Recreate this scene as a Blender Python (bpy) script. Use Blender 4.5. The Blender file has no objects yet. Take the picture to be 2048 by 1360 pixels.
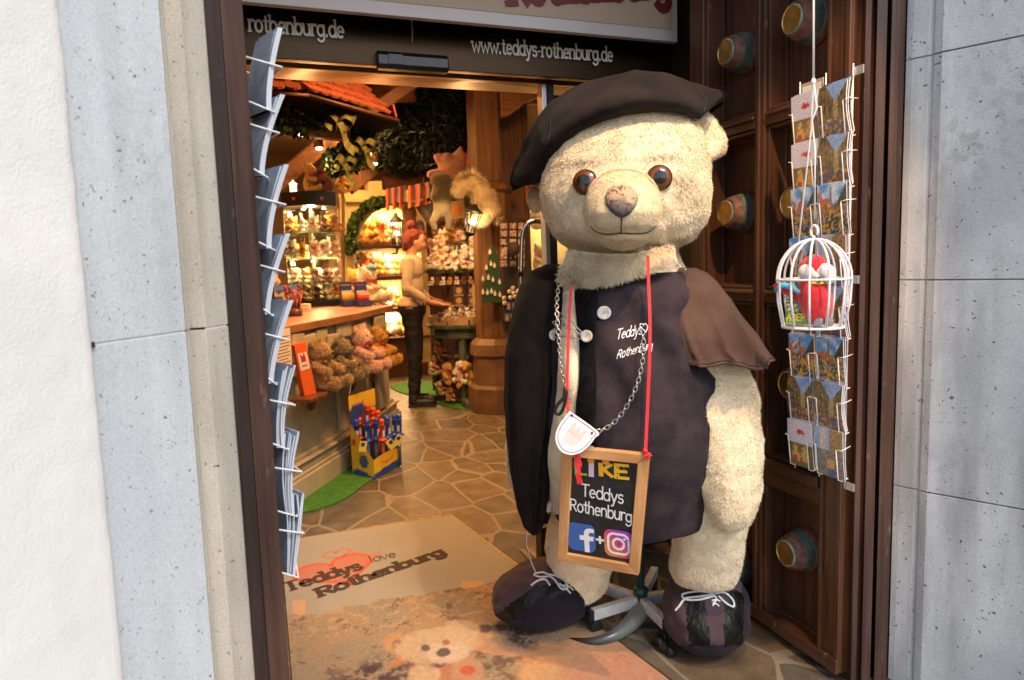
import bpy, math, random
import numpy as np
from math import sin, cos, pi, radians, sqrt, atan2
from mathutils import Vector, Matrix, Euler, noise
from mathutils.bvhtree import BVHTree
random.seed(7); rng = np.random.default_rng(7)
scene = bpy.context.scene
COL = scene.collection

# ---------------------------------------------------------------- camera
CAM_H = 1.3
FPX = 1380.0                      # focal length in pixels of the 2048 px wide picture
YAW, PITCH, ROLL = radians(19.9), radians(6.2), radians(-1.8)
Fv = Vector((sin(YAW)*cos(PITCH), cos(YAW)*cos(PITCH), -sin(PITCH)))
Rv = Vector((cos(YAW), -sin(YAW), 0)); Uv = Rv.cross(Fv)
Rv, Uv = cos(ROLL)*Rv + sin(ROLL)*Uv, cos(ROLL)*Uv - sin(ROLL)*Rv
CAM = Vector((0, 0, CAM_H))
cam_data = bpy.data.cameras.new('camera')
cam_data.sensor_width = 36.0; cam_data.lens = FPX/2048*36
cam_data.clip_start = 0.05; cam_data.clip_end = 500
cam_data.dof.use_dof = True; cam_data.dof.focus_distance = 2.45; cam_data.dof.aperture_fstop = 4.0
cam = bpy.data.objects.new('camera', cam_data); COL.objects.link(cam)
cam.matrix_world = Matrix((( Rv.x, Uv.x, -Fv.x, CAM.x), (Rv.y, Uv.y, -Fv.y, CAM.y), (Rv.z, Uv.z, -Fv.z, CAM.z), (0,0,0,1)))
scene.camera = cam

# ---------------------------------------------------------------- sky, sun, exposure
SUN_EL, SUN_AZ = radians(48), radians(165)
world = bpy.data.worlds.new('World'); scene.world = world; world.use_nodes = True
wn = world.node_tree; bgn = wn.nodes['Background']
sky = wn.nodes.new('ShaderNodeTexSky'); sky.sky_type = 'NISHITA'; sky.sun_disc = False
sky.sun_elevation = SUN_EL; sky.sun_rotation = SUN_AZ; sky.dust_density = 2.4; sky.ozone_density = .8
wn.links.new(sky.outputs[0], bgn.inputs[0]); bgn.inputs[1].default_value = 0.15
sund = bpy.data.lights.new('sun', 'SUN'); sund.energy = 1.0; sund.angle = radians(14); sund.color = (1, .98, .95)
sun = bpy.data.objects.new('sun', sund); COL.objects.link(sun)
# direction towards the sun (sky_rotation measured clockwise from +Y)
sd = Vector((sin(SUN_AZ)*cos(SUN_EL), cos(SUN_AZ)*cos(SUN_EL), sin(SUN_EL)))
sun.rotation_euler = sd.to_track_quat('Z', 'Y').to_euler()
scene.view_settings.view_transform = 'Standard'; scene.view_settings.look = 'None'
scene.view_settings.exposure = 0.64; scene.view_settings.gamma = 1.0

def lamp(name, kind, loc, energy, color=(1, .52, .2), size=.1, target=None, spot=60, blend=.5):
    d = bpy.data.lights.new(name, kind); d.energy = energy*(1.08 if name != 'portal_spot' else 1.); d.color = color
    if kind == 'AREA': d.size = size
    elif kind == 'SPOT': d.shadow_soft_size = size; d.spot_size = radians(spot); d.spot_blend = blend
    else: d.shadow_soft_size = size
    o = bpy.data.objects.new(name, d); COL.objects.link(o); o.location = loc
    if target is not None:
        o.rotation_euler = (Vector(loc)-Vector(target)).to_track_quat('Z', 'Y').to_euler()
    return o

# ---------------------------------------------------------------- picture rays
def ray(px, py): return Fv + Rv*((px-1024)/FPX) - Uv*((py-680)/FPX)
def atY(px, py, Y): d = ray(px, py); return CAM + d*(Y/d.y)
def atX(px, py, X): d = ray(px, py); return CAM + d*(X/d.x)
def gnd(px, py, z=0.0): d = ray(px, py); return CAM + d*((z-CAM_H)/d.z)

# ---------------------------------------------------------------- materials
MATS = {}
def mat(name, col, rough=.6, metal=0., var=.0, vscale=8., bump=0., bscale=60., spec=.5, col2=None, stretch=None, emit=None, estr=0., sheen=0., detail=6., fold=0.):
    if name in MATS: return MATS[name]
    m = bpy.data.materials.new(name); m.use_nodes = True; nt = m.node_tree; b = nt.nodes['Principled BSDF']
    b.inputs['Base Color'].default_value = (*col, 1); b.inputs['Roughness'].default_value = rough
    b.inputs['Metallic'].default_value = metal; b.inputs['Specular IOR Level'].default_value = spec
    if sheen: b.inputs['Sheen Weight'].default_value = sheen
    if emit: b.inputs['Emission Color'].default_value = (*emit, 1); b.inputs['Emission Strength'].default_value = estr
    tc = nt.nodes.new('ShaderNodeTexCoord'); mp = nt.nodes.new('ShaderNodeMapping'); nt.links.new(tc.outputs['Object'], mp.inputs[0])
    if stretch: mp.inputs['Scale'].default_value = stretch
    if var or col2:
        n = nt.nodes.new('ShaderNodeTexNoise'); n.inputs['Scale'].default_value = vscale; n.inputs['Detail'].default_value = detail
        nt.links.new(mp.outputs[0], n.inputs[0])
        rp = nt.nodes.new('ShaderNodeValToRGB'); nt.links.new(n.outputs[0], rp.inputs[0])
        c2 = col2 if col2 else tuple(min(1, c*(1+var)) for c in col)
        c1 = col if col2 else tuple(c*(1-var) for c in col)
        rp.color_ramp.elements[0].position = .35; rp.color_ramp.elements[1].position = .65
        rp.color_ramp.elements[0].color = (*c1, 1); rp.color_ramp.elements[1].color = (*c2, 1)
        nt.links.new(rp.outputs[0], b.inputs['Base Color'])
    if bump:
        n2 = nt.nodes.new('ShaderNodeTexNoise'); n2.inputs['Scale'].default_value = bscale; n2.inputs['Detail'].default_value = 5
        nt.links.new(mp.outputs[0], n2.inputs[0]); bm_ = nt.nodes.new('ShaderNodeBump'); bm_.inputs['Strength'].default_value = bump; bm_.inputs['Distance'].default_value = .01
        nt.links.new(n2.outputs[0], bm_.inputs['Height']); nt.links.new(bm_.outputs[0], b.inputs['Normal'])
        if fold:   # soft creases of worn cloth
            n4 = nt.nodes.new('ShaderNodeTexNoise'); n4.noise_type = 'RIDGED_MULTIFRACTAL'; n4.inputs['Scale'].default_value = 3.6; n4.inputs['Detail'].default_value = 3.; n4.inputs['Distortion'].default_value = .6
            m4 = nt.nodes.new('ShaderNodeMapping'); m4.inputs['Rotation'].default_value = (.5, .7, .2); m4.inputs['Scale'].default_value = (1.5, 1.5, .7); nt.links.new(tc.outputs['Object'], m4.inputs[0]); nt.links.new(m4.outputs[0], n4.inputs[0])
            b4 = nt.nodes.new('ShaderNodeBump'); b4.inputs['Strength'].default_value = fold; b4.inputs['Distance'].default_value = .05; nt.links.new(n4.outputs[0], b4.inputs['Height']); nt.links.new(bm_.outputs[0], b4.inputs['Normal']); nt.links.new(b4.outputs[0], b.inputs['Normal'])
    MATS[name] = m; return m

def NN(nt, t, **k):
    n = nt.nodes.new(t)
    for a, v in k.items():
        if a.startswith('i_'): n.inputs[a[2:].replace('_', ' ')].default_value = v
        else: setattr(n, a, v)
    return n
def ramp(nt, src, stops):
    r = nt.nodes.new('ShaderNodeValToRGB'); nt.links.new(src, r.inputs[0]); e = r.color_ramp.elements
    while len(e) < len(stops): e.new(.5)
    for i, (p, c) in enumerate(stops): e[i].position = p; e[i].color = (*c, 1) if len(c) == 3 else c
    return r
def mixc(nt, fac, a, b, mode='MIX'):
    m = nt.nodes.new('ShaderNodeMix'); m.data_type = 'RGBA'; m.blend_type = mode
    for sock, v in ((m.inputs[0], fac), (m.inputs[6], a), (m.inputs[7], b)):
        if isinstance(v, (int, float)): sock.default_value = v
        elif isinstance(v, tuple): sock.default_value = (*v, 1)
        else: nt.links.new(v, sock)
    return m.outputs[2]

def stone_mat(name, base, base2, stain, pitscale=26., pitth=.16, seed=0., lich=.75):
    m = bpy.data.materials.new(name); m.use_nodes = True; nt = m.node_tree; b = nt.nodes['Principled BSDF']; L = nt.links.new
    tc = NN(nt, 'ShaderNodeTexCoord'); mp = NN(nt, 'ShaderNodeMapping'); mp.inputs['Location'].default_value = (seed, seed*2, seed*3); L(tc.outputs['Object'], mp.inputs[0])
    n1 = NN(nt, 'ShaderNodeTexNoise', i_Scale=3.2, i_Detail=7.); L(mp.outputs[0], n1.inputs[0])
    c = ramp(nt, n1.outputs[0], [(.36, base), (.62, base2)]).outputs[0]
    # vertical weather stains
    mp2 = NN(nt, 'ShaderNodeMapping'); mp2.inputs['Scale'].default_value = (6, 6, .9); mp2.inputs['Location'].default_value = (seed, 0, seed); L(tc.outputs['Object'], mp2.inputs[0])
    n2 = NN(nt, 'ShaderNodeTexNoise', i_Scale=1.6, i_Detail=6.); L(mp2.outputs[0], n2.inputs[0])
    f2 = ramp(nt, n2.outputs[0], [(.46, (0, 0, 0)), (.72, (.9, .9, .9))]).outputs[0]
    c = mixc(nt, f2, c, stain)
    # grey lichen-like patches broken up by a fine mask
    n5 = NN(nt, 'ShaderNodeTexNoise', i_Scale=1.5, i_Detail=2.); L(mp.outputs[0], n5.inputs[0]); n6 = NN(nt, 'ShaderNodeTexNoise', i_Scale=34., i_Detail=7.); L(mp.outputs[0], n6.inputs[0])
    m56 = NN(nt, 'ShaderNodeMath', operation='MULTIPLY'); L(ramp(nt, n5.outputs[0], [(.5, (0, 0, 0)), (.68, (1, 1, 1))]).outputs[0], m56.inputs[0]); L(ramp(nt, n6.outputs[0], [(.48, (0, 0, 0)), (.62, (lich, lich, lich))]).outputs[0], m56.inputs[1])
    c = mixc(nt, m56.outputs[0], c, (.27, .27, .27))
    # fine grain
    n3 = NN(nt, 'ShaderNodeTexNoise', i_Scale=300., i_Detail=5.); L(mp.outputs[0], n3.inputs[0])
    g = ramp(nt, n3.outputs[0], [(.3, (.8, .8, .8)), (.7, (1.1, 1.1, 1.1))]).outputs[0]
    c = mixc(nt, 1., c, g, 'MULTIPLY')
    # pits: two sizes, warped so they are not round
    wv = NN(nt, 'ShaderNodeTexNoise', i_Scale=60., i_Detail=2.); L(mp.outputs[0], wv.inputs[0])
    ad = NN(nt, 'ShaderNodeVectorMath', operation='MULTIPLY_ADD'); L(wv.outputs['Color'], ad.inputs[0]); ad.inputs[1].default_value = (.034, .034, .022); L(mp.outputs[0], ad.inputs[2])
    pits = None
    for sc, th, dens in ((pitscale, pitth*.8, .42), (pitscale*3.1, .17, .42), (pitscale*.45, .040, .22), (pitscale*1.9, .14, .5)):
        v = NN(nt, 'ShaderNodeTexVoronoi', i_Scale=sc); L(ad.outputs[0], v.inputs[0])
        sz = NN(nt, 'ShaderNodeSeparateColor'); L(v.outputs['Color'], sz.inputs[0])
        cu = NN(nt, 'ShaderNodeMath', operation='SUBTRACT'); L(sz.outputs[0], cu.inputs[0]); cu.inputs[1].default_value = 1-dens
        cv = NN(nt, 'ShaderNodeMath', operation='MULTIPLY'); L(cu.outputs[0], cv.inputs[0]); cv.inputs[1].default_value = th/dens*1.6
        r = NN(nt, 'ShaderNodeMath', operation='SUBTRACT'); L(cv.outputs[0], r.inputs[0]); L(v.outputs['Distance'], r.inputs[1])
        p = NN(nt, 'ShaderNodeMath', operation='MULTIPLY', use_clamp=True); L(r.outputs[0], p.inputs[0]); p.inputs[1].default_value = 14.
        if pits is None: pits = p.outputs[0]
        else:
            mx = NN(nt, 'ShaderNodeMath', operation='MAXIMUM'); L(pits, mx.inputs[0]); L(p.outputs[0], mx.inputs[1]); pits = mx.outputs[0]
    pf = NN(nt, 'ShaderNodeMath', operation='MULTIPLY'); L(pits, pf.inputs[0]); L(ramp(nt, n1.outputs[0], [(.3, (.6, .6, .6)), (.6, (1, 1, 1))]).outputs[0], pf.inputs[1]); pf = pf.outputs[0]
    c = mixc(nt, pf, c, (.11, .095, .08))
    L(c, b.inputs['Base Color']); b.inputs['Roughness'].default_value = .85; b.inputs['Specular IOR Level'].default_value = .25
    hs = NN(nt, 'ShaderNodeMath', operation='MULTIPLY_ADD'); L(pits, hs.inputs[0]); hs.inputs[1].default_value = -1.2; L(n3.outputs[0], hs.inputs[2])
    bp = NN(nt, 'ShaderNodeBump', i_Strength=.22, i_Distance=.003); L(hs.outputs[0], bp.inputs['Height']); L(bp.outputs[0], b.inputs['Normal'])
    MATS[name] = m; return m

def wood_mat(name, c1, c2, rough=.45, grain_axis='Z', scale=1., wear=0., spec=.4):
    m = bpy.data.materials.new(name); m.use_nodes = True; nt = m.node_tree; b = nt.nodes['Principled BSDF']; L = nt.links.new
    tc = NN(nt, 'ShaderNodeTexCoord'); mp = NN(nt, 'ShaderNodeMapping')
    s = {'X': (1.2, 22, 22), 'Y': (22, 1.2, 22), 'Z': (22, 22, 1.2)}[grain_axis]; mp.inputs['Scale'].default_value = tuple(k*scale for k in s)
    L(tc.outputs['Object'], mp.inputs[0])
    n = NN(nt, 'ShaderNodeTexNoise', i_Scale=2.2, i_Detail=8., i_Distortion=.5); L(mp.outputs[0], n.inputs[0])
    c = ramp(nt, n.outputs[0], [(.32, c1), (.68, c2)]).outputs[0]
    n2 = NN(nt, 'ShaderNodeTexNoise', i_Scale=2.5, i_Detail=3.); L(tc.outputs['Object'], n2.inputs[0])
    c = mixc(nt, 1., c, ramp(nt, n2.outputs[0], [(.3, (.7, .7, .7)), (.7, (1.2, 1.2, 1.2))]).outputs[0], 'MULTIPLY')
    if wear:
        n3 = NN(nt, 'ShaderNodeTexNoise', i_Scale=38., i_Detail=6.); mp3 = NN(nt, 'ShaderNodeMapping'); mp3.inputs['Scale'].default_value = (1, 1, .35); L(tc.outputs['Object'], mp3.inputs[0]); L(mp3.outputs[0], n3.inputs[0])
        c = mixc(nt, ramp(nt, n3.outputs[0], [(.66, (0, 0, 0)), (.73, (wear, wear, wear))]).outputs[0], c, (.3, .23, .17))
    L(c, b.inputs['Base Color']); b.inputs['Specular IOR Level'].default_value = spec
    rr = ramp(nt, n.outputs[0], [(.3, (rough*.8,)*3), (.7, (min(1, rough*1.25),)*3)]); L(rr.outputs[0], b.inputs['Roughness'])
    bp = NN(nt, 'ShaderNodeBump', i_Strength=.18, i_Distance=.003); L(n.outputs[0], bp.inputs['Height']); L(bp.outputs[0], b.inputs['Normal'])
    MATS[name] = m; return m

def vcol_mat(name, rough=.7, fine=0., bump=0., spec=.4, emit=0., sheen=0.):
    m = bpy.data.materials.new(name); m.use_nodes = True; nt = m.node_tree; b = nt.nodes['Principled BSDF']; L = nt.links.new
    a = NN(nt, 'ShaderNodeVertexColor'); a.layer_name = 'Col'
    c = a.outputs[0]
    if fine or bump:
        tc = NN(nt, 'ShaderNodeTexCoord'); n = NN(nt, 'ShaderNodeTexNoise', i_Scale=350., i_Detail=3.); L(tc.outputs['Object'], n.inputs[0])
        if fine: c = mixc(nt, 1., c, ramp(nt, n.outputs[0], [(.25, (1-fine,)*3), (.75, (1+fine,)*3)]).outputs[0], 'MULTIPLY')
        if bump: bp = NN(nt, 'ShaderNodeBump', i_Strength=bump, i_Distance=.002); L(n.outputs[0], bp.inputs['Height']); L(bp.outputs[0], b.inputs['Normal'])
    L(c, b.inputs['Base Color']); b.inputs['Roughness'].default_value = rough; b.inputs['Specular IOR Level'].default_value = spec
    if sheen: b.inputs['Sheen Weight'].default_value = sheen
    MATS[name] = m; return m

def paving_mat():
    m = bpy.data.materials.new('crazy_paving'); m.use_nodes = True; nt = m.node_tree; b = nt.nodes['Principled BSDF']; L = nt.links.new
    tc = NN(nt, 'ShaderNodeTexCoord'); mp = NN(nt, 'ShaderNodeMapping'); mp.inputs['Scale'].default_value = (1.35, .8, 1); mp.inputs['Rotation'].default_value = (0, 0, .7); L(tc.outputs['Object'], mp.inputs[0])
    w = NN(nt, 'ShaderNodeTexNoise', i_Scale=2., i_Detail=1.); L(mp.outputs[0], w.inputs[0])
    ad = NN(nt, 'ShaderNodeVectorMath', operation='MULTIPLY_ADD'); L(w.outputs['Color'], ad.inputs[0]); ad.inputs[1].default_value = (.09, .09, 0); L(mp.outputs[0], ad.inputs[2])
    v = NN(nt, 'ShaderNodeTexVoronoi', feature='F1', i_Scale=2.9); L(ad.outputs[0], v.inputs[0])
    e = NN(nt, 'ShaderNodeTexVoronoi', feature='DISTANCE_TO_EDGE', i_Scale=2.9); L(ad.outputs[0], e.inputs[0])
    sc = NN(nt, 'ShaderNodeSeparateColor'); L(v.outputs['Color'], sc.inputs[0])
    c = ramp(nt, sc.outputs[0], [(0., (.08, .066, .045)), (.35, (.135, .095, .056)), (.7, (.11, .093, .07)), (1., (.16, .108, .062))]).outputs[0]
    n = NN(nt, 'ShaderNodeTexNoise', i_Scale=9., i_Detail=8.); L(tc.outputs['Object'], n.inputs[0])
    c = mixc(nt, 1., c, ramp(nt, n.outputs[0], [(.3, (.62, .62, .62)), (.7, (1.3, 1.3, 1.3))]).outputs[0], 'MULTIPLY')
    n2 = NN(nt, 'ShaderNodeTexNoise', i_Scale=120., i_Detail=4.); L(tc.outputs['Object'], n2.inputs[0])
    c = mixc(nt, 1., c, ramp(nt, n2.outputs[0], [(.3, (.75, .75, .75)), (.7, (1.2, 1.2, 1.2))]).outputs[0], 'MULTIPLY')
    nj = NN(nt, 'ShaderNodeTexNoise', i_Scale=14., i_Detail=4.); L(tc.outputs['Object'], nj.inputs[0])
    ej = NN(nt, 'ShaderNodeMath', operation='MULTIPLY_ADD'); L(nj.outputs[0], ej.inputs[0]); ej.inputs[1].default_value = -.045; L(e.outputs['Distance'], ej.inputs[2])
    jf = ramp(nt, ej.outputs[0], [(.0, (1, 1, 1)), (.009, (0, 0, 0))]).outputs[0]
    c = mixc(nt, jf, c, (.225, .18, .13))
    L(c, b.inputs['Base Color']); b.inputs['Roughness'].default_value = .46
    h = NN(nt, 'ShaderNodeMath', operation='MULTIPLY_ADD'); L(jf, h.inputs[0]); h.inputs[1].default_value = -.5; L(n.outputs[0], h.inputs[2])
    bp = NN(nt, 'ShaderNodeBump', i_Strength=.35, i_Distance=.008); L(h.outputs[0], bp.inputs['Height']); L(bp.outputs[0], b.inputs['Normal'])
    MATS['crazy_paving'] = m; return m

# ---------------------------------------------------------------- mesh builder
class MB:
    def __init__(s): s.v = []; s.f = []; s.mi = []; s.sm = []; s.vc = []
    def add(s, vs, fs, mi=0, sm=False, col=None):
        o = len(s.v); s.v += [tuple(p) for p in vs]; s.f += [tuple(i+o for i in f) for f in fs]
        s.mi += [mi]*len(fs); s.sm += [sm]*len(fs)
        s.vc += [(col if col else (1, 1, 1))]*len(vs); return s
    def box(s, c, d, rot=None, mi=0, col=None):
        hx, hy, hz = d[0]/2, d[1]/2, d[2]/2
        vs = [Vector((x, y, z)) for x in (-hx, hx) for y in (-hy, hy) for z in (-hz, hz)]
        if rot is not None:
            M = rot if isinstance(rot, Matrix) else Euler(rot).to_matrix(); vs = [M @ v for v in vs]
        vs = [v+Vector(c) for v in vs]
        return s.add(vs, [(0, 1, 3, 2), (4, 6, 7, 5), (0, 4, 5, 1), (2, 3, 7, 6), (0, 2, 6, 4), (1, 5, 7, 3)], mi, False, col)
    def box2(s, a, b, mi=0, col=None):
        return s.box([(a[i]+b[i])/2 for i in range(3)], [abs(b[i]-a[i]) for i in range(3)], None, mi, col)
    def loft(s, rings, mi=0, sm=True, cap=True, closed=True, col=None):
        n = len(rings[0]); vs = [p for r in rings for p in r]; fs = []
        for i in range(len(rings)-1):
            for j in range(n if closed else n-1):
                k = (j+1) % n; fs.append((i*n+j, i*n+k, (i+1)*n+k, (i+1)*n+j))
        if cap and closed: fs.append(tuple(range(n-1, -1, -1))); fs.append(tuple((len(rings)-1)*n+j for j in range(n)))
        return s.add(vs, fs, mi, sm, col)
    def tube(s, path, r, n=8, mi=0, cap=True, closed=False, col=None):
        P = [Vector(p) for p in path]; rings = []; up = None; N = len(P)
        for i, p in enumerate(P):
            a = P[(i-1) % N] if (closed or i > 0) else p; b = P[(i+1) % N] if (closed or i < N-1) else p
            t = (b-a).normalized()
            if up is None: up = Vector((0, 0, 1)) if abs(t.z) < .9 else Vector((1, 0, 0))
            x = t.cross(up)
            if x.length < 1e-6: x = t.orthogonal()
            x.normalize(); y = x.cross(t).normalized(); up = y
            rr = r[i] if hasattr(r, '__len__') else r
            rings.append([p + x*(rr*cos(2*pi*k/n)) + y*(rr*sin(2*pi*k/n)) for k in range(n)])
        if closed: rings.append(rings[0])
        return s.loft(rings, mi, True, cap and not closed, True, col)
    def cyl(s, a, b, r, r2=None, n=20, mi=0, col=None, sm=True):
        return s.tube([a, b], [r, r if r2 is None else r2], n, mi, True, False, col)
    def ell(s, c, r, rot=None, n=16, m=10, mi=0, col=None, e=1.):
        vs = []; c = Vector(c); M = Euler(rot).to_matrix() if rot is not None and not isinstance(rot, Matrix) else rot
        def P(u, w):
            cu, su, cw, sw = cos(u), sin(u), cos(w), sin(w); f = lambda t: math.copysign(abs(t)**e, t)
            v = Vector((r[0]*f(sw)*f(cu), r[1]*f(sw)*f(su), r[2]*f(cw))); return (M @ v if M is not None else v)+c
        vs = [P(0, 0)]+[P(2*pi*j/n, pi*i/m) for i in range(1, m) for j in range(n)]+[P(0, pi)]
        fs = [(0, 1+j, 1+(j+1) % n) for j in range(n)]
        for i in range(m-2):
            for j in range(n): a = 1+i*n; k = (j+1) % n; fs.append((a+j, a+n+j, a+n+k, a+k))
        a = 1+(m-2)*n; fs += [(a+j, len(vs)-1, a+(j+1) % n) for j in range(n)]
        return s.add(vs, fs, mi, True, col)
    def lathe(s, prof, origin, axis, n=32, mi=0, mis=None, cap=True):
        # prof: (distance along axis, radius)
        ax = Vector(axis).normalized(); x = ax.orthogonal().normalized(); y = ax.cross(x); o = Vector(origin)
        rings = [[o+ax*h+x*(r*cos(2*pi*k/n))+y*(r*sin(2*pi*k/n)) for k in range(n)] for h, r in prof]
        if mis is None: return s.loft(rings, mi, True, cap)
        for i in range(len(rings)-1): s.loft(rings[i:i+2], mis[i], True, False)
        s.add(rings[-1], [tuple(range(n))], mis[-1]); return s
    def grid(s, P, mi=0, sm=True, cols=None, back=False):
        # P: rows of points
        n = len(P[0]); vs = [p for r in P for p in r]; fs = [(i*n+j, i*n+j+1, (i+1)*n+j+1, (i+1)*n+j) for i in range(len(P)-1) for j in range(n-1)]
        s.add(vs, fs, mi, sm)
        if cols is not None: s.vc[-len(vs):] = [tuple(c) for c in cols]
        return s
    def prism(s, poly, f0, f1, mi=0):
        # poly 2D points mapped by f0 (front) and f1 (back)
        n = len(poly); vs = [f0(*p) for p in poly]+[f1(*p) for p in poly]
        return s.add(vs, [tuple(range(n)), tuple(range(2*n-1, n-1, -1))]+[(i, n+i, n+(i+1) % n, (i+1) % n) for i in range(n)], mi)
    def mesh(s, name, mats):
        me = bpy.data.meshes.new(name); me.from_pydata([tuple(v) for v in s.v], [], s.f)
        for m in (mats if isinstance(mats, (list, tuple)) else [mats]): me.materials.append(m)
        me.polygons.foreach_set('material_index', s.mi); me.polygons.foreach_set('use_smooth', s.sm)
        if any(c != (1, 1, 1) for c in s.vc):
            a = me.color_attributes.new('Col', 'FLOAT_COLOR', 'POINT'); arr = np.ones((len(s.v), 4), dtype=np.float32); arr[:, :3] = np.array(s.vc); a.data.foreach_set('color', arr.ravel())
        me.update(); return me
    def build(s, name, mats, parent=None, bevel=0, loc=None, fixn=False, segs=2):
        me = s.mesh(name, mats); return link(name, me, parent, bevel, loc, fixn, segs)
def fix_normals(me):
    import bmesh
    b = bmesh.new(); b.from_mesh(me); bmesh.ops.recalc_face_normals(b, faces=b.faces); b.to_mesh(me); b.free()
def link(name, me, parent=None, bevel=0, loc=None, fixn=True, segs=2):
    if fixn: fix_normals(me)
    o = bpy.data.objects.new(name, me); COL.objects.link(o)
    if parent is not None: o.parent = parent
    if loc is not None: o.location = loc
    if bevel:
        b = o.modifiers.new('bevel', 'BEVEL'); b.width = bevel; b.segments = segs; b.limit_method = 'ANGLE'; b.angle_limit = radians(40)
    return o
def tag(o, label=None, cat=None, group=None, kind=None):
    if label: o['label'] = label
    if cat: o['category'] = cat
    if group: o['group'] = group
    if kind: o['kind'] = kind
    return o
def thing(name, label, cat, loc=(0, 0, 0), rz=0, group=None):
    o = bpy.data.objects.new(name, None); COL.objects.link(o); o.location = loc; o.rotation_euler = (0, 0, rz); o.empty_display_size = .1
    return tag(o, label, cat, group)
def copy_tree(o, parent=None, loc=None, rot=None, scale=None):
    c = o.copy(); COL.objects.link(c)
    if parent is not None: c.parent = parent
    if loc is not None: c.location = loc
    if rot is not None: c.rotation_euler = rot
    if scale is not None: c.scale = (scale,)*3 if isinstance(scale, (int, float)) else scale
    for ch in list(o.children): copy_tree(ch, c)
    return c
def remeshed(mb, voxel, smooth=3, factor=.5, disp=None):
    me = mb.mesh('tmp', [mat('tmpm', (.5, .5, .5))]); fix_normals(me)
    o = bpy.data.objects.new('tmp', me); COL.objects.link(o)
    r = o.modifiers.new('r', 'REMESH'); r.mode = 'VOXEL'; r.voxel_size = voxel; r.use_smooth_shade = True
    if smooth: sm = o.modifiers.new('s', 'SMOOTH'); sm.factor = factor; sm.iterations = smooth
    dg = bpy.context.evaluated_depsgraph_get(); dg.update()
    out = bpy.data.meshes.new_from_object(o.evaluated_get(dg)); bpy.data.objects.remove(o); bpy.data.meshes.remove(me)
    if disp:
        cn_ = [(v.co.copy(), v.normal.copy()) for v in out.vertices]
        for v, (c, n) in zip(out.vertices, cn_): v.co = c+disp(c, n)
    for p in out.polygons: p.use_smooth = True
    out.materials.clear(); return out
def setmat(me, mats, fn=None):
    me.materials.clear()
    for m in mats: me.materials.append(m)
    if fn:
        for p in me.polygons: p.material_index = fn(p.center)
    return me
def mesh_merge(me, mb):
    """append the mesh me to builder mb (keeps material index and smooth)"""
    o = len(mb.v); mb.v += [tuple(v.co) for v in me.vertices]; mb.vc += [(1, 1, 1)]*len(me.vertices)
    for p in me.polygons: mb.f.append(tuple(i+o for i in p.vertices)); mb.mi.append(p.material_index); mb.sm.append(p.use_smooth)
    return mb
def fur_tris(me, count, length, width, lay=.8, down=Vector((0, 0, -1)), tint=.12, colfn=None, seed=1, clump=30., mask=None, base=(.62, .54, .40), face=None):
    """short plush pile: one slim triangle per tuft, standing on the surface of me"""
    r = np.random.default_rng(seed); me.calc_loop_triangles(); nt_ = len(me.loop_triangles)
    vco = np.empty(len(me.vertices)*3, np.float32); me.vertices.foreach_get('co', vco); vco = vco.reshape(-1, 3)
    vno = np.empty(len(me.vertices)*3, np.float32); me.vertices.foreach_get('normal', vno); vno = vno.reshape(-1, 3)
    tri = np.empty(nt_*3, np.int32); me.loop_triangles.foreach_get('vertices', tri); tri = tri.reshape(-1, 3)
    A, B, C_ = vco[tri[:, 0]], vco[tri[:, 1]], vco[tri[:, 2]]
    ar = np.linalg.norm(np.cross(B-A, C_-A), axis=1)
    if mask is not None: ar = ar*mask((A+B+C_)/3)
    idx = r.choice(nt_, count, p=ar/ar.sum()); u, v = r.random(count), r.random(count); k = u+v > 1; u[k], v[k] = 1-u[k], 1-v[k]
    P = A[idx]+(B[idx]-A[idx])*u[:, None]+(C_[idx]-A[idx])*v[:, None]
    N = vno[tri[idx, 0]]; N = N/np.linalg.norm(N, axis=1)[:, None]
    q = P*clump
    def pn(q, a, b, c): return np.sin(q[:, 0]*a+1.3*np.sin(q[:, 1]*b+c))+np.sin(q[:, 1]*c+1.7*np.sin(q[:, 2]*a+b))+np.sin(q[:, 2]*b+1.1*np.sin(q[:, 0]*c+a))
    sw = np.stack([pn(q, 1.1, 1.7, 2.3), pn(q, 2.1, 1.3, 1.9), pn(q, 1.6, 2.2, 1.2)], 1)*.33
    sw += .5*np.stack([pn(q*2.7, 1.3, 1.9, 1.1), pn(q*2.7, 1.7, 1.2, 2.0), pn(q*2.7, 1.1, 1.4, 1.8)], 1)*.33
    D = np.array(down, np.float32)[None, :]*lay + sw*.7 + r.normal(0, .3, (count, 3))
    D -= N*(D*N).sum(1)[:, None]; D = D*.9 + N*.38; D /= np.linalg.norm(D, axis=1)[:, None]
    S = np.cross(D, N + r.normal(0, .4, (count, 3))); S /= np.linalg.norm(S, axis=1)[:, None]+1e-6
    Lh = length*(.6+.8*r.random(count))[:, None]
    V1, V2, V3 = P-N*.001-S*width/2, P-N*.001+S*width/2, P+D*Lh
    V = np.stack([V1, V2, V3], 1).reshape(-1, 3)
    m2 = bpy.data.meshes.new('pile'); m2.vertices.add(count*3); m2.vertices.foreach_set('co', V.astype(np.float32).ravel())
    m2.loops.add(count*3); m2.loops.foreach_set('vertex_index', np.arange(count*3, dtype=np.int32)); m2.polygons.add(count)
    m2.polygons.foreach_set('loop_start', np.arange(0, count*3, 3, dtype=np.int32))
    try: m2.polygons.foreach_set('loop_total', np.full(count, 3, np.int32))
    except Exception: pass
    cols = np.ones((count, 4), np.float32)
    cols[:, :3] = (np.array(base)[None, :] if colfn is None else colfn(P)) * (1+(r.random(count)-.5)*2*tint)[:, None]
    a = m2.color_attributes.new('Col', 'FLOAT_COLOR', 'POINT'); a.data.foreach_set('color', np.repeat(cols, 3, axis=0).ravel())
    m2.update(); m2.validate(); return m2
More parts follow.
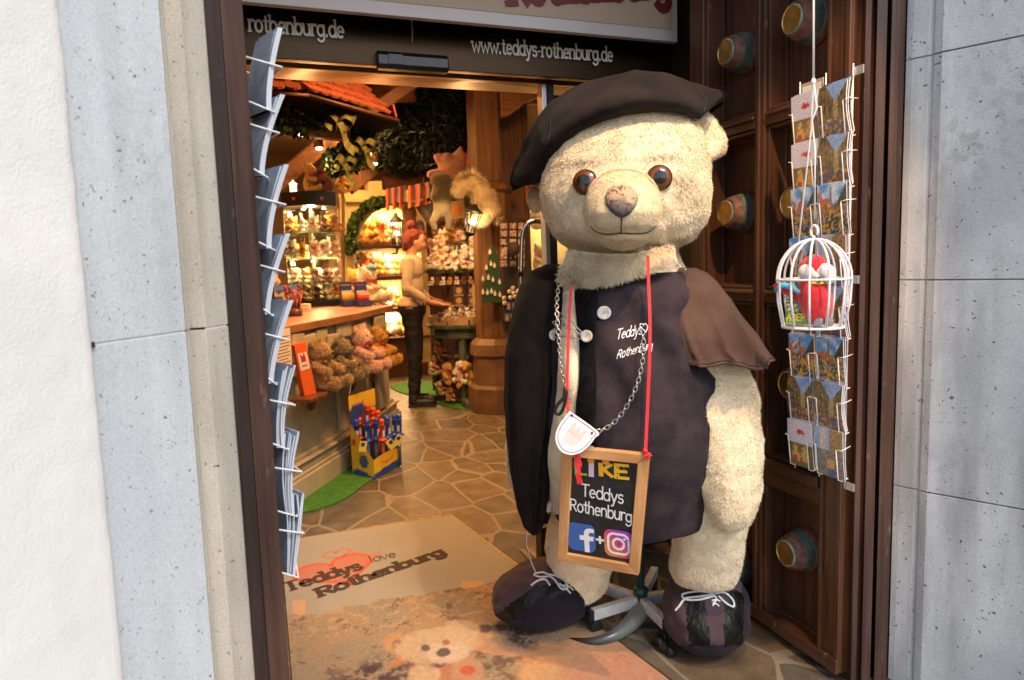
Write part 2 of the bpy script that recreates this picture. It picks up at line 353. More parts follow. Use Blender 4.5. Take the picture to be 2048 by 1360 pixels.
def join_meshes(name, mes, mats):
    """join meshes that carry a Col attribute into one"""
    vs, ls, lt, cs, mi, sm = [], [], [], [], [], []; off = 0
    for k, me in enumerate(mes):
        n = len(me.vertices); a = np.empty(n*3, np.float32); me.vertices.foreach_get('co', a); vs.append(a)
        l = np.empty(len(me.loops), np.int32); me.loops.foreach_get('vertex_index', l); ls.append(l+off)
        t = np.empty(len(me.polygons), np.int32); me.polygons.foreach_get('loop_total', t); lt.append(t)
        c = np.ones(n*4, np.float32)
        if 'Col' in me.color_attributes: me.color_attributes['Col'].data.foreach_get('color', c)
        cs.append(c); mi.append(np.full(len(t), k, np.int32)); sm.append(np.full(len(t), k == 0, bool)); off += n
    m = bpy.data.meshes.new(name); V = np.concatenate(vs); Lc = np.concatenate(ls); T = np.concatenate(lt)
    m.vertices.add(len(V)//3); m.vertices.foreach_set('co', V); m.loops.add(len(Lc)); m.loops.foreach_set('vertex_index', Lc)
    m.polygons.add(len(T)); m.polygons.foreach_set('loop_start', np.concatenate([[0], np.cumsum(T)[:-1]]).astype(np.int32))
    for x in mats: m.materials.append(x)
    m.polygons.foreach_set('material_index', np.concatenate(mi)); m.polygons.foreach_set('use_smooth', np.concatenate(sm))
    a = m.color_attributes.new('Col', 'FLOAT_COLOR', 'POINT'); a.data.foreach_set('color', np.concatenate(cs)); m.update(calc_edges=True); return m
def bvh_of(me): return BVHTree.FromPolygons([v.co for v in me.vertices], [tuple(p.vertices) for p in me.polygons])

# ---------------------------------------------------------------- stroke lettering
def arc(cx, cy, rx, ry, a0, a1, n=10): return [(cx+rx*cos(radians(a0+(a1-a0)*i/n)), cy+ry*sin(radians(a0+(a1-a0)*i/n))) for i in range(n+1)]
G = {  # glyph: (advance, [polylines]); x height 1, ascender 1.5
 'a': (.95, [arc(.4, .5, .38, .5, 30, 330), [(.8, 1), (.8, 0)]]),
 'b': (.95, [[(.1, 1.55), (.1, 0)], arc(.47, .5, .37, .5, 150, -150)]),
 'd': (.95, [[(.8, 1.55), (.8, 0)], arc(.43, .5, .37, .5, 30, 330)]),
 'e': (.9, [[(.08, .53), (.78, .53)]+arc(.43, .5, .36, .5, 8, 310)]),
 'g': (.95, [arc(.43, .5, .37, .48, 30, 330), [(.8, 1), (.8, -.1)]+arc(.42, -.12, .38, .38, 0, -150)]),
 'h': (.95, [[(.1, 1.55), (.1, 0)], [(.1, .55)]+arc(.45, .6, .33, .4, 170, 0)+[(.78, 0)]]),
 'i': (.4, [[(.15, 1), (.15, 0)], [(.15, 1.32), (.15, 1.45)]]),
 'l': (.4, [[(.15, 1.55), (.15, 0)]]),
 'm': (1.4, [[(.1, 1), (.1, 0)], [(.1, .55)]+arc(.4, .65, .27, .35, 170, 0)+[(.67, 0)], [(.67, .6)]+arc(.95, .65, .27, .35, 170, 0)+[(1.22, 0)]]),
 'n': (.95, [[(.1, 1), (.1, 0)], [(.1, .55)]+arc(.45, .6, .33, .4, 170, 0)+[(.78, 0)]]),
 'o': (.95, [arc(.43, .5, .37, .5, 90, 449, 16)]),
 'r': (.68, [[(.1, 1), (.1, 0)], [(.1, .5)]+arc(.42, .62, .3, .38, 170, 50)]),
 's': (.8, [arc(.38, .74, .27, .26, 30, 250, 8)+arc(.38, .25, .3, .27, 70, -150, 8)]),
 't': (.65, [[(.28, 1.4), (.28, .25)]+arc(.48, .25, .2, .25, 180, 300, 5), [(0, 1), (.56, 1)]]),
 'u': (.95, [[(.1, 1)]+arc(.43, .4, .33, .4, 180, 360)+[(.76, .4), (.76, 1)], [(.78, 1), (.78, 0)]]),
 'v': (.85, [[(.02, 1), (.38, 0), (.74, 1)]]),
 'w': (1.25, [[(.02, 1), (.33, 0), (.6, .85), (.87, 0), (1.18, 1)]]),
 'y': (.9, [[(.05, 1), (.42, .05)], [(.8, 1), (.3, -.45), (.1, -.5)]]),
 '.': (.4, [[(.15, .0), (.15, .14)]]), '-': (.6, [[(.05, .5), (.45, .5)]]), '+': (1., [[(.1, .55), (.8, .55)], [(.45, .9), (.45, .2)]]), ' ': (.5, []),
 'T': (1.05, [[(.5, 1.45), (.5, 0)], [(0, 1.45), (1, 1.45)]]),
 'R': (1.1, [[(.12, 1.45), (.12, 0)], [(.12, 1.45), (.5, 1.45)]+arc(.5, 1.08, .38, .37, 90, -90)+[(.12, .71)], [(.45, .71), (.95, 0)]]),
 'L': (.95, [[(.12, 1.45), (.12, 0), (.8, 0)]]), 'I': (.45, [[(.18, 1.45), (.18, 0)]]),
 'K': (1.05, [[(.12, 1.45), (.12, 0)], [(.85, 1.45), (.16, .66)], [(.3, .8), (.92, 0)]]),
 'E': (.95, [[(.82, 1.45), (.12, 1.45), (.12, 0), (.82, 0)], [(.12, .74), (.7, .74)]]),
 'A': (1.1, [[(.02, 0), (.5, 1.45), (.98, 0)], [(.2, .5), (.8, .5)]]),
 'B': (1.05, [[(.12, 0), (.12, 1.45), (.5, 1.45)]+arc(.5, 1.1, .33, .35, 90, -90)+[(.15, .75)], [(.5, .75)]+arc(.5, .375, .38, .375, 90, -90)+[(.12, 0)]]),
 'H': (1.1, [[(.12, 1.45), (.12, 0)], [(.9, 1.45), (.9, 0)], [(.12, .74), (.9, .74)]]),
}
def strip2d(pl, w):
    P = [Vector((p[0], p[1])) for p in pl]; Q = [P[0]]
    for p in P[1:]:
        if (p-Q[-1]).length > 1e-5: Q.append(p)
    P = Q
    if len(P) < 2: return [], []
    P[0] = P[0]-(P[1]-P[0]).normalized()*w*.35; P[-1] = P[-1]+(P[-1]-P[-2]).normalized()*w*.35
    vs = []
    for i, p in enumerate(P):
        a = (p-P[i-1]).normalized() if i > 0 else (P[1]-p).normalized(); b = (P[i+1]-p).normalized() if i < len(P)-1 else a
        na, nb = Vector((-a.y, a.x)), Vector((-b.y, b.x)); m = (na+nb)
        m = m.normalized() if m.length > 1e-4 else na
        k = min(1.6, 1/max(.4, m.dot(na))); vs += [p+m*(w/2*k), p-m*(w/2*k)]
    return vs, [(2*i, 2*i+1, 2*i+3, 2*i+2) for i in range(len(P)-1)]
def text(mb, s, fn, size=1., w=.16, serif=0, slant=0., mi=0, center=False, wob=0., eps=.0002, track=0., sub=False, h0=0.):
    """fn(u, v, h) -> 3D; size: x-height; serif adds slab bars"""
    x = 0; k = 0; tot = sum(G[c][0]+track for c in s); x0 = -tot/2 if center else 0
    r = random.Random(s)
    for c in s:
        adv, pls = G[c]; dy = r.uniform(-wob, wob); sc = 1+r.uniform(-wob, wob)
        allp = [list(p) for p in pls]
        if serif:
            for pl in pls:
                for (a, b) in ((pl[0], pl[1]), (pl[-1], pl[-2])):
                    if abs(a[0]-b[0]) < .02 and abs(a[1]-b[1]) > .25 and c != 't': allp.append([(a[0]-serif*(1 if a[1] < .5 or len(pl) > 2 else 1), a[1]), (a[0]+serif*(1. if a[1] < .5 else .2), a[1])])
                if c in 'vwy':
                    for q in pl:
                        if q[1] > .95: allp.append([(q[0]-serif, q[1]), (q[0]+serif, q[1])])
        for pl in allp:
            ww = w*(.62 if (len(pl) == 2 and abs(pl[0][1]-pl[1][1]) < .01 and serif) else 1)
            if len(pl) == 2 and sub: pl = [(pl[0][0]+(pl[1][0]-pl[0][0])*t/4, pl[0][1]+(pl[1][1]-pl[0][1])*t/4) for t in range(5)]
            vs, fs = strip2d(pl, ww)
            if not fs: continue
            k += 1
            mb.add([fn((x0+x+p.x*sc+(p.y)*slant)*size, (p.y*sc+dy)*size, h0+k*eps) for p in vs], fs, mi)
        x += adv+track
    return tot*size
def proj(p):
    d = Vector(p)-CAM; z = d.dot(Fv); return (1024+FPX*d.dot(Rv)/z, 680-FPX*d.dot(Uv)/z)
def atLine(px, py, P0, D):
    """ray with the vertical plane through P0 (x,y) along D (x,y)"""
    d = ray(px, py); n = (-D[1], D[0]); t = (P0[0]*n[0]+P0[1]*n[1])/(d.x*n[0]+d.y*n[1]); return CAM+d*t

# materials of the setting
M_stoneR = stone_mat('stone_right', (.52, .54, .55), (.74, .755, .755), (.33, .33, .33), 26, .16, 3., .5)
M_stoneL = stone_mat('stone_left', (.60, .65, .68), (.70, .74, .76), (.52, .56, .58), 32, .17, 11., .22)
M_stoneB = stone_mat('stone_beige', (.52, .47, .40), (.62, .57, .48), (.34, .31, .26), 34, .12, 21., .4)
M_plaster = mat('white_plaster', (.79, .79, .75), .9, var=.04, vscale=5, bump=.2, bscale=220, col2=(.86, .85, .80))
M_mortar = mat('mortar', (.62, .64, .65), .9, bump=.3)
M_door = wood_mat('door_wood', (.060, .025, .013), (.130, .054, .026), .36, 'Z', 1., wear=.35, spec=.5)
M_doorh = wood_mat('door_wood_cross', (.065, .027, .014), (.138, .058, .028), .36, 'Y', 1., wear=.7, spec=.5)
M_jamb = wood_mat('jamb_wood', (.045, .022, .016), (.085, .042, .030), .5, 'Z', 1., wear=.35)
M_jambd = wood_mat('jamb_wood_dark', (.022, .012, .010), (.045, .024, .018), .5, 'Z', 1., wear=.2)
M_iron = mat('dark_iron', (.03, .03, .033), .45, metal=.6, var=.2)
M_black = mat('matt_black', (.008, .008, .009), .6)
M_steel = mat('brushed_steel', (.55, .55, .56), .3, metal=1., bump=.05, bscale=300)
M_white = mat('white_enamel', (.82, .83, .85), .35)
M_brass = mat('brass', (.65, .42, .12), .38, metal=1., var=.25, vscale=30)
M_pave = paving_mat()

def bronze(name, col, rough):
    m = bpy.data.materials.new(name); m.use_nodes = True; nt = m.node_tree; b = nt.nodes['Principled BSDF']; L = nt.links.new
    tc = NN(nt, 'ShaderNodeTexCoord'); mp = NN(nt, 'ShaderNodeMapping'); mp.inputs['Scale'].default_value = (1.5, 60, 260); L(tc.outputs['Object'], mp.inputs[0])
    n = NN(nt, 'ShaderNodeTexNoise', i_Scale=3., i_Detail=5.); L(mp.outputs[0], n.inputs[0])
    c = ramp(nt, n.outputs[0], [(.3, tuple(k*.8 for k in col)), (.7, tuple(k*1.2 for k in col))]); L(c.outputs[0], b.inputs['Base Color'])
    b.inputs['Metallic'].default_value = .92; b.inputs['Roughness'].default_value = rough; b.inputs['Anisotropic'].default_value = .7
    bp = NN(nt, 'ShaderNodeBump', i_Strength=.12, i_Distance=.001); L(n.outputs[0], bp.inputs['Height']); L(bp.outputs[0], b.inputs['Normal'])
    return m
M_bronze = bronze('brushed_bronze', (.050, .031, .018), .32); M_gold = bronze('brushed_gold_metal', (.55, .36, .18), .3)

# ---------------------------------------------------------------- floor
mb = MB(); mb.grid([[Vector((x, y, 0)) for x in (-40, -6, 0, 6, 40)] for y in (-40, -6, 0, 6, 14)], sm=False)
tag(mb.build('floor', M_pave, fixn=True), kind='structure')

# ---------------------------------------------------------------- stone reveals of the portal
Z0, ZT = 0.0, 3.3
def courses(mb, prof, joints, back, mi=0, gap=.004):
    """vertical stone blocks: prof = [(x,y)...] front line, back = offset vector"""
    zs = [Z0]+joints+[ZT]
    for a, b in zip(zs[:-1], zs[1:]):
        lo, hi = a+gap/2, b-gap/2; n = len(prof); poly = prof+[(p[0]+back[0], p[1]+back[1]) for p in reversed(prof)]
        m = len(poly); vs = [(x, y, z) for z in (lo, hi) for x, y in poly]
        fs = [(i, (i+1) % m, m+(i+1) % m, m+i) for i in range(m)]+[tuple(range(m-1, -1, -1)), tuple(range(m, 2*m))]
        mb.add(vs, fs, mi)
RW0 = Vector((1.728, 1.50)); RD = Vector((sin(radians(25.6)), -cos(radians(25.6))))
RN = Vector((-RD.y, RD.x))*-1      # towards the opening (-x)
if RN.x > 0: RN = -RN
def rwp(px, off=0.): p = atLine(px, 560, RW0, RD); return (p.x+RN.x*off, p.y+RN.y*off)
prof = [rwp(1797, -.02), rwp(1799, .0), rwp(1812, .004), rwp(1843, .006), rwp(1850, .001), rwp(1856, .010), rwp(1872, .016), rwp(1895, .014), rwp(2010, .012)]
far = Vector(prof[-1])+RD*1.1; prof.append((far.x, far.y))
jr = sorted([atLine(1800, y, RW0, RD).z for y in (124, 560, 972)])
mb = MB(); courses(mb, prof, jr, (-RN.x*.35, -RN.y*.35))
zs = [Z0]+jr+[ZT]
for z in jr: # mortar behind the joints
    q0 = Vector((prof[1][0], prof[1][1]))-RN*.004; q1 = far-RN*.006
    mb.add([(q0.x, q0.y, z-.01), (q1.x, q1.y, z-.01), (q1.x, q1.y, z+.01), (q0.x, q0.y, z+.01)], [(0, 1, 2, 3)], 1)
o = mb.build('stone_wall', [M_stoneR, M_mortar], bevel=.0022, fixn=True)
tag(o, 'pale grey pitted limestone wall of large blocks beside the open wooden door', 'stone wall')

LW0 = Vector((-.070, 1.50)); LD = Vector((-.574, -.819)); LN = Vector((.819, -.574))
def lwp(px, off=0.): p = atLine(px, 700, LW0, LD); return (p.x+LN.x*off, p.y+LN.y*off)
profB = [lwp(462, -.03), lwp(461, .0), lwp(455, .004), lwp(412, .004), lwp(406, -.008), lwp(397, -.024), lwp(390, -.022), lwp(384, -.004), lwp(381, .003), lwp(374, .004)]
profL = [lwp(374, -.002), lwp(369, .006), lwp(300, .006), lwp(172, .006)]
jl = [atLine(300, 672, LW0, LD).z]; jl = [jl[0], jl[0]+1.15]
mb = MB(); courses(mb, profB, jl, (-LN.x*.3, -LN.y*.3), 1); courses(mb, profL, jl, (-LN.x*.3, -LN.y*.3), 0)
for z in jl:
    for a_, b_ in ((profB[2], profB[3]), (profL[1], profL[-1])): q0 = Vector(a_)-LN*.002; q1 = Vector(b_)-LN*.002; mb.add([(q0.x, q0.y, z-.01), (q1.x, q1.y, z-.01), (q1.x, q1.y, z+.01), (q0.x, q0.y, z+.01)], [(0, 1, 2, 3)], 2)
# a cast shadow needs no help here; the stone has a small chipped hole at its outer joint
q = lwp(176, .008); mb.box((q[0], q[1], jl[0]), (.007, .008, .009), (0, 0, .6), 3)
o = mb.build('stone_wall', [M_stoneL, M_stoneB, M_mortar, M_black], bevel=.003, fixn=True)
tag(o, 'bluish pitted stone door surround with a moulded beige edge next to the brown door post', 'stone wall')
# white rendered wall outside of it
e = Vector(profL[-1]); e2 = e+Vector((-.574, -.819))*.0
nrows, ncols = 420, 90; P = []
wd = Vector((-.574, -.819))
for i in range(nrows+1):
    z = ZT*i/nrows; row = []
    wob = .0025*noise.noise(Vector((0, 0, z*9)))
    row.append(Vector((e.x-LN.x*.05, e.y-LN.y*.05, z)))
    for j in range(ncols+1):
        t = .001+(j/ncols)**1.6*1.2; p = e+wd*(t+wob); o_ = .012+.0008*noise.noise(Vector((t*22, z*22, 1)))+.0007*noise.noise(Vector((t*90, z*90, 5)))-.007*math.exp(-t/.006)
        row.append(Vector((p.x+LN.x*o_, p.y+LN.y*o_, z)))
    P.append(row)
mb = MB(); mb.grid(P)
mb.add([(e.x, e.y, 0), (e.x, e.y, ZT), (e.x+wd.x*1.2-.3, e.y+wd.y*1.2+.1, ZT), (e.x+wd.x*1.2-.3, e.y+wd.y*1.2+.1, 0)], [(0, 1, 2, 3)])
tag(mb.build('plaster_wall', M_plaster, fixn=False), 'rough white plaster wall at the left edge beside the bluish stone', 'plaster wall')

# ---------------------------------------------------------------- wooden door posts (jambs)
def extrude(mb, poly, z0, z1, mi=0):
    m = len(poly); vs = [(x, y, z) for z in (z0, z1) for x, y in poly]
    mb.add(vs, [(i, (i+1) % m, m+(i+1) % m, m+i) for i in range(m)]+[tuple(range(m-1, -1, -1)), tuple(range(m, 2*m))], mi)
def pxY(px, Y, py=700): p = atY(px, py, Y); return (p.x, p.y)
mb = MB()
a, b_, c_, d_ = pxY(461, 1.503), pxY(490, 1.495), pxY(492, 1.49), pxY(533, 1.52)
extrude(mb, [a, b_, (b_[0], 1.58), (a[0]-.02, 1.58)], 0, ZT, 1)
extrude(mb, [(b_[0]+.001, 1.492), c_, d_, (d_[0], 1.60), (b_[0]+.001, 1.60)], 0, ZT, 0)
o = mb.build('door_post', [M_jamb, M_jambd], bevel=.002, fixn=True)
tag(o, 'dark brown wooden door post beside the beige stone edge and the brochures', 'door post')
lf = MB(); lf.box2((-.075, 1.605, .02), (-.022, 2.35, 2.75)); lf.box2((-.021, 1.605, .02), (-.008, 1.66, 2.75)); lf.box2((-.021, 2.29, .02), (-.008, 2.35, 2.75))
tag(lf.build('wooden_door', M_door, bevel=.003, fixn=True), 'open left door leaf seen edge-on behind the post carrying the brochure rack', 'door')
mb = MB()
cols_ = [(1703, 1.535), (1712, 1.50), (1722, 1.50), (1724, 1.515), (1731, 1.515), (1733, 1.497), (1752, 1.49), (1753, 1.54), (1759, 1.54), (1760, 1.487), (1768, 1.482), (1775, 1.482), (1779, 1.492), (1786, 1.492), (1788, 1.53), (1797, 1.53)]
prof = [pxY(px, Y, 900) for px, Y in cols_]
extrude(mb, prof+[(1.78, 1.66), (1.62, 1.66)], 0, ZT, 0)
o = mb.build('door_post', [M_jamb], bevel=.0015, fixn=True); mb = MB()
for z in (.42, 1.35, 2.3):
    q = pxY(1755, 1.53, 900); mb = MB(); mb.cyl((q[0], q[1], z), (q[0], q[1], z+.16), .006, n=12); mb.build('hinge', [M_iron], o, fixn=True)
tag(o, 'dark brown moulded door post between the open wooden door and the pale stone wall', 'door post')

# ---------------------------------------------------------------- right door leaf with coffered panels
DX, TH = 1.58, .087
door = thing('wooden_door', 'heavy dark brown wooden door with deep panels and round painted bosses, standing open', 'door', (DX, 1.53, 0))
def dz(py): return atX(1540, py, DX).z
railz = [(.03, dz(1255)), (dz(968), dz(918)), (dz(606), dz(580)), (dz(248), dz(220)), (2.62, 2.72)]
railz[0] = (.03, dz(1247)); stil = [(1.53, 1.622), (1.885, 1.93), (2.215, 2.30)]
mb = MB(); mb2 = MB(); mb3 = MB()
L0 = Vector((DX, 1.53, 0))
for a, b_ in stil: mb.box2(Vector((DX, a, .03))-L0, Vector((DX+TH+.03, b_, 2.72))-L0)
for (a, b_), (c_, d_) in zip(stil[:-1], stil[1:]):
    for z0, z1 in railz: mb2.box2(Vector((DX+.001, b_+.0005, z0))-L0, Vector((DX+TH+.029, c_-.0005, z1))-L0)
    for (z0, z1), (z2, z3) in zip(railz[:-1], railz[1:]):
        mb3.box2(Vector((DX+TH, b_+.0006, z1+.0005))-L0, Vector((DX+TH+.02, c_-.0006, z2-.0005))-L0)
        # stepped moulding round each coffer, two fillets
        for k, (w, dpt) in enumerate(((.012, .010), (.008, .026), (.016, TH-.012))):
            y0, y1, zz0, zz1 = b_+.0008, c_-.0008, z1+.0008, z2-.0008; x0 = DX+dpt
            mb.box2(Vector((x0, y0, zz0))-L0, Vector((DX+TH-.0005, y0+w, zz1))-L0); mb.box2(Vector((x0, y1-w, zz0))-L0, Vector((DX+TH-.0005, y1, zz1))-L0)
            mb2.box2(Vector((x0, y0+w+.0003, zz0))-L0, Vector((DX+TH-.0005, y1-w-.0003, zz0+w))-L0); mb2.box2(Vector((x0, y0+w+.0003, zz1-w))-L0, Vector((DX+TH-.0005, y1-w-.0003, zz1))-L0)
# raised rib on the stiles
mb.box2(Vector((DX-.008, 1.902, .035))-L0, Vector((DX+.002, 1.913, 2.7))-L0); mb.box2(Vector((DX-.010, 1.60, .035))-L0, Vector((DX+.002, 1.612, 2.7))-L0); mb.box2(Vector((DX-.01, 1.53, .035))-L0, Vector((DX+.002, 1.548, 2.7))-L0)
for z0, z1 in railz[1:4]:
    for (a, b_), (c_, d_) in zip(stil[:-1], stil[1:]): mb2.box2(Vector((DX-.010, b_+.001, (z0+z1)/2+.006))-L0, Vector((DX+.002, c_-.018, z1-.004))-L0)
mb2.box2(Vector((DX-.014, 1.531, .03))-L0, Vector((DX-.0005, 2.299, .075))-L0)
mb.build('frame', M_door, door, bevel=.003, fixn=True); mb2.build('rail', M_doorh, door, bevel=.003, fixn=True); mb3.build('panel', M_door, door, fixn=True)
bb = MB()
bprof = [(0, .069), (.006, .071), (.018, .070), (.030, .068), (.031, .0665), (.046, .064), (.062, .060), (.063, .0585), (.075, .055), (.088, .050), (.094, .049), (.094, .0455), (.084, .0445), (.084, .043), (.098, .043), (.100, .040), (.098, .038)]
M_b1 = mat('boss_red_brown', (.22, .10, .07), .5, var=.35, vscale=40, bump=.2); M_b2 = mat('boss_green', (.10, .135, .11), .5, var=.3, vscale=40, bump=.2); M_b3 = mat('boss_pale', (.30, .36, .28), .5, var=.3, vscale=30)
bmis = [0, 0, 0, 1, 1, 1, 1, 0, 0, 0, 0, 0, 2, 2, 2, 3, 3]
bb.lathe(bprof, (0, 0, 0), (-1, 0, 0), 40, mis=bmis)
bme = bb.mesh('boss', [M_b1, M_b2, M_b3, M_brass])
for px, py in ((1455, 100), (1592, 33), (1462, 424), (1583, 405), (1585, 772), (1583, 1114), (1452, 1140), (1455, 780)):
    p = atX(px, py, DX+TH-.1); yc = min((1.7535, 2.0725), key=lambda v: abs(v-p.y))
    o = link('door_boss', bme, door, fixn=False); o.location = Vector((DX+TH, yc, p.z))-L0

# ---------------------------------------------------------------- door header, sensor, sign
HY, HZ = 2.65, 2.05
hd = thing('door_header', 'brushed bronze automatic door header with web address lettering above the entrance', 'door header', (.8, HY, HZ))
H0 = Vector((.8, HY, HZ))
ytop = atY(1355, 84, 2.55).z
mb = MB(); mb.box2(Vector((-.5, HY, HZ))-H0, Vector((2.4, HY+.012, HZ+.42))-H0); mb.build('fascia', M_bronze, hd, bevel=.002, fixn=True)
yA, yB, yC = gnd(820, 141, HZ).y, gnd(820, 150, HZ).y, gnd(820, 172, HZ).y
mb = MB(); mb.box2(Vector((-.5, HY+.0125, HZ))-H0, Vector((2.4, yA, HZ+.02))-H0); mb.box2(Vector((-.5, yB, HZ-.002))-H0, Vector((2.4, yC, HZ+.03))-H0)
mb.build('underside_strip', M_gold, hd, bevel=.0015, fixn=True)
mb = MB(); mb.box2(Vector((-.5, yA+.0005, HZ+.012))-H0, Vector((2.4, yB-.0005, HZ+.04))-H0); mb.build('track', M_black, hd, fixn=True)
M_let = mat('white_lettering', (.88, .86, .82), .5); mb = MB()
def htext(s, pl, pr, sz=None):
    A, B = atY(*pl, HY), atY(*pr, HY); tot = sum(G[c][0] for c in s); size = (B.x-A.x)/tot
    mb = MB(); text(mb, s, lambda u, v, h: Vector((A.x+u, HY-.0012-h, A.z+v*1.25))-H0, size, .24, serif=.18); mb.build('lettering', M_let, hd)
htext('www.teddys-rothenburg.de', (944, 103), (1223, 125)); htext('rothenburg.de', (498, 62), (689, 81))
# sensor bar with its cable
a, b_ = atY(755, 117, HY-.04), atY(897, 125, HY-.04); c = (a+b_)/2; w = (b_-a).length
sn = MB(); yy = HY
pr = [(0, -.034), (.038, -.034), (.048, -.020), (.046, .012), (.030, .030), (0, .032)]
rings = [[Vector((x, -d, z)) for d, z in pr] for x in (-w/2, w/2)]; sn.loft(rings, 0, False, True)
o = sn.build('motion_sensor', [mat('black_plastic', (.012, .012, .013), .28, bump=.03)], None, bevel=.005, loc=(c.x, HY-.0005, c.z), fixn=True, segs=3)
sn = MB(); sn.box((-w/2+.065, -.048, -.002), (.055, .004, .036)); sn.build('sensor_window', mat('smoked_plastic', (.01, .012, .02), .12), o, bevel=.001)
tag(o, 'black rounded motion sensor bar fixed on the bronze header above the doorway', 'motion sensor')
mb = MB(); p0, p1 = atY(824, 86, HY-.006), atY(822, 26, HY-.006)
mb.tube([p0, p0.lerp(p1, .4)+Vector((.003, 0, 0)), p1, p1+Vector((-.004, 0, .1))], .0028, 6)
tag(mb.build('cable', mat('cable_grey', (.35, .32, .30), .5)), 'thin pale cable rising from the motion sensor bar', 'cable')
# sign board above
SY = 2.50
SB = atY(1355, 84, SY); sg = thing('shop_sign', 'white and beige shop sign board with dark red lettering over the header', 'sign', (1.0, SY, SB.z))
S0 = Vector((1.0, SY, SB.z))
mb = MB(); mb.box2(Vector((-.5, SY, SB.z))-S0, Vector((SB.x, SY+.03, SB.z+.6))-S0); mb.build('board', mat('sign_white', (.62, .58, .58), .35, spec=.4), sg, bevel=.002, fixn=True)
bz = atY(1340, 59, SY-.002).z; mb = MB(); xr = atY(1344, 60, SY).x
mb.box2(Vector((-.5, SY-.003, bz))-S0, Vector((xr, SY-.0005, SB.z+.55))-S0); mb.build('panel', mat('sign_beige', (.50, .38, .28), .5, var=.06, vscale=3), sg, fixn=True)
mb = MB(); A, B = atY(1018, 8, SY), atY(1338, -8, SY); tot = sum(G[c][0] for c in 'Rothenburg'); size = (B.x-A.x)/tot
text(mb, 'Rothenburg', lambda u, v, h: Vector((A.x+u-v*.25, SY-.0042-h, A.z+(B.z-A.z)*u/(B.x-A.x)+v*1.25))-S0, size, .38, serif=.28)
mb.build('lettering', mat('sign_red', (.16, .012, .02), .5), sg)
mb = MB(); p = atY(1098, -12, SY-.008)
mb.box(p-S0+Vector((0, 0, .03)), (.022, .002, .075), (0, -.5, 0)); mb.build('red_accent', mat('bright_red', (.55, .01, .02), .5), sg)
# masonry over the entrance (dark recess right of the sign) and over the portal
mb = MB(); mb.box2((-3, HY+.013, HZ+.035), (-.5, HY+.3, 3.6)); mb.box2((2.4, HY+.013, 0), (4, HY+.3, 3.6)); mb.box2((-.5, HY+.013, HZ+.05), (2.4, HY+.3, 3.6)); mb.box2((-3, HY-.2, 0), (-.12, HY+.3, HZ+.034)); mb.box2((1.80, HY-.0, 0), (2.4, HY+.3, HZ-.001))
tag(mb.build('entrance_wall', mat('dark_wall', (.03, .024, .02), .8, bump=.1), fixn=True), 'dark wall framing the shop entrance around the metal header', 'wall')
mb = MB(); mb.box2((-.09, 1.66, 2.75), (1.78, 2.64, 2.80)); mb.box2((-.6, 1.3, ZT+.001), (2.4, 1.7, 5.5)); mb.box2((-9, 1.3, ZT+.5), (-.6, 1.75, 5.5)); mb.box2((2.4, 1.3, ZT+.5), (9, 1.7, 5.5))
tag(mb.build('portal_lintel', M_stoneR, fixn=True), 'stone lintel and wall over the shop portal, above the open doors', 'wall')
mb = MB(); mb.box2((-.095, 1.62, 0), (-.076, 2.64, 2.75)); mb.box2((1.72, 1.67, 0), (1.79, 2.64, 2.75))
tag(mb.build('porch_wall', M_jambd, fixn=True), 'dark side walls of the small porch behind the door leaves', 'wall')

# ---------------------------------------------------------------- sliding glass door
sl = thing('sliding_glass_door', 'steel edged sliding glass door pushed open behind the large bear', 'sliding door', (1.08, 2.76, 0))
S1 = Vector((1.08, 2.76, 0)); a = atY(1086, 300, 2.74); b_ = atY(1110, 300, 2.74)
mb = MB(); mb.box2(Vector((a.x, 2.735, .05))-S1, Vector((a.x+.022, 2.79, HZ-.003))-S1); mb.build('steel_edge', M_steel, sl, bevel=.003, fixn=True)
mb = MB(); mb.box2(Vector((a.x+.0225, 2.73, .05))-S1, Vector((a.x+.052, 2.795, HZ-.003))-S1); mb.box2(Vector((a.x+.0525, 2.735, .008))-S1, Vector((1.78, 2.79, .12))-S1); mb.build('frame', M_black, sl, bevel=.003, fixn=True)
M_glass = bpy.data.materials.new('door_glass'); M_glass.use_nodes = True; nt = M_glass.node_tree; nt.nodes.clear()
def thin_glass(m, tint, refl=.12, rough=.02):
    m.use_nodes = True; nt = m.node_tree; nt.nodes.clear(); o = NN(nt, 'ShaderNodeOutputMaterial'); tr = NN(nt, 'ShaderNodeBsdfTransparent'); tr.inputs[0].default_value = (*tint, 1)
    gl = NN(nt, 'ShaderNodeBsdfGlossy'); gl.inputs['Roughness'].default_value = rough; fr = NN(nt, 'ShaderNodeFresnel'); fr.inputs[0].default_value = 1.5; mx = NN(nt, 'ShaderNodeMixShader')
    nt.links.new(fr.outputs[0], mx.inputs[0]); nt.links.new(tr.outputs[0], mx.inputs[1]); nt.links.new(gl.outputs[0], mx.inputs[2]); nt.links.new(mx.outputs[0], o.inputs[0])
thin_glass(M_glass, (.75, .78, .78))
mb = MB(); mb.box2(Vector((a.x+.053, 2.76, .121))-S1, Vector((1.78, 2.766, HZ-.003))-S1); mb.build('glass', M_glass, sl)
# plinth box the leaf slides against
mb = MB(); mb.box2((1.068, 2.66, 0.001), (1.78, 2.725, .17)); tag(mb.build('door_plinth', M_jambd, bevel=.003, fixn=True), 'low dark plinth along the sliding door behind the bear', 'plinth')

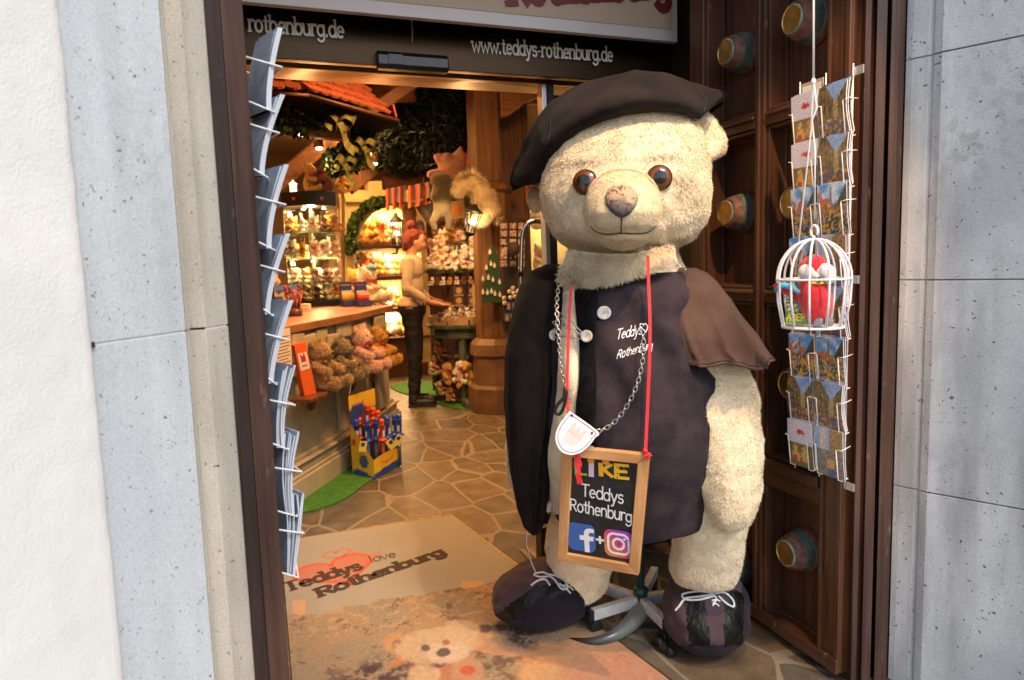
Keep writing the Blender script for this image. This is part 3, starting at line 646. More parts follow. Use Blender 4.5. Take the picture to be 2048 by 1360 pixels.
# ---------------------------------------------------------------- entrance mat
M_mat = vcol_mat('printed_mat', .9, fine=.18, bump=.5, spec=.15)
def matcol(X, Y):
    px, py = proj((X, Y, .01)); n = lambda s, o=0.: noise.noise(Vector((X*s+o, Y*s, o)))
    edge = 1155+(1050-px)*.168 + 9*n(9, 3)+4*n(40, 1)
    beige = Vector((.30, .27, .215))*(1+.05*n(6, 8))
    tower = (abs(px-598) < 13+3*n(30) and py > 1202) or (abs(px-945) < 22 and py > 1163)
    if py < edge and not tower: return beige
    c = Vector((.37, .26, .15)).lerp(Vector((.30, .245, .17)), min(1, max(0, .5+n(5, 2))))
    c = c.lerp(Vector((.46, .25, .13)), min(1, max(0, .9*n(7, 14)+.1)))
    depth = py-edge
    if tower and py < edge: return Vector((.46, .29, .16))
    dk = .9*n(11, 4)+.55*n(34, 7)+.6*n(90, 2)
    if dk > .30: c = c.lerp(Vector((.15, .11, .095)), min(.8, (dk-.30)*3))
    sp = n(140, 5)+.7*n(75, 6); c = c*(1+.22*sp)
    if depth < 60 and n(26, 9)+.5*n(60, 3) > .22: c = c.lerp(Vector((.50, .34, .20)), .6)
    def E(cx, cy, rx, ry, col, soft=.25, rot=0.):
        nonlocal c
        dx, dy = px-cx, py-cy; ca, sa = cos(rot), sin(rot); u, v = (dx*ca+dy*sa)/rx, (-dx*sa+dy*ca)/ry; r = sqrt(u*u+v*v)+.12*n(60, cx)
        if r < 1+soft:
            w_ = min(1, (1+soft-r)/soft)*.82
            if col[0] < .2 and soft >= .5: w_ *= min(1, max(0, .5+1.6*(n(22, 3)+.8*n(60, 2)+.5*n(130, 1))))
            c = c.lerp(Vector(col)*.82*(1+.16*n(45, 8)+.18*n(130, 9)), w_)
    cream, fur, dark = (.66, .48, .30), (.62, .35, .17), (.09, .06, .065)
    E(790, 1335, 60, 22, dark, .8, -.2); E(740, 1352, 45, 14, dark, .9); E(1010, 1320, 80, 40, (.16, .09, .06), .5, .3); E(1045, 1262, 45, 20, dark, .5)
    E(1060, 1310, 20, 50, dark, .5, -.5); E(960, 1275, 45, 16, (.66, .42, .24), .3, .15); E(1000, 1300, 60, 10, (.68, .36, .2), .3, .12)
    E(1110, 1335, 60, 42, (.72, .36, .17), .4); E(1190, 1310, 55, 38, (.74, .38, .20), .4); E(1235, 1345, 90, 30, (.68, .32, .20), .4); E(1080, 1350, 40, 20, (.66, .40, .2), .3)
    E(970, 1258, 12, 7, dark, .4); E(1003, 1255, 10, 6, dark, .4)
    E(885, 1345, 60, 36, (.55, .22, .12), .2); E(865, 1326, 26, 10, (.10, .07, .09), .2); E(800, 1322, 28, 8, (.58, .26, .13), .3, -.5)
    E(848, 1352, 30, 20, cream, .2); E(935, 1345, 30, 30, (.55, .33, .20), .3); E(935, 1342, 15, 9, (.62, .10, .06), .15)
    E(793, 1287, 24, 20, fur, .2); E(922, 1262, 34, 20, cream, .2); E(796, 1290, 10, 9, (.35, .18, .12), .3)
    E(872, 1292, 78, 34, cream, .12, -.12); E(895, 1305, 38, 20, (.70, .54, .38), .3, -.1)
    E(851, 1297, 8, 6, dark, .3); E(892, 1286, 7, 5, (.35, .12, .05), .3); E(887, 1306, 13, 8, (.05, .045, .06), .2, -.2)
    return c*.80
mt = thing('entrance_mat', 'beige entrance mat printed with a teddy photograph and a red heart logo', 'doormat', (.5, 2.3, 0))
T0 = Vector((.5, 2.3, 0)); y0m, y1m = 1.15, 3.405
NX, NY = 190, 360; P = []; cols = []
def medge(Y): return .858+(3.405-Y)*.149
for j in range(NY+1):
    Y = y0m+(y1m-y0m)*j/NY; row = []
    for i in range(NX+1):
        X = .015+(medge(Y)-.015)*i/NX; row.append(Vector((X, Y, .012))-T0); cols.append(matcol(X, Y))
    P.append(row)
mb = MB(); mb.grid(P, 0, False, cols); mb.vc[0] = tuple(cols[0])
q = [Vector((.015, y0m, 0)), Vector((medge(y0m), y0m, 0)), Vector((medge(y1m), y1m, 0)), Vector((.015, y1m, 0))]
for i in range(4):
    a, b_ = q[i]-T0, q[(i+1) % 4]-T0; mb.add([a, b_, b_+Vector((0, 0, .012)), a+Vector((0, 0, .012))], [(0, 1, 2, 3)], 0, False, (.3, .24, .17))
mb.build('carpet', M_mat, mt)
mb = MB()
def edge(a, b_, w, h):
    a, b_ = Vector(a), Vector(b_); d = (b_-a).normalized(); n = Vector((-d.y, d.x, 0))*w
    vs = [a, b_, b_+n, a+n]; mb.add([v-T0 for v in vs]+[v-T0+Vector((0, 0, h)) for v in vs], [(0, 3, 2, 1), (4, 5, 6, 7), (0, 1, 5, 4), (1, 2, 6, 5), (2, 3, 7, 6), (3, 0, 4, 7)])
edge((medge(y1m)+.004, y1m+.001, .001), (.01, y1m+.001, .001), -.006, .013); edge((medge(y0m)+.001, y0m, .001), (medge(y1m)+.001, y1m, .001), -.006, .011)
mb.build('metal_edge', M_brass, mt, fixn=True)
# logo on the mat
def affine(A, B, tot, vx, vy):
    u = (B-A)/tot; n = Vector((-u.y, u.x, 0)); return lambda a, b, h: A+u*a+n*b*vy+u*b*vx+Vector((0, 0, .0006+h))-T0
gz = .012
M_print = mat('print_brown', (.050, .026, .014), .9); M_pred = mat('print_red', (.58, .085, .03), .9)
mbR, mbB = MB(), MB()
A, B = gnd(573, 1184, gz), gnd(728, 1137, gz); tot = sum(G[c][0] for c in 'Teddys')
text(mbB, 'Teddys', affine(A, B, tot, .1, .95), 1, .34, serif=.22, h0=.0006, eps=.00003)
A, B = gnd(640, 1194, gz), gnd(893, 1108, gz); tot = sum(G[c][0] for c in 'Rothenburg')
text(mbB, 'Rothenburg', affine(A, B, tot, .1, .78), 1, .34, serif=.22, h0=.0016, eps=.00003)
A, B = gnd(742, 1126, gz), gnd(795, 1113, gz); tot = sum(G[c][0] for c in 'love')
text(mbB, 'love', affine(A, B, tot, .1, 1.2), 1, .12, h0=.0012, eps=.00003)
def heart(t, s): x = 16*sin(t)**3; y = 13*cos(t)-5*cos(2*t)-2*cos(3*t)-cos(4*t); return (x*s, y*s)
def heart_on(mb, ctr, right, up, w, n=40, hh=0.):
    pl = [heart(2*pi*i/n, 1/17) for i in range(n+1)]; vs, fs = strip2d(pl, w); mb.add([ctr+right*p.x+up*p.y+Vector((0, 0, .0006+hh))-T0 for p in vs], fs)
c1 = gnd(672, 1140, gz); R_ = (gnd(770, 1118, gz)-gnd(605, 1165, gz))/2*1.0; U_ = Vector((-R_.y, R_.x, 0))*.95
heart_on(mbR, c1, R_, U_, .075); heart_on(mbR, c1+Vector((0, 0, 0)), R_*.9, U_*.9, .03, hh=.0001)
for k in range(-13, 14):
    x = k/14*.96; ys = [heart(2*pi*i/200, 1/17) for i in range(200)]; near = [y for xx, y in ys if abs(xx-x) < .03]
    if near:
        lo, hi = min(near), max(near); vs, fs = strip2d([(x, lo), (x, hi)], .034); mbR.add([c1+R_*p.x+U_*p.y+Vector((0, 0, .0008))-T0 for p in vs], fs)
c2 = gnd(675, 1108, gz); heart_on(mbR, c2, R_*.36, U_*.36, .11)
for (a, b_) in (((707, 1101), (712, 1099)), ((705, 1104), (704, 1108)), ((745, 1108), (760, 1113)), ((755, 1104), (762, 1108))):
    p, q_ = gnd(*a, gz), gnd(*b_, gz); d = (q_-p).normalized()*.004; n = Vector((-d.y, d.x, 0)); mbR.add([v+Vector((0, 0, .0009))-T0 for v in (p-n, q_-n, q_+n, p+n)], [(0, 1, 2, 3)])
mbR.build('heart_logo', M_pred, mt); mbB.build('lettering', M_print, mt)
# wooden rail set into the floor right of the mat
mb = MB(); a = gnd(1042, 1103); b_ = gnd(1100, 1160)
for k, w in enumerate((.0, .028)):
    x = 1.035+k*.03; mb.box2((x, 2.30, .0005), (x+.024, 2.85, .008))
tag(mb.build('floor_rail', mat('rail_wood', (.20, .13, .09), .5, var=.3, vscale=12), bevel=.002, fixn=True), 'brown metal guide rails in the floor right of the mat', 'floor rail')
# ---------------------------------------------------------------- postcards and their wire rack on the right door
M_card = vcol_mat('postcard_print', .25, spec=.5)
def cardpic(kind, u, v, s):
    """u to the right, v upwards, both 0..1; one printed picture"""
    n = lambda f, o=0.: noise.noise(Vector((u*f+s*7.1+o, v*f*1.4, s*3.3+o)))
    if kind == 'logo':
        if v > .52:
            d = sqrt(((u-.55)/.20)**2+((v-.76)/.07)**2)+.5*n(16)
            return (.55, .05, .06) if d < .75 else (.62, .60, .72)
        c = Vector((.22, .13, .06)) if n(5) > -.1 else Vector((.12, .14, .05))
        for cx, cy, r in ((.32, .22, .16), (.66, .24, .15), (.66, .40, .08), (.32, .40, .09)):
            if sqrt((u-cx)**2+((v-cy)*1.3)**2)+.05*n(18) < r: c = Vector((.62, .36, .10))*(1+.3*n(25))
        if abs(u-.28) < .08 and abs(v-.15) < .07: c = Vector((.45, .06, .04))
        return tuple(c)
    if kind == 'street':
        c = Vector((.20, .15, .075))*(1+.7*n(10)+.4*n(30))
        if abs((v*22+u*8) % 1-.5) < .16: c = c*.45
        if abs((u*7+v*1) % 1-.5) < .12: c = c*.6
        if v > .66+.9*abs(u-.62) : c = Vector((.22, .34, .62))
        elif abs(u-.62) < .08 and v > .3: c = Vector((.36, .27, .13))*(1+.5*n(25))
        if v < .36:
            c = Vector((.16, .12, .08))*(1+.6*n(20))
            if n(9, 3) > .12: c = Vector((.60, .34, .06))
            if n(9, 9) > .22: c = Vector((.05, .12, .36))
            if n(10, 5) > .30: c = Vector((.42, .10, .05))
        return tuple(c)
    if kind == 'market':
        if v > .60:
            c = Vector((.10, .30, .70)).lerp(Vector((.55, .68, .85)), max(0, min(1, .3+n(4)*1.3)))
            if abs(u-.45) < .025+.10*max(0, .86-v) and v < .93: c = Vector((.12, .18, .18))
            if v < .70+.25*n(8) and u < .62: c = Vector((.50, .15, .06))
            if u > .62 and v < .6+(u-.62)*1.1: c = Vector((.06, .07, .05))
            return tuple(c)
        c = Vector((.07, .10, .05))*(1+.9*n(24))
        if n(16, 2) > .18: c = Vector((.42, .30, .36))
        if n(9, 8) > .20: c = Vector((.66, .36, .04))
        if v > .42 and n(12, 4) > .05: c = Vector((.36, .16, .10))
        return tuple(c)
    if kind == 'square':
        if v > .55:
            c = Vector((.30, .42, .66)); 
            if abs(u-.3) < .10: c = Vector((.55, .48, .44))
            if u > .5: c = Vector((.30, .20, .10))*(1+.6*n(18))
            return tuple(c)
        c = Vector((.22, .20, .17))*(1+.5*n(12))
        if abs(u-.55) < .14 and v < .38: c = Vector((.60, .34, .10)) if v > .18 else Vector((.10, .13, .32))
        return tuple(c)
    if kind == 'cover':
        c = Vector((.08, .16, .05))*(1+1.2*n(20))
        if n(15, 2) > .22: c = Vector((.55, .55, .42))
        if v > .72: c = Vector((.10, .16, .50))*(1+.6*n(6))
        if v < .1: c = Vector((.20, .34, .08))
        return tuple(c)
    if kind == 'bluebox':
        c = Vector((.03, .07, .25))
        if n(6) > .15: c = Vector((.50, .30, .12))
        if v > .8: c = Vector((.10, .16, .45))
        return tuple(c)
    return (.6, .6, .65)
def card_mesh(kind, seed, w, h, t=.0015, nx=30, ny=42, bend=.0, edge=(.70, .70, .72)):
    """a stack of cards: local x width, z height (bottom at 0), faces -y, thickness +y"""
    mb = MB(); P, cols = [], []
    f = lambda v: bend*sin(pi*v)*-1
    for j in range(ny+1):
        v = j/ny; P.append([Vector((-w/2+w*i/nx, f(v), v*h)) for i in range(nx+1)]); cols += [tuple(q*(1+.55*noise.noise(Vector((i*.9+seed*9, j*.9, seed)))) for q in cardpic(kind, (i+.5)/(nx+1), v, seed)) for i in range(nx+1)]
    mb.grid(P, 0, False, cols)
    for j in range(ny):
        v0, v1 = j/ny, (j+1)/ny; a, b_ = f(v0), f(v1)
        for x in (-w/2, w/2): mb.add([(x, a, v0*h), (x, a+t, v0*h), (x, b_+t, v1*h), (x, b_, v1*h)], [(0, 1, 2, 3)], 0, False, edge)
        mb.add([(-w/2, a+t, v0*h), (w/2, a+t, v0*h), (w/2, b_+t, v1*h), (-w/2, b_+t, v1*h)], [(0, 3, 2, 1)], 0, False, edge)
    mb.add([(-w/2, 0, h), (w/2, 0, h), (w/2, t, h), (-w/2, t, h)], [(0, 1, 2, 3)], 0, False, edge); mb.add([(-w/2, 0, 0), (w/2, 0, 0), (w/2, t, 0), (-w/2, t, 0)], [(0, 3, 2, 1)], 0, False, edge)
    return mb
RX = 1.500                       # front wires of the rack
rowpx = [195, 290, 380, 478, 575, 668, 753, 840]
rowz = [atX(1594, y, RX).z for y in rowpx]
CY = [(1.665, 1.562), (1.556, 1.452)]
CW, CH = .099, .142
rack = thing('postcard_rack', 'white wire postcard rack hanging on the open wooden door beside the birdcage', 'postcard rack', (1.56, 1.56, rowz[-1]-CH))
K0 = Vector((1.56, 1.56, rowz[-1]-CH))
mb = MB(); ztop, zbot = rowz[0]+.02, rowz[-1]-CH-.02
for y in (1.672, 1.573, 1.478): mb.tube([Vector((1.53, y, zbot))-K0, Vector((1.53, y, ztop+.03))-K0], .0018, 6)
for rz_ in rowz:
    zb = rz_-CH+.004
    for ya, yb in CY:
        # bottom loop and front hairpins
        for yy in (ya-.014, yb+.014):
            mb.tube([Vector((1.53, yy, zb))-K0, Vector((1.508, yy, zb-.006))-K0, Vector((1.494, yy, zb))-K0, Vector((1.484, yy, zb+.088))-K0], .0014, 6)
        mb.tube([Vector((1.484, ya-.014, zb+.088))-K0, Vector((1.484, ya+.0, zb+.090))-K0, Vector((1.532, ya+.002, zb+.094))-K0], .0014, 6)
        mb.tube([Vector((1.484, yb+.014, zb+.088))-K0, Vector((1.484, yb-.006, zb+.090))-K0, Vector((1.532, yb+.010, zb+.094))-K0], .0014, 6)
    mb.tube([Vector((1.53, 1.672, zb))-K0, Vector((1.53, 1.478, zb))-K0], .0018, 6)
mb.build('wire_frame', M_white, rack)
for z in (ztop+.01, (ztop+zbot)/2+.02, zbot): mb = MB(); mb.box(Vector((1.535, 1.466, z))-K0, (.003, .035, .022)); mb.build('hanging_tab', mat('tab_grey', (.5, .52, .53), .4, metal=.5), rack)
kinds = [('logo', 'street'), ('logo', 'street'), ('market', 'market'), ('market', 'square'), ('logo', 'street'), ('market', 'market'), ('street', 'street'), ('logo', 'square')]
kname = {'logo': 'white topped bear postcards', 'street': 'brown street postcards', 'market': 'blue sky market postcards', 'square': 'market square postcards'}
rown = ['top', 'second', 'third', 'fourth', 'fifth', 'sixth', 'seventh', 'bottom']; rnd = random.Random(3)
for i, rz_ in enumerate(rowz):
    for j, (ya, yb) in enumerate(CY):
        k = kinds[i][j]; bulge = .010 if k == 'street' else .003
        nst = 3 if k == 'street' else 2
        me = MB()
        for q in range(nst):
            c = card_mesh(k, i+.3*j+.1*q, CW, CH, .0022 if k != 'street' else .003, bend=bulge); dx = rnd.uniform(-.002, .002); lean = .02*q
            me.add([(v[0]+dx, v[1]+q*.0045+v[2]*.03*q, v[2]+.004*q) for v in c.v], c.f); me.vc[-len(c.v):] = c.vc
        o = me.build('postcard_stack', M_card)
        o.location = (RX+.004, (ya+yb)/2, rz_-CH+.002); o.rotation_euler = Euler((radians(5+rnd.uniform(-1.5, 1.5)), 0, 0)).to_matrix().to_4x4().to_euler()
        # local -y must face world -x
        M = Matrix.Rotation(radians(-90+rnd.uniform(-2, 2)), 4, 'Z') @ Matrix.Rotation(radians(rnd.uniform(-.5, 1)+5), 4, 'X')
        o.rotation_euler = M.to_euler()
        tag(o, '%s in the rack\'s %s row, %s column' % (kname[k], rown[i], 'left' if j == 0 else 'right'), 'postcards', 'postcards in the wire rack on the door')
mb = MB(); mb.box((0, 0, .05), (.085, .003, .10)); mb.box((0, -.002, .055), (.07, .001, .07), mi=1)
o = mb.build('price_card', [mat('card_rim', (.42, .34, .26), .4), mat('card_cream', (.74, .72, .64), .5)]); o.location = (1.54, 1.635, rowz[0]-.055); o.rotation_euler = (radians(0), 0, radians(-90))
tag(o, 'small cream card in a clear holder at the top of the postcard rack', 'card')
# hanging cord
mb = MB(); hk = atX(1629, 441, 1.34); tp = atX(1627, -60, 1.34); kn = atX(1627, 163, 1.34)
CG = Vector((1.34, 0, 0))
mb.tube([tp+Vector((0, 0, .3)), tp, kn], .0028, 6); mb.ell(kn, (.006, .006, .009), n=8, m=6)
mb.tube([kn, atX(1634, 215, 1.34), atX(1624, 240, 1.34), atX(1630, 300, 1.34), hk+Vector((0, 0, .004))], .0022, 6)
mb.tube([kn, atX(1622, 260, 1.35), atX(1603, 430, 1.37), atX(1586, 590, 1.385)], .0022, 6)
tag(mb.build('cord', mat('cord_white', (.78, .78, .80), .8)), 'white cord that holds the birdcage in front of the postcards', 'cord')
# ---------------------------------------------------------------- birdcage and toy parrot
mid = atX(1627, 558, 1.34); bot = atX(1620, 655, 1.34); top = atX(1628, 478, 1.34)
cr = 69*(mid-CAM).dot(Fv)/FPX
cage = thing('birdcage', 'small white wire birdcage with a domed top hanging before the postcard rack', 'birdcage', (mid.x, mid.y, bot.z))
hm, ht, hh = mid.z-bot.z, top.z-bot.z, hk.z-bot.z
mb = MB()
def ringp(r, z, n=40): return [Vector((r*cos(2*pi*k/n), r*sin(2*pi*k/n), z)) for k in range(n)]
mb.tube(ringp(cr, hm), .0032, 6, closed=True); mb.build('ring', M_white, cage)
rb = cr*.83; mb = MB(); mb.tube(ringp(rb, .003), .0036, 6, closed=True); mb.lathe([(0, rb), (.002, rb), (.002, .001)], (0, 0, 0), (0, 0, 1), 32, cap=False); mb.build('base', M_white, cage)
mb = MB()
for k in range(12):
    a = 2*pi*(k+.35)/12; c, s = cos(a), sin(a)
    path = [(rb*c, rb*s, .003), (cr*.97*c, cr*.97*s, hm*.55), (cr*c, cr*s, hm)]+[(cr*cos(t)*c, cr*cos(t)*s, hm+(ht-hm)*sin(t)) for t in [pi/2*q/9 for q in range(1, 9)]]+[(.001*c, .001*s, ht)]
    mb.tube(path, .0031, 6)
mb.build('bars', M_white, cage)
mb = MB(); mb.tube([(0, 0, ht-.004), (0, 0, ht+.006)]+[(0, .012*cos(t), ht+.02+.014*sin(t)) for t in [-pi/2+2*pi*q/14*.86 for q in range(15)]], .0036, 7); mb.build('hook', M_white, cage)
M_red = mat('parrot_red', (.62, .010, .018), .85, var=.15, vscale=60, bump=.5, bscale=500, sheen=.4); M_pw = mat('plush_white', (.78, .70, .70), .9, bump=.4, bscale=400, sheen=.3)
M_pb = mat('plush_blue', (.12, .48, .72), .9, bump=.3, bscale=400); M_pg = mat('plush_grey', (.22, .24, .28), .95, bump=.5, bscale=300); M_py = mat('plush_yellow', (.80, .62, .06), .9); M_pk = mat('beak_black', (.02, .015, .02), .4)
par = thing('toy_parrot', 'red plush parrot with a white beak and blue wing tips sitting inside the birdcage', 'toy parrot', (mid.x, mid.y, bot.z+.006), radians(-43))
# local x: picture right, y: away from the camera
b = MB(); s_ = cr/.079
b.ell((.004*s_, 0, .062*s_), (.037*s_, .034*s_, .062*s_), (0, radians(-14), 0)); b.ell((.0, 0, .132*s_), (.032*s_, .031*s_, .030*s_)); b.ell((-.004, .0, .10*s_), (.026*s_, .026*s_, .03*s_)); b.ell((-.055*s_, .004, .085*s_), (.034*s_, .010, .014*s_), (0, radians(15), 0)); b.ell((-.028*s_, .01, .07*s_), (.02*s_, .014, .02*s_))
me = remeshed(b, .0022, 4); setmat(me, [M_red]); link('body', me, par, fixn=False)
b = MB(); b.ell((-.012*s_, -.020*s_, .124*s_), (.021*s_, .014*s_, .019*s_)); b.ell((.022*s_, -.018*s_, .124*s_), (.022*s_, .016*s_, .019*s_)); b.ell((.032*s_, -.022*s_, .110*s_), (.012*s_, .012*s_, .016*s_)); b.ell((.006*s_, -.020*s_, .114*s_), (.012*s_, .012*s_, .010*s_))
me = remeshed(b, .0018, 3); setmat(me, [M_pw]); link('beak', me, par, fixn=False)
b = MB(); b.ell((.012*s_, -.033*s_, .106*s_), (.006*s_, .004*s_, .006*s_), n=10, m=8); b.build('beak_tip', M_pk, par)
b = MB(); b.ell((.007*s_, -.016*s_, .098*s_), (.018*s_, .016*s_, .005*s_)); b.build('neck_band', M_py, par)
b = MB(); b.tube([(-.082*s_, 0, .083*s_), (-.066*s_, -.004, .094*s_), (-.045*s_, -.006, .090*s_), (-.03*s_, -.012, .078*s_), (-.008*s_, -.030, .080*s_)], [.005*s_, .007*s_, .008*s_, .006*s_, .004*s_], 8); b.build('wing_edge', M_pb, par)
for x in (.012, .034): b = MB(); b.ell((x*s_, -.018*s_, .010*s_), (.010*s_, .013*s_, .011*s_)); b.ell((x*s_-.006, -.026*s_, .006*s_), (.006*s_, .006*s_, .006*s_), n=8, m=6); b.build('foot', M_pg, par)
b = MB(); b.ell((-.035*s_, 0, .140*s_), (.002, .002, .002)); 
# picture card standing in the cage
c = card_mesh('cover', 2.2, .095*s_, .095*s_, .001); o = c.build('picture_card', M_card)
o.location = (mid.x-.006, mid.y+.012, bot.z+.008); o.rotation_euler = (0, 0, radians(-43)); tag(o, 'green picture card with yellow writing standing in the birdcage behind the parrot', 'picture card')
mb = MB(); text(mb, 'ABER HIER', lambda u, v, h: Vector((-.045*s_+u, -.0012-h, .010*s_+v)), .0098*s_, .26); mb.build('lettering', mat('print_yellow', (.80, .70, .03), .5), o)

# ---------------------------------------------------------------- brochure rack on the left door leaf
lr = thing('brochure_rack', 'white wire brochure rack on the left door leaf seen from the side', 'brochure rack', (.0, 1.66, .5)); K1 = Vector((0, 1.66, .5))
packs = [(572, 58, 545, 222), (573, 190, 531, 352), (585, 330, 545, 497), (584, 467, 542, 628), (590, 600, 549, 765), (597, 730, 572, 895), (605, 862, 590, 1028), (612, 985, 592, 1150)]
mb = MB(); M_br = [mat('brochure_blue', (.27, .34, .45), .35, var=.2, vscale=14), mat('brochure_white', (.58, .63, .70), .4), mat('brochure_dark', (.10, .15, .28), .3, var=.3, vscale=20)]
YB = 1.72
for i, (tx, ty, bx, by) in enumerate(packs):
    T, B = atY(tx, ty, YB-.05), atY(bx, by, YB-.05); H = T.z-B.z; rr = random.Random(i)
    pk = MB(); ns = (3, 3, 2, 3, 2, 5, 6, 7)[i]; yaw_ = radians(24)
    for k in range(ns):
        f = k/max(1, ns-1); tt = (.0085 if i < 5 else .0035)*(1 if k else 1.4); fan = .012 if i < 5 else .030
        x0 = B.x-.002-fan*.5*f; x1 = T.x-.002-fan*f-.006*rr.random(); bow = rr.uniform(.002, .008)*(1 if i > 4 else .5); yo = rr.uniform(-.003, .003)+.002*k; zo = -rr.uniform(0, .012)*(k > 0)
        if i == 7: x1 = T.x-.040*f-rr.random()*.008; bow = -.012*rr.random()
        rows = []
        for q in range(9):
            v = q/8; x = x0+(x1-x0)*v**1.3-bow*sin(pi*v); nr = Vector((x, YB-.052+yo, B.z+H*v+zo*v)); fr = nr+Vector((-.098*sin(yaw_), .098*cos(yaw_), 0)); tv = Vector((-cos(yaw_), -sin(yaw_), 0))*tt
            rows.append([nr, fr, fr+tv, nr+tv])
        pk.loft(rows, 0, False); o0 = [(r[0]+Vector((0, -.0006, 0)), r[3]+Vector((0, -.0006, 0))) for r in rows]; pk.grid([[p, q] for p, q in o0], 1, False)
    o = pk.build('brochure_stack', M_br, fixn=True, bevel=0)
    nm = ['topmost, level with the web address', 'second from the top', 'third from the top', 'fourth from the top', 'fifth from the top', 'third from the bottom', 'second from the bottom', 'lowest, splayed and creased']
    tag(o, 'bluish brochures in the left wire rack, '+nm[i], 'brochures', 'brochures in the left wire rack')
    zc = B.z+H*.52; xo = T.x*.55+B.x*.45
    mb.tube([Vector((-.004, YB-.058, zc+.02))-K1, Vector((xo+.004, YB-.060, zc))-K1, Vector((xo-.012, YB+.0, zc))-K1, Vector((xo-.03, YB+.058, zc))-K1, Vector((-.004, YB+.058, zc+.02))-K1], .0026, 6)
    mb.tube([Vector((-.004, YB-.058, B.z+.02))-K1, Vector((B.x+.004, YB-.058, B.z-.004))-K1, Vector((B.x+.004, YB+.055, B.z-.004))-K1, Vector((-.004, YB+.055, B.z+.02))-K1], .0024, 6)
for y in (YB-.058, YB+.058): mb.tube([Vector((-.004, y, .62))-K1, Vector((-.004, y, 2.05))-K1], .0024, 6)
mb.build('wire_frame', M_white, lr)
# ---------------------------------------------------------------- the large teddy bear
BA = radians(30.5); BO = Vector((1.165, 1.975, 0))
bx_, by_ = Vector((cos(BA), -sin(BA), 0)), Vector((sin(BA), cos(BA), 0))
bear = thing('teddy_bear', 'huge cream plush teddy bear standing in the doorway dressed as a night watchman', 'teddy bear', BO, -BA)
def loc(P): d = Vector(P)-BO; return Vector((d.dot(bx_), d.dot(by_), d.z))
CL = loc(CAM)
def bl(px, py, d=0.):
    r = ray(px, py); rl = Vector((r.dot(bx_), r.dot(by_), r.z)); return CL + rl*((d-CL.y)/rl.y)
def rdir(px, py): r = ray(px, py); return Vector((r.dot(bx_), r.dot(by_), r.z)).normalized()
def hring(py, pL, pR, d, ry, n=28, e=1., tilt=0.):
    L_, R_ = bl(pL, py, d), bl(pR, py, d); c = (L_+R_)/2; rx = (R_.x-L_.x)/2; f = lambda t: math.copysign(abs(t)**e, t)
    return [Vector((c.x+rx*f(cos(2*pi*k/n)), d+ry*f(sin(2*pi*k/n)), c.z+tilt*rx*cos(2*pi*k/n))) for k in range(n)]
def hloft(rows, n=28, e=1., mb=None, cap=True):
    mb = mb or MB(); mb.loft([hring(*r, n=n, e=e) for r in rows], 0, True, cap); return mb
head = [(216, 1205, 1325, 0, .12), (226, 1160, 1360, 0, .19), (250, 1122, 1388, 0, .24), (290, 1098, 1408, -.01, .275), (340, 1086, 1418, -.02, .295), (390, 1083, 1421, -.03, .30), (430, 1090, 1419, -.03, .295), (460, 1105, 1408, -.03, .28), (483, 1132, 1385, -.02, .25), (500, 1168, 1345, -.01, .20), (509, 1210, 1290, 0, .12)]
hb = MB(); hloft(head, 36, .92, hb)
def lim(rows, dmb, n=24, e=1.): return hloft(rows, n, e, dmb)
lim([(470, 1150, 1345, .05, .16), (520, 1130, 1360, .03, .20), (560, 1118, 1375, .02, .21), (600, 1115, 1400, 0, .2)], hb)
body_rows = [(545, 1135, 1365, .02, .19), (580, 1090, 1415, .01, .22), (640, 1075, 1440, -.01, .25), (720, 1072, 1440, -.03, .27), (820, 1080, 1440, -.05, .285), (920, 1088, 1440, -.02, .25), (965, 1110, 1430, .02, .2)]
lim(body_rows, hb, 30)
# right arm in the picture
lim([(560, 1350, 1405, -.06, .05), (620, 1345, 1440, -.09, .08), (700, 1346, 1480, -.13, .10), (790, 1350, 1518, -.16, .118), (870, 1368, 1524, -.18, .112), (940, 1388, 1526, -.20, .105), (985, 1400, 1522, -.21, .10), (1025, 1414, 1510, -.215, .085), (1048, 1430, 1496, -.215, .06), (1060, 1450, 1480, -.215, .03)], hb)
hb.ell(bl(1412, 960, -.235), (.026, .04, .045), (0, .25, 0))
# the other arm inside the hanging coat
lim([(560, 1085, 1150, 0, .07), (640, 1050, 1130, -.02, .10), (740, 1030, 1120, -.04, .11), (830, 1018, 1105, -.04, .115), (900, 1012, 1100, -.05, .11), (960, 1020, 1092, -.05, .10), (1000, 1040, 1080, -.05, .06)], hb)
# legs
lim([(930, 1320, 1490, -.08, .14), (1030, 1342, 1496, -.08, .13), (1090, 1345, 1490, -.07, .12), (1120, 1340, 1482, -.06, .11), (1142, 1338, 1478, -.05, .105), (1160, 1345, 1470, -.04, .095)], hb)
lim([(880, 1092, 1240, .02, .14), (1000, 1096, 1236, .04, .135), (1090, 1094, 1230, .07, .12), (1140, 1096, 1224, .10, .115), (1170, 1100, 1216, .11, .11), (1185, 1105, 1205, .11, .10)], hb)
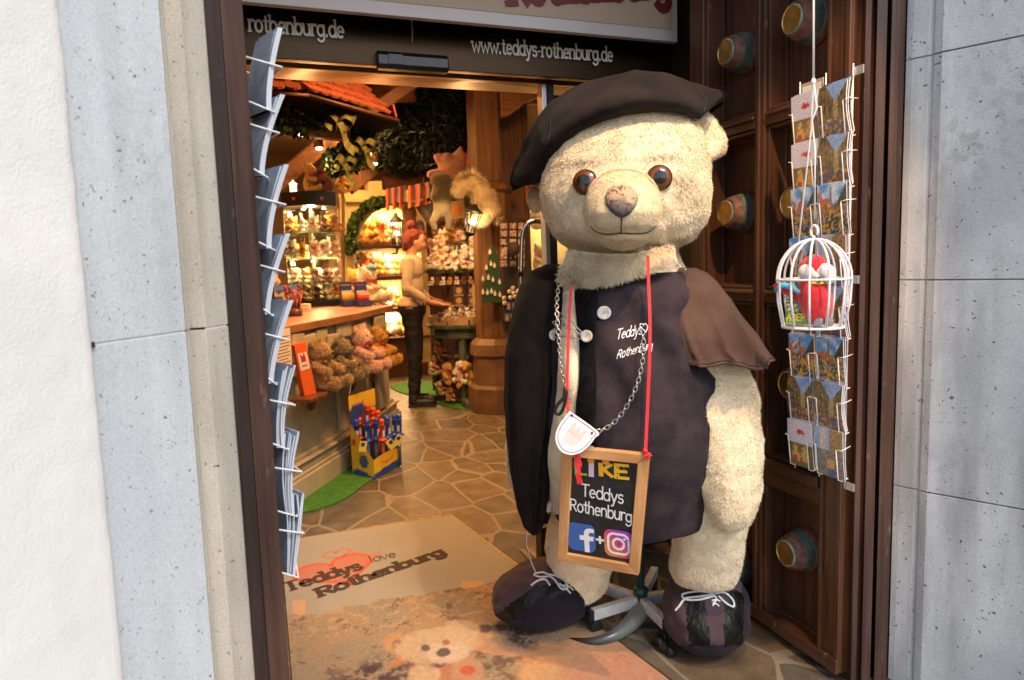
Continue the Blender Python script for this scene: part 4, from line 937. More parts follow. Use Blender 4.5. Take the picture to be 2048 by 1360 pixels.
# ear: folded lobe
ec = bl(1405, 280, .06)
hb.ell(bl(1408, 250, .06), (.034, .045, .064), (0, radians(-40), 0)); hb.ell(bl(1431, 284, .04), (.038, .034, .056), (0, radians(-22), 0)); hb.ell(bl(1388, 240, .08), (.04, .05, .04))
hb.ell(bl(1417, 306, .02), (.034, .03, .026)); hb.ell(bl(1070, 400, .12), (.03, .04, .05))
HC = bl(1250, 370, -.03)
def wr(co, no):
    k = noise.noise(co*9)*.006 + noise.noise(co*22+Vector((3, 1, 7)))*.0042 + noise.noise(co*55)*.0016
    # cheek creases
    if co.z > 1.22: k += .008*sin(co.x*60+co.z*45+3*noise.noise(co*14))*max(0, min(1, (1.48-co.z)*7))*.5
    return no*k
furme = remeshed(hb, .0105, 7, .6, wr)
M_fur = vcol_mat('bear_fur', .95, fine=.15, spec=.1, sheen=.25); M_furbase = mat('bear_fur_base', (.60, .53, .40), .95, var=.12, vscale=7, bump=.6, bscale=180, spec=.1, sheen=.25)
eyeL, eyeR = bl(1168, 363, -.25), bl(1320, 355, -.25)
def furcol(P):
    n = len(P); base = np.tile(np.array((.88, .755, .535)), (n, 1))
    q = P*6; m = .5+.5*np.sin(q[:, 0]*1.3+2*np.sin(q[:, 1]*.9+q[:, 2]*1.7)+q[:, 2]); base = base*(.9+.16*m)[:, None]
    g = np.clip((.62-P[:, 2])/.5, 0, 1)[:, None]; base = base*(1-g*.14) + np.array((.60, .55, .45))*g*.10      # slightly greyer and darker towards the feet
    hi = P[:, 2] > 1.25
    # worn brown patches: forehead seam, above the eyes, beside the muzzle
    for e_, rx, rz, a in ((eyeL+Vector((.005, 0, .045)), .055, .010, .9), (eyeR+Vector((.0, 0, .045)), .06, .010, .9), (eyeR+Vector((.06, 0, -.012)), .035, .018, .8), (eyeR+Vector((.07, 0, -.055)), .045, .03, .6), (bl(1228, 300, -.25), .018, .05, .5), (bl(1250, 250, -.2), .07, .012, .5), (eyeL+Vector((-.05, 0, .0)), .02, .01, .8), (eyeR+Vector((.09, 0, .08)), .02, .008, .6), (eyeL+Vector((-.03, 0, -.06)), .05, .02, .35)):
        d = ((P[:, 0]-e_[0])/rx)**2+((P[:, 2]-e_[2])/rz)**2; wv = .5+.5*np.sin(P[:, 0]*260+3*np.sin(P[:, 2]*170))
        w_ = (np.exp(-d*.8)*a*(.4+.9*wv)*hi*(P[:, 1] < 0))[:, None]; base = base*(1-np.clip(w_, 0, 1)*.55)
    return base
def keepmask(C):
    k = np.ones(len(C))
    k[(C[:, 2] > .60) & (C[:, 2] < 1.02) & (C[:, 0] > -.05) & (C[:, 0] < .12) & (C[:, 1] > -.1)] = .1
    return k
big = fur_tris(furme, 380000, .0070, .0024, lay=.6, colfn=furcol, seed=4, clump=42., mask=keepmask, tint=.11)
base_cols = furcol(np.array([v.co[:] for v in furme.vertices]))
a = furme.color_attributes.new('Col', 'FLOAT_COLOR', 'POINT'); arr = np.ones((len(furme.vertices), 4), np.float32); arr[:, :3] = base_cols; a.data.foreach_set('color', arr.ravel())
o = link('body', join_meshes('bear_body', [furme, big], [M_fur, M_fur]), bear, fixn=False)
furbvh = bvh_of(furme)
def hit(bvh, px, py, off=.003, dflt=-.2):
    r = rdir(px, py); h = bvh.ray_cast(CL, r)
    if h[0] is None: return bl(px, py, dflt), -r
    n = h[1]; n = n if n.dot(r) < 0 else -n
    return h[0]+n*off, n
# muzzle, mouth, nose
mz = MB(); mc = bl(1246, 424, -.30)
rows = [(340, 1222, 1268, -.285, .02), (348, 1200, 1292, -.29, .07), (366, 1182, 1310, -.31, .115), (398, 1171, 1321, -.325, .15), (430, 1168, 1324, -.33, .165), (455, 1176, 1318, -.32, .155), (468, 1188, 1308, -.31, .125), (480, 1196, 1300, -.305, .125), (492, 1214, 1280, -.29, .09), (499, 1235, 1258, -.28, .04)]
hloft(rows, 32, 1., mz)
mzme = remeshed(mz, .006, 8, .6, lambda c, n: n*(noise.noise(c*16)*.003)); 
M_muz = mat('muzzle_velour', (.66, .55, .36), .9, var=.10, vscale=14, bump=.35, bscale=420, spec=.15, sheen=.3, col2=(.72, .62, .44))
setmat(mzme, [M_muz]); mzb = bvh_of(mzme); mzc = np.array((.78, .655, .44)); a = mzme.color_attributes.new('Col', 'FLOAT_COLOR', 'POINT'); arr = np.ones((len(mzme.vertices), 4), np.float32); arr[:, :3] = mzc; a.data.foreach_set('color', arr.ravel())
mzf = fur_tris(mzme, 60000, .0045, .0016, lay=.8, base=mzc, tint=.10, seed=31, clump=60.); link('muzzle', join_meshes('muzzle', [mzme, mzf], [M_fur, M_fur]), bear, fixn=False)
# nose: low heart shaped pad with worn surface
npts = [(1210, 392), (1216, 378), (1230, 371), (1244, 369), (1258, 372), (1270, 380), (1276, 394), (1274, 410), (1264, 424), (1252, 433), (1243, 437), (1232, 432), (1219, 421), (1211, 408)]
nc = (1243, 402); P = []; cols = []
for k in range(9):
    f = 1-k/8; row = []
    for i in range(len(npts)*3+1):
        j = i/3 % len(npts); a0, a1 = npts[int(j)], npts[(int(j)+1) % len(npts)]; t = j-int(j); x, y = a0[0]+(a1[0]-a0[0])*t, a0[1]+(a1[1]-a0[1])*t
        x, y = nc[0]+(x-nc[0])*f, nc[1]+(y-nc[1])*f; h, n = hit(mzb, x, y, .0005+.011*(1-f**3)**.5); row.append(h)
        wv = noise.noise(h*60)+.6*noise.noise(h*150); vy = (y-405)/14+.9*wv
        c = Vector((.42, .30, .19)).lerp(Vector((.115, .095, .095)), max(0, min(1, .5+vy)))
        if abs(noise.noise(h*45+Vector((5, 5, 5)))) < .045 or abs(noise.noise(h*100)) < .035: c = Vector((.06, .04, .04))
        cols.append(tuple(c))
    P.append(row)
mb = MB(); mb.grid(P, 0, True, cols); mb.build('nose', vcol_mat('nose_pad', .65, bump=.5, spec=.3), bear, fixn=False)
M_stitch = mat('stitch_brown', (.06, .035, .025), .8)
def onsurf(bvh, pts, r, name, m, parent, off=.001, n=6):
    mb = MB(); mb.tube([hit(bvh, x, y, off)[0] for x, y in pts], r, n); return mb.build(name, m, parent)
def smooth_pts(pts, k=5):
    out = []
    for i in range(len(pts)-1):
        p0 = pts[max(0, i-1)]; p1, p2 = pts[i], pts[i+1]; p3 = pts[min(len(pts)-1, i+2)]
        for j in range(k):
            t = j/k; out.append(tuple(.5*((2*p1[a])+(-p0[a]+p2[a])*t+(2*p0[a]-5*p1[a]+4*p2[a]-p3[a])*t*t+(-p0[a]+3*p1[a]-3*p2[a]+p3[a])*t**3) for a in range(len(p1))))
    out.append(tuple(pts[-1])); return out
onsurf(mzb, smooth_pts([(1243, 436), (1243, 450), (1242, 466)]), .0022, 'mouth_seam', M_stitch, bear)
onsurf(mzb, smooth_pts([(1182, 452), (1192, 462), (1215, 468), (1243, 466), (1270, 467), (1295, 464), (1310, 452)]), .0024, 'mouth', M_stitch, bear)
onsurf(mzb, smooth_pts([(1192, 362), (1208, 349), (1228, 342), (1246, 340), (1266, 342), (1288, 351), (1306, 368)]), .0018, 'muzzle_seam', mat('seam_tan', (.30, .16, .08), .9), bear, .001)
# eyes
M_iris = mat('eye_amber', (.14, .035, .005), .06, spec=.8); M_pup = mat('eye_black', (.004, .004, .004), .06, spec=.8); M_lid = mat('eye_rim', (.022, .008, .004), .1, spec=.8)
for px, py in ((1168, 363), (1320, 355)):
    c, n = hit(furbvh, px, py, -.008); d = (CL-c).normalized(); n = (n*.5+d*.8).normalized(); R = .0365
    mb = MB(); mb.lathe([(-.01, R*.96), (.004, R), (.010, R*.99), (.016, R*.93), (.020, R*.84)], c, n, 32, 0, cap=False); mb.lathe([(.020, R*.84), (.0245, R*.68), (.027, R*.52)], c, n, 32, 1, cap=False); mb.lathe([(.0271, R*.52), (.0287, R*.3), (.0293, .0006)], c, n, 32, 2, cap=False)
    mb.build('eye', [M_lid, M_iris, M_pup], bear, fixn=True)
mb = MB(); p = bl(1400, 285, -.01); mb.box(p, (.012, .004, .035), (0, -.6, 0)); mb.build('ear_tag', M_py, bear)

# ---- shirt
M_shirt = mat('shirt_cotton', (.024, .018, .025), .9, var=.25, vscale=16, bump=.3, bscale=240, fold=.35, sheen=.04, spec=.12, col2=(.046, .033, .038)); M_cape = mat('cape_cotton', (.070, .040, .032), .9, var=.2, vscale=10, bump=.3, bscale=240, fold=.35, sheen=.08, spec=.12, col2=(.105, .060, .046))
M_coat = mat('coat_wool', (.0075, .006, .006), .95, var=.3, vscale=12, bump=.25, bscale=200, fold=.35, sheen=.03, spec=.08); M_velvet = mat('black_velvet', (.002, .002, .002), .8, var=.5, vscale=35, bump=.4, bscale=60, sheen=.02, spec=.08, col2=(.007, .007, .008))
srows = [(545, 1180, 1378, .0, .205), (556, 1135, 1400, .0, .225), (580, 1095, 1425, -.01, .255), (640, 1075, 1445, -.025, .29), (720, 1070, 1450, -.04, .315), (820, 1076, 1452, -.06, .33), (910, 1084, 1450, -.05, .315), (970, 1095, 1446, -.03, .295), (1000, 1102, 1440, -.02, .28), (1022, 1108, 1436, -.01, .272)]
rings = []; n = 96; fine = []
for i in range(len(srows)-1):
    for j in range(6): fine.append(tuple(srows[i][k]+(srows[i+1][k]-srows[i][k])*j/6 for k in range(5)))
fine.append(srows[-1])
for r in fine:
    R = hring(*r, n=n); py = r[0]; out = []
    for k, p in enumerate(R):
        a = 2*pi*k/n; fall = max(0, min(1, (py-600)/200)); dx = p.x
        # diagonal pulls from the shoulder and soft belly folds
        rdg = (1-abs(sin((p.x+p.z*.8)*13+2.2*noise.noise(p*3))))**4; fo = .026*rdg*max(0, min(1, (p.z-.80)*5))*max(0, min(1, (p.x+.12)*6)) + .020*(1-abs(sin((p.x*.55-p.z)*15+2*noise.noise(p*2.5+Vector((4, 2, 0))))))**4*max(0, min(1, (p.x+.05)*7))*max(0, 1-abs(p.z-.86)*4.5) + .008*sin((p.x*1.0+p.z*.75)*38+2*noise.noise(p*4))*max(0, min(1, (p.z-.72)*3.5))*max(0, 1-abs(p.z-1.0)*1.8)
        fo += .006*sin((p.x*.8-p.z)*46+2.5*noise.noise(p*3+Vector((7, 0, 0))))*max(0, min(1, (p.x+.02)*9))*max(0, 1-abs(p.z-.92)*5) + .012*noise.noise(Vector((p.x*7, p.z*6, 2)))+.005*noise.noise(Vector((p.x*19, p.z*15, 9)))+.008*sin(p.x*26+1.5*sin(p.z*6))*max(0, min(1, (.75-p.z)*2.2))
        c = Vector((sum(q.x for q in R)/n, r[3], p.z)); d = (p-c); out.append(p+d.normalized()*fo)
    # the hem rises towards the picture's right
    rings.append(out)
for k, p in enumerate(rings[-1]): p.z += max(0, p.x)*.14; rings[-2][k].z += max(0, p.x)*.07
mb = MB(); mb.loft(rings, 0, True, False)
# collar line rises to the right: cut by a tilted neck band
o = mb.build('shirt', [M_shirt], bear, fixn=True); md = o.modifiers.new('t', 'SOLIDIFY'); md.thickness = .004; md.offset = 0
shb = BVHTree.FromPolygons([Vector(v) for v in mb.v], mb.f)
# cape sleeve
crow = [(536, 1352, 1392, -.03, .05), (545, 1338, 1412, -.05, .09), (565, 1322, 1434, -.07, .12), (600, 1305, 1462, -.09, .15), (640, 1298, 1485, -.11, .175), (665, 1300, 1507, -.13, .18), (688, 1307, 1520, -.14, .185), (704, 1318, 1532, -.145, .19), (711, 1322, 1538, -.15, .195)]
fine = []; n = 110
for i in range(len(crow)-1):
    for j in range(5): fine.append(tuple(crow[i][k]+(crow[i+1][k]-crow[i][k])*j/5 for k in range(5)))
fine.append(crow[-1]); rings = []
for r in fine:
    R = hring(*r, n=n); c = Vector((sum(q.x for q in R)/n, r[3], R[0].z)); t = max(0, min(1, (r[0]-560)/151)); out = []
    for k, p in enumerate(R):
        a = 2*pi*k/n; f = (.006*sin(5*a+.6)+.022*(1-abs(sin(4.5*a+2.1+.6*t+.8*noise.noise(p*4))))**4+.003*sin(14*a))*t**1.3*(.25+.75*min(1, max(0, 1.1+cos(a))))+.004*noise.noise(p*14)
        q = p+(p-c).normalized()*f; q.z += (.005*sin(5*a+2.)+.003*sin(8*a))*t**3 - (.022*max(0, cos(a)))*t**2; out.append(q)
    rings.append(out)
mb = MB(); mb.loft(rings, 0, True, False); hem = [p.copy() for p in rings[-5]]; o = mb.build('cape_sleeve', [M_cape], bear, fixn=True); md = o.modifiers.new('t', 'SOLIDIFY'); md.thickness = .005
cpb = BVHTree.FromPolygons([Vector(v) for v in mb.v], mb.f)
hc = sum(hem, Vector())/len(hem); mb = MB(); mb.tube([p+(p-hc).normalized()*.0036 for p in hem], .0011, 5, closed=True); mb.build('hem_seam', M_stitch, bear)
# coat on the picture's left
krow = [(528, 1092, 1128, .0, .06), (540, 1065, 1140, -.01, .10), (565, 1046, 1146, -.03, .15), (600, 1034, 1146, -.05, .18), (650, 1024, 1140, -.07, .20), (700, 1018, 1132, -.08, .21), (780, 1016, 1122, -.09, .21), (860, 1022, 1114, -.09, .20), (930, 1030, 1106, -.09, .19), (985, 1041, 1098, -.09, .17), (1022, 1055, 1093, -.09, .15), (1042, 1072, 1090, -.09, .12)]
fine = []; n = 90
for i in range(len(krow)-1):
    for j in range(5): fine.append(tuple(krow[i][k]+(krow[i+1][k]-krow[i][k])*j/5 for k in range(5)))
fine.append(krow[-1]); rings = []
for r in fine:
    R = hring(*r, n=n, e=.85); c = Vector((sum(q.x for q in R)/n, r[3], R[0].z)); t = max(0, min(1, (r[0]-600)/300))
    rings.append([p+(p-c).normalized()*((.007*sin(6*2*pi*k/n+1)+.006*abs(sin(5.5*2*pi*k/n+p.z*1.5)))*t+.007*noise.noise(Vector((p.x*7, p.y*7, p.z*3)))+.003*noise.noise(p*22)) for k, p in enumerate(R)])
mb = MB(); mb.loft(rings, 0, True, True); mb.build('coat', [M_coat], bear, fixn=True)
ctb = BVHTree.FromPolygons([Vector(v) for v in mb.v], mb.f)
def band(bvh, rows, name, m, off=.006, nx=8, bulge=.006, sub=4):
    """a soft band lying on a surface: rows = (py, pxL, pxR)"""
    F = []
    for i in range(len(rows)-1):
        for j in range(sub): F.append(tuple(rows[i][k]+(rows[i+1][k]-rows[i][k])*j/sub for k in range(3)))
    F.append(rows[-1]); P = []
    for py, l, r in F:
        P.append([hit(bvh, l+(r-l)*i/nx, py, off+bulge*sin(pi*i/nx)+.002*noise.noise(Vector((l*.1+i, py*.05, 3))))[0] for i in range(nx+1)])
    mb = MB(); mb.grid(P, 0, True); o = mb.build(name, m, bear, fixn=False); md = o.modifiers.new('t', 'SOLIDIFY'); md.thickness = .006; md.offset = 0; return o
# fur strip of the open front, then the two velvet trims
fs = []
for py, l, r in ((560, 1122, 1172), (590, 1130, 1165), (640, 1126, 1162), (700, 1122, 1162), (780, 1118, 1164), (840, 1110, 1166), (900, 1100, 1160), (960, 1096, 1150), (1040, 1092, 1140)): fs.append((py, l, r))
P = []
for i in range(len(fs)-1):
    for j in range(5):
        py, l, r = [fs[i][k]+(fs[i+1][k]-fs[i][k])*j/5 for k in range(3)]; P.append([hit(shb, l+(r-l)*q/6, py, .008+.010*sin(pi*q/6))[0] for q in range(7)])
m0 = MB(); m0.grid(P); me0 = m0.mesh('strip', [M_fur]); c0 = furcol(np.array([v.co[:] for v in me0.vertices])); a = me0.color_attributes.new('Col', 'FLOAT_COLOR', 'POINT'); arr = np.ones((len(me0.vertices), 4), np.float32); arr[:, :3] = c0; a.data.foreach_set('color', arr.ravel())
fix_normals(me0)
for v in me0.vertices[:1]: pass
ft = fur_tris(me0, 9000, .014, .002, lay=.5, colfn=furcol, seed=9)
link('chest_fur', join_meshes('chest_fur', [me0, ft], [M_fur, M_fur]), bear, fixn=False)
band(shb, [(568, 1150, 1200), (600, 1158, 1198), (680, 1164, 1196), (760, 1162, 1194), (820, 1160, 1196), (895, 1160, 1200)], 'velvet_trim', M_velvet, .016)
vt2 = [(568, 1112, 1150), (600, 1112, 1146), (650, 1108, 1142), (700, 1106, 1136), (780, 1096, 1122), (860, 1088, 1116), (940, 1080, 1108), (1010, 1074, 1100), (1046, 1074, 1092)]
band(ctb, vt2, 'velvet_trim', M_velvet, .006)
# shoulder knot: dark yoke joining shirt and cape
# collar: fur rolls over the shirt edge
# a bib of fur between chin and collar that follows the slanting collar line
P = []
top = [(1140, 500), (1180, 505), (1220, 508), (1260, 508), (1300, 500), (1345, 488)]; botm = [(1116, 556), (1132, 572), (1165, 578), (1215, 568), (1285, 548), (1352, 518)]
for j in range(11):
    f = j/10; row = []
    for i in range(26):
        t = i/25*5; k = min(4, int(t)); u = t-k; a0 = (top[k][0]+(top[k+1][0]-top[k][0])*u, top[k][1]+(top[k+1][1]-top[k][1])*u); b0 = (botm[k][0]+(botm[k+1][0]-botm[k][0])*u, botm[k][1]+(botm[k+1][1]-botm[k][1])*u)
        x, y = a0[0]+(b0[0]-a0[0])*f, a0[1]+(b0[1]-a0[1])*f
        xx = bl(x, y, 0).x; cx0 = bl(1240, y, 0).x; dd = -.268*sqrt(max(.05, 1-((xx-cx0)/.27)**2))-.012*sin(pi*f); row.append(bl(x, y, dd))
    P.append(row)
m0 = MB(); m0.grid(P); me0 = m0.mesh('bib', [M_fur]); fixd = sum((v.normal.y for v in me0.vertices))
if fixd > 0: me0.flip_normals()
c0 = furcol(np.array([v.co[:] for v in me0.vertices])); a = me0.color_attributes.new('Col', 'FLOAT_COLOR', 'POINT'); arr = np.ones((len(me0.vertices), 4), np.float32); arr[:, :3] = c0; a.data.foreach_set('color', arr.ravel())
ft = fur_tris(me0, 16000, .015, .0022, lay=.5, colfn=furcol, seed=19)
link('neck_fur', join_meshes('neck_fur', [me0, ft], [M_fur, M_fur]), bear, fixn=False)
# buttons
M_but = mat('horn_button', (.55, .50, .42), .35, var=.25, vscale=60)
for px, py, bv, r in ((1209, 629, shb, .0205), (1184, 673, shb, .0175), (1103, 670, ctb, .0165)):
    c, n = hit(bv, px, py, .030 if bv is shb and px < 1200 else .006); n = (n+rdir(px, py)*-.8).normalized()
    mb = MB(); mb.lathe([(0, r*.9), (.004, r), (.006, r), (.007, r*.9), (.0045, r*.6), (.004, .001)], c, n, 24, cap=False); e1 = n.orthogonal().normalized()*.003
    for s in (-1, 1): mb.ell(c+n*.005+e1*s, (.0014, .0014, .0014), n=8, m=5, mi=1)
    mb.build('button', [M_but, M_black], bear, fixn=True)
# lacing between the buttons
def nearhit(x, y, off):
    c1, c2 = hit(shb, x, y, off)[0], hit(ctb, x, y, off)[0]; return c1 if (c1-CL).length < (c2-CL).length else c2
M_silver = mat('cord_silver', (.50, .47, .42), .5, metal=.3); mb = MB()
for pts in ([(1178, 668), (1150, 650), (1120, 628)], [(1178, 672), (1150, 664), (1122, 640), (1116, 626)], [(1180, 678), (1150, 680), (1112, 676)], [(1178, 676), (1160, 668), (1130, 655), (1108, 664)], [(1106, 662), (1112, 640), (1117, 625)]):
    mb.tube([nearhit(x, y, .034 if x > 1135 else .012) for x, y in smooth_pts(pts, 3)], .0018, 5)
mb.build('lacing', M_silver, bear)
# handwriting on the shirt
mb = MB()
def shirt_map(A, B, tot):
    ux, uy = (B[0]-A[0])/tot, (B[1]-A[1])/tot; s = sqrt(ux*ux+uy*uy)
    return lambda u, v, h: hit(shb, A[0]+u*ux-v*uy*.3+v*s*.22, A[1]+u*uy-v*s*1.4, .0035+h)[0]
t1 = sum(G[c][0] for c in 'Teddys'); text(mb, 'Teddys', shirt_map((1232, 680), (1284, 668), t1), 1, .16, wob=.05, sub=True); mb.build('lettering', mat('embroidery_white', (.78, .80, .84), .7), bear); mb = MB()
t2 = sum(G[c][0] for c in 'Rothenburg'); text(mb, 'Rothenburg', shirt_map((1234, 718), (1304, 698), t2), 1, .16, wob=.05, sub=True); mb.build('lettering', MATS['embroidery_white'], bear); mb = MB()
vs, fs_ = strip2d([(1289+p[0]*9*.9-p[1]*3, 655-p[1]*10) for p in [heart(.35+(2*pi-.5)*i/26, 1/17) for i in range(27)]], 2.)
mb.add([hit(shb, p.x, p.y, .0045)[0] for p in vs], fs_); mb.build('heart_embroidery', MATS['embroidery_white'], bear)
# hat
M_hat = mat('hat_cotton', (.011, .009, .009), .95, var=.25, vscale=9, bump=.3, bscale=230, fold=.35, sheen=.04, spec=.1, col2=(.021, .015, .013))
st = [((1019, 362), (1024, 370), .03), ((1026, 330), (1050, 373), .09), ((1045, 285), (1080, 366), .17), ((1072, 235), (1098, 318), .24), ((1105, 196), (1132, 282), .29), ((1150, 170), (1165, 256), .33), ((1210, 152), (1205, 236), .35), ((1270, 143), (1255, 224), .355), ((1325, 146), (1312, 218), .34), ((1365, 156), (1350, 220), .31), ((1395, 167), (1378, 228), .26), ((1425, 178), (1400, 238), .18), ((1442, 182), (1425, 215), .10), ((1448, 186), (1446, 190), .02)]
F = []
for i in range(len(st)-1):
    for j in range(5):
        g = lambda a, b: a+(b-a)*j/5; F.append(((g(st[i][0][0], st[i+1][0][0]), g(st[i][0][1], st[i+1][0][1])), (g(st[i][1][0], st[i+1][1][0]), g(st[i][1][1], st[i+1][1][1])), g(st[i][2], st[i+1][2])))
F.append(st[-1]); rings = []
for idx, (u, l, D) in enumerate(F):
    y0 = .02; front = -D*.95+y0; back = D+y0
    ctrl = [bl(l[0], l[1], front*.92), bl(l[0]+(u[0]-l[0])*.38, l[1]+(u[1]-l[1])*.38, front), bl(l[0]+(u[0]-l[0])*.80, l[1]+(u[1]-l[1])*.82, front*.62+y0), bl(u[0], u[1], front*.18)]
    tz = ctrl[3]; c2 = Vector((tz.x, back*.6, tz.z-.015)); c3 = Vector((ctrl[1].x, back, (ctrl[1].z+tz.z)/2-.02)); c4 = Vector((ctrl[0].x, back*.85, ctrl[0].z+.03)); c5 = Vector((ctrl[0].x+.01, y0, ctrl[0].z+min(.05, (tz.z-ctrl[0].z)*.4))); c6 = Vector((ctrl[0].x, front*.6, ctrl[0].z+.010))
    C8 = [tuple(v) for v in ctrl+[c2, c3, c4, c5, c6]]; m = len(C8); loop = []
    for i in range(m):
        p0, p1, p2, p3 = C8[(i-1) % m], C8[i], C8[(i+1) % m], C8[(i+2) % m]
        for j in range(6):
            t = j/6; loop.append(Vector([.5*((2*p1[a])+(-p0[a]+p2[a])*t+(2*p0[a]-5*p1[a]+4*p2[a]-p3[a])*t*t+(-p0[a]+3*p1[a]-3*p2[a]+p3[a])*t**3) for a in range(3)]))
    c = sum(loop, Vector())/len(loop); rings.append([p+(p-c).normalized()*(.016*noise.noise(p*6)+.010*noise.noise(Vector((p.x*9+p.z*9, p.y*6, p.z*26-p.x*12)))+.004*noise.noise(p*30)) for p in loop])
mb = MB(); mb.loft(rings, 0, True, True); hat = mb.build('hat', [M_hat], bear, fixn=True)
htb = BVHTree.FromPolygons([Vector(v) for v in mb.v], mb.f)
onsurf(htb, smooth_pts([(1385, 168), (1402, 188), (1412, 205), (1406, 228)]), .0016, 'hat_seam', M_black, bear, .001)
onsurf(htb, smooth_pts([(1066, 345), (1085, 305), (1098, 275), (1102, 240)]), .0016, 'hat_seam', M_black, bear, .001)
# red ribbon, chain, shield
M_rib = mat('red_ribbon', (.62, .018, .022), .45, spec=.5)
def flat_ribbon(P, w, mb):
    prs = []
    for i, p in enumerate(P):
        a = P[max(0, i-1)]; b_ = P[min(len(P)-1, i+1)]; t = (b_-a).normalized(); s = t.cross((CL-p).normalized()).normalized()*(w/2); prs.append([p-s, p+s, p+s+(CL-p).normalized()*-.001, p-s+(CL-p).normalized()*-.001])
    mb.loft(prs, 0, False)
BD = dict(TL=(1127, 889, -.385), TR=(1301, 906, -.43), BR=(1279, 1146, -.375), BL=(1117, 1117, -.315))
Q = {k: bl(*v) for k, v in BD.items()}
def bmap(u, v, h=0.):
    p = Q['BL']*(1-u)*(1-v)+Q['BR']*u*(1-v)+Q['TR']*u*v+Q['TL']*(1-u)*v; return p+BN*h
BN = (Q['BR']-Q['BL']).cross(Q['TL']-Q['BL']).normalized()
if BN.dot(CL-Q['BL']) < 0: BN = -BN
mb = MB(); flat_ribbon([bl(*p) for p in smooth_pts([(1296, 512, -.30), (1297, 560, -.32), (1300, 640, -.36), (1299, 720, -.39), (1295, 820, -.415), (1291, 900, -.44)], 4)], .0085, mb)
flat_ribbon([bl(*p) for p in smooth_pts([(1143, 572, -.30), (1139, 620, -.32), (1136, 700, -.34), (1134, 780, -.36), (1138, 850, -.385), (1143, 895, -.40)], 4)], .009, mb)
mb.ell(bl(1290, 902, -.443), (.008, .006, .008), n=10, m=8)
for dx, dy in ((10, 14), (14, 8), (2, 16)): flat_ribbon([bl(1290, 904, -.444), bl(1290+dx*.6, 904+dy*.5, -.447), bl(1290+dx, 904+dy, -.445)], .005, mb)
mb.build('red_ribbon', M_rib, bear)
mb = MB(); rr = random.Random(5)
for k in range(6): flat_ribbon([bl(1150+k*1.2, 905, -.425), bl(1150+k*2.5+rr.uniform(-2, 2), 930, -.428), bl(1157+rr.uniform(-5, 5), 950, -.43), bl(1160+rr.uniform(-6, 6), 968, -.428)], .0045, mb)
mb.build('ribbon_tassel', M_rib, bear)
M_chain = mat('chain_steel', (.55, .52, .46), .3, metal=1.)
def chain(mb, P, L=.018, W=.0055, r=.0016):
    d = [0.]; 
    for i in range(1, len(P)): d.append(d[-1]+(P[i]-P[i-1]).length)
    n = max(1, int(d[-1]/(L*.72))); k = 0
    for i in range(n):
        s = (i+.5)/n*d[-1]
        while k < len(d)-2 and d[k+1] < s: k += 1
        f = (s-d[k])/max(1e-6, d[k+1]-d[k]); c = P[k].lerp(P[k+1], f); t = (P[k+1]-P[k]).normalized(); q = (CL-c).normalized(); x = t.cross(q).normalized(); x = x if i % 2 == 0 else (x*.35+q*.93).normalized()
        mb.tube([c+t*(L/2*cos(a))+x*(W*sin(a)) for a in [2*pi*j/12 for j in range(12)]], r, 5, closed=True)
cb = MB()
chain(cb, [bl(*p) for p in smooth_pts([(1285, 660, -.375), (1287, 690, -.385), (1284, 730, -.39), (1272, 775, -.40), (1252, 815, -.405), (1228, 845, -.41), (1208, 858, -.415), (1192, 864, -.42)], 5)])
cb.build('chain', M_chain, bear); cb = MB()
chain(cb, [bl(*p) for p in smooth_pts([(1118, 564, -.26), (1114, 600, -.30), (1114, 630, -.33), (1118, 680, -.35), (1122, 730, -.36), (1129, 770, -.36)], 5)])
pass
mb = MB(); chain(mb, [bl(*p) for p in smooth_pts([(1353, 536, -.16), (1362, 533, -.16), (1372, 537, -.15)], 4)], .014); mb.build('shoulder_chain', M_chain, bear)
cb.build('chain', M_chain, bear)
# black clip at the end of the short chain
mb = MB(); mb.tube([bl(*p) for p in smooth_pts([(1130, 775, -.365), (1128, 795, -.37), (1116, 808, -.37), (1110, 822, -.37), (1118, 829, -.37), (1126, 818, -.37), (1131, 800, -.37), (1133, 780, -.37)], 3)], .005, 8); mb.build('clip', M_black, bear)
# shield badge
SP = [(1139, 822), (1196, 863), (1190, 876), (1178, 892), (1160, 906), (1140, 910), (1122, 903), (1112, 886), (1111, 868), (1118, 850), (1128, 836)]
badge = thing('shield_badge', 'white shield shaped badge with a faint red castle hanging on the bear chain', 'badge', BO, -BA)
SC = bl(1150, 868, -.43)
def sh(px, py, off=0.): p = bl(px, py, -.43); r = (CL-SC).normalized(); t = ((SC-p).dot(r))/((CL-p).dot(r)); return p+(CL-p)*t+r*off
def extr(mb, pts, o0, o1, mi=0): mb.prism(pts, lambda x, y: sh(x, y, o1), lambda x, y: sh(x, y, o0), mi)
mb = MB(); extr(mb, smooth_pts(SP+[SP[0]], 3)[:-1], 0, .006); mb.build('plate', mat('badge_white', (.78, .76, .76), .4), badge, bevel=.0015, fixn=True)
cx0, cy0 = 1150, 870; mb = MB(); inner = [(cx0+(x-cx0)*.86, cy0+(y-cy0)*.86) for x, y in smooth_pts(SP+[SP[0]], 3)]
vs, fs_ = strip2d(inner, 1.3); mb.add([sh(p.x, p.y, .0068) for p in vs], fs_); mb.build('border', mat('badge_navy', (.03, .035, .08), .5), badge)
mb = MB(); M_faint = mat('badge_red', (.74, .50, .45), .6)
def castle(x, y): a = radians(38); return (1152+x*cos(a)-y*sin(a), 866+x*sin(a)+y*cos(a))
for k in range(7): # wall as a lattice of fine lines
    for P_ in (([(-18+k*1.2, 6+k*3.3), (18-k*1.2, 6+k*3.3)]) if k < 7 else [], [(-15+k*5, 6), (-12+k*4, 26)]):
        vs, fs_ = strip2d([castle(*q) for q in P_], .8); mb.add([sh(p.x, p.y, .0069+.0001*k) for p in vs], fs_)
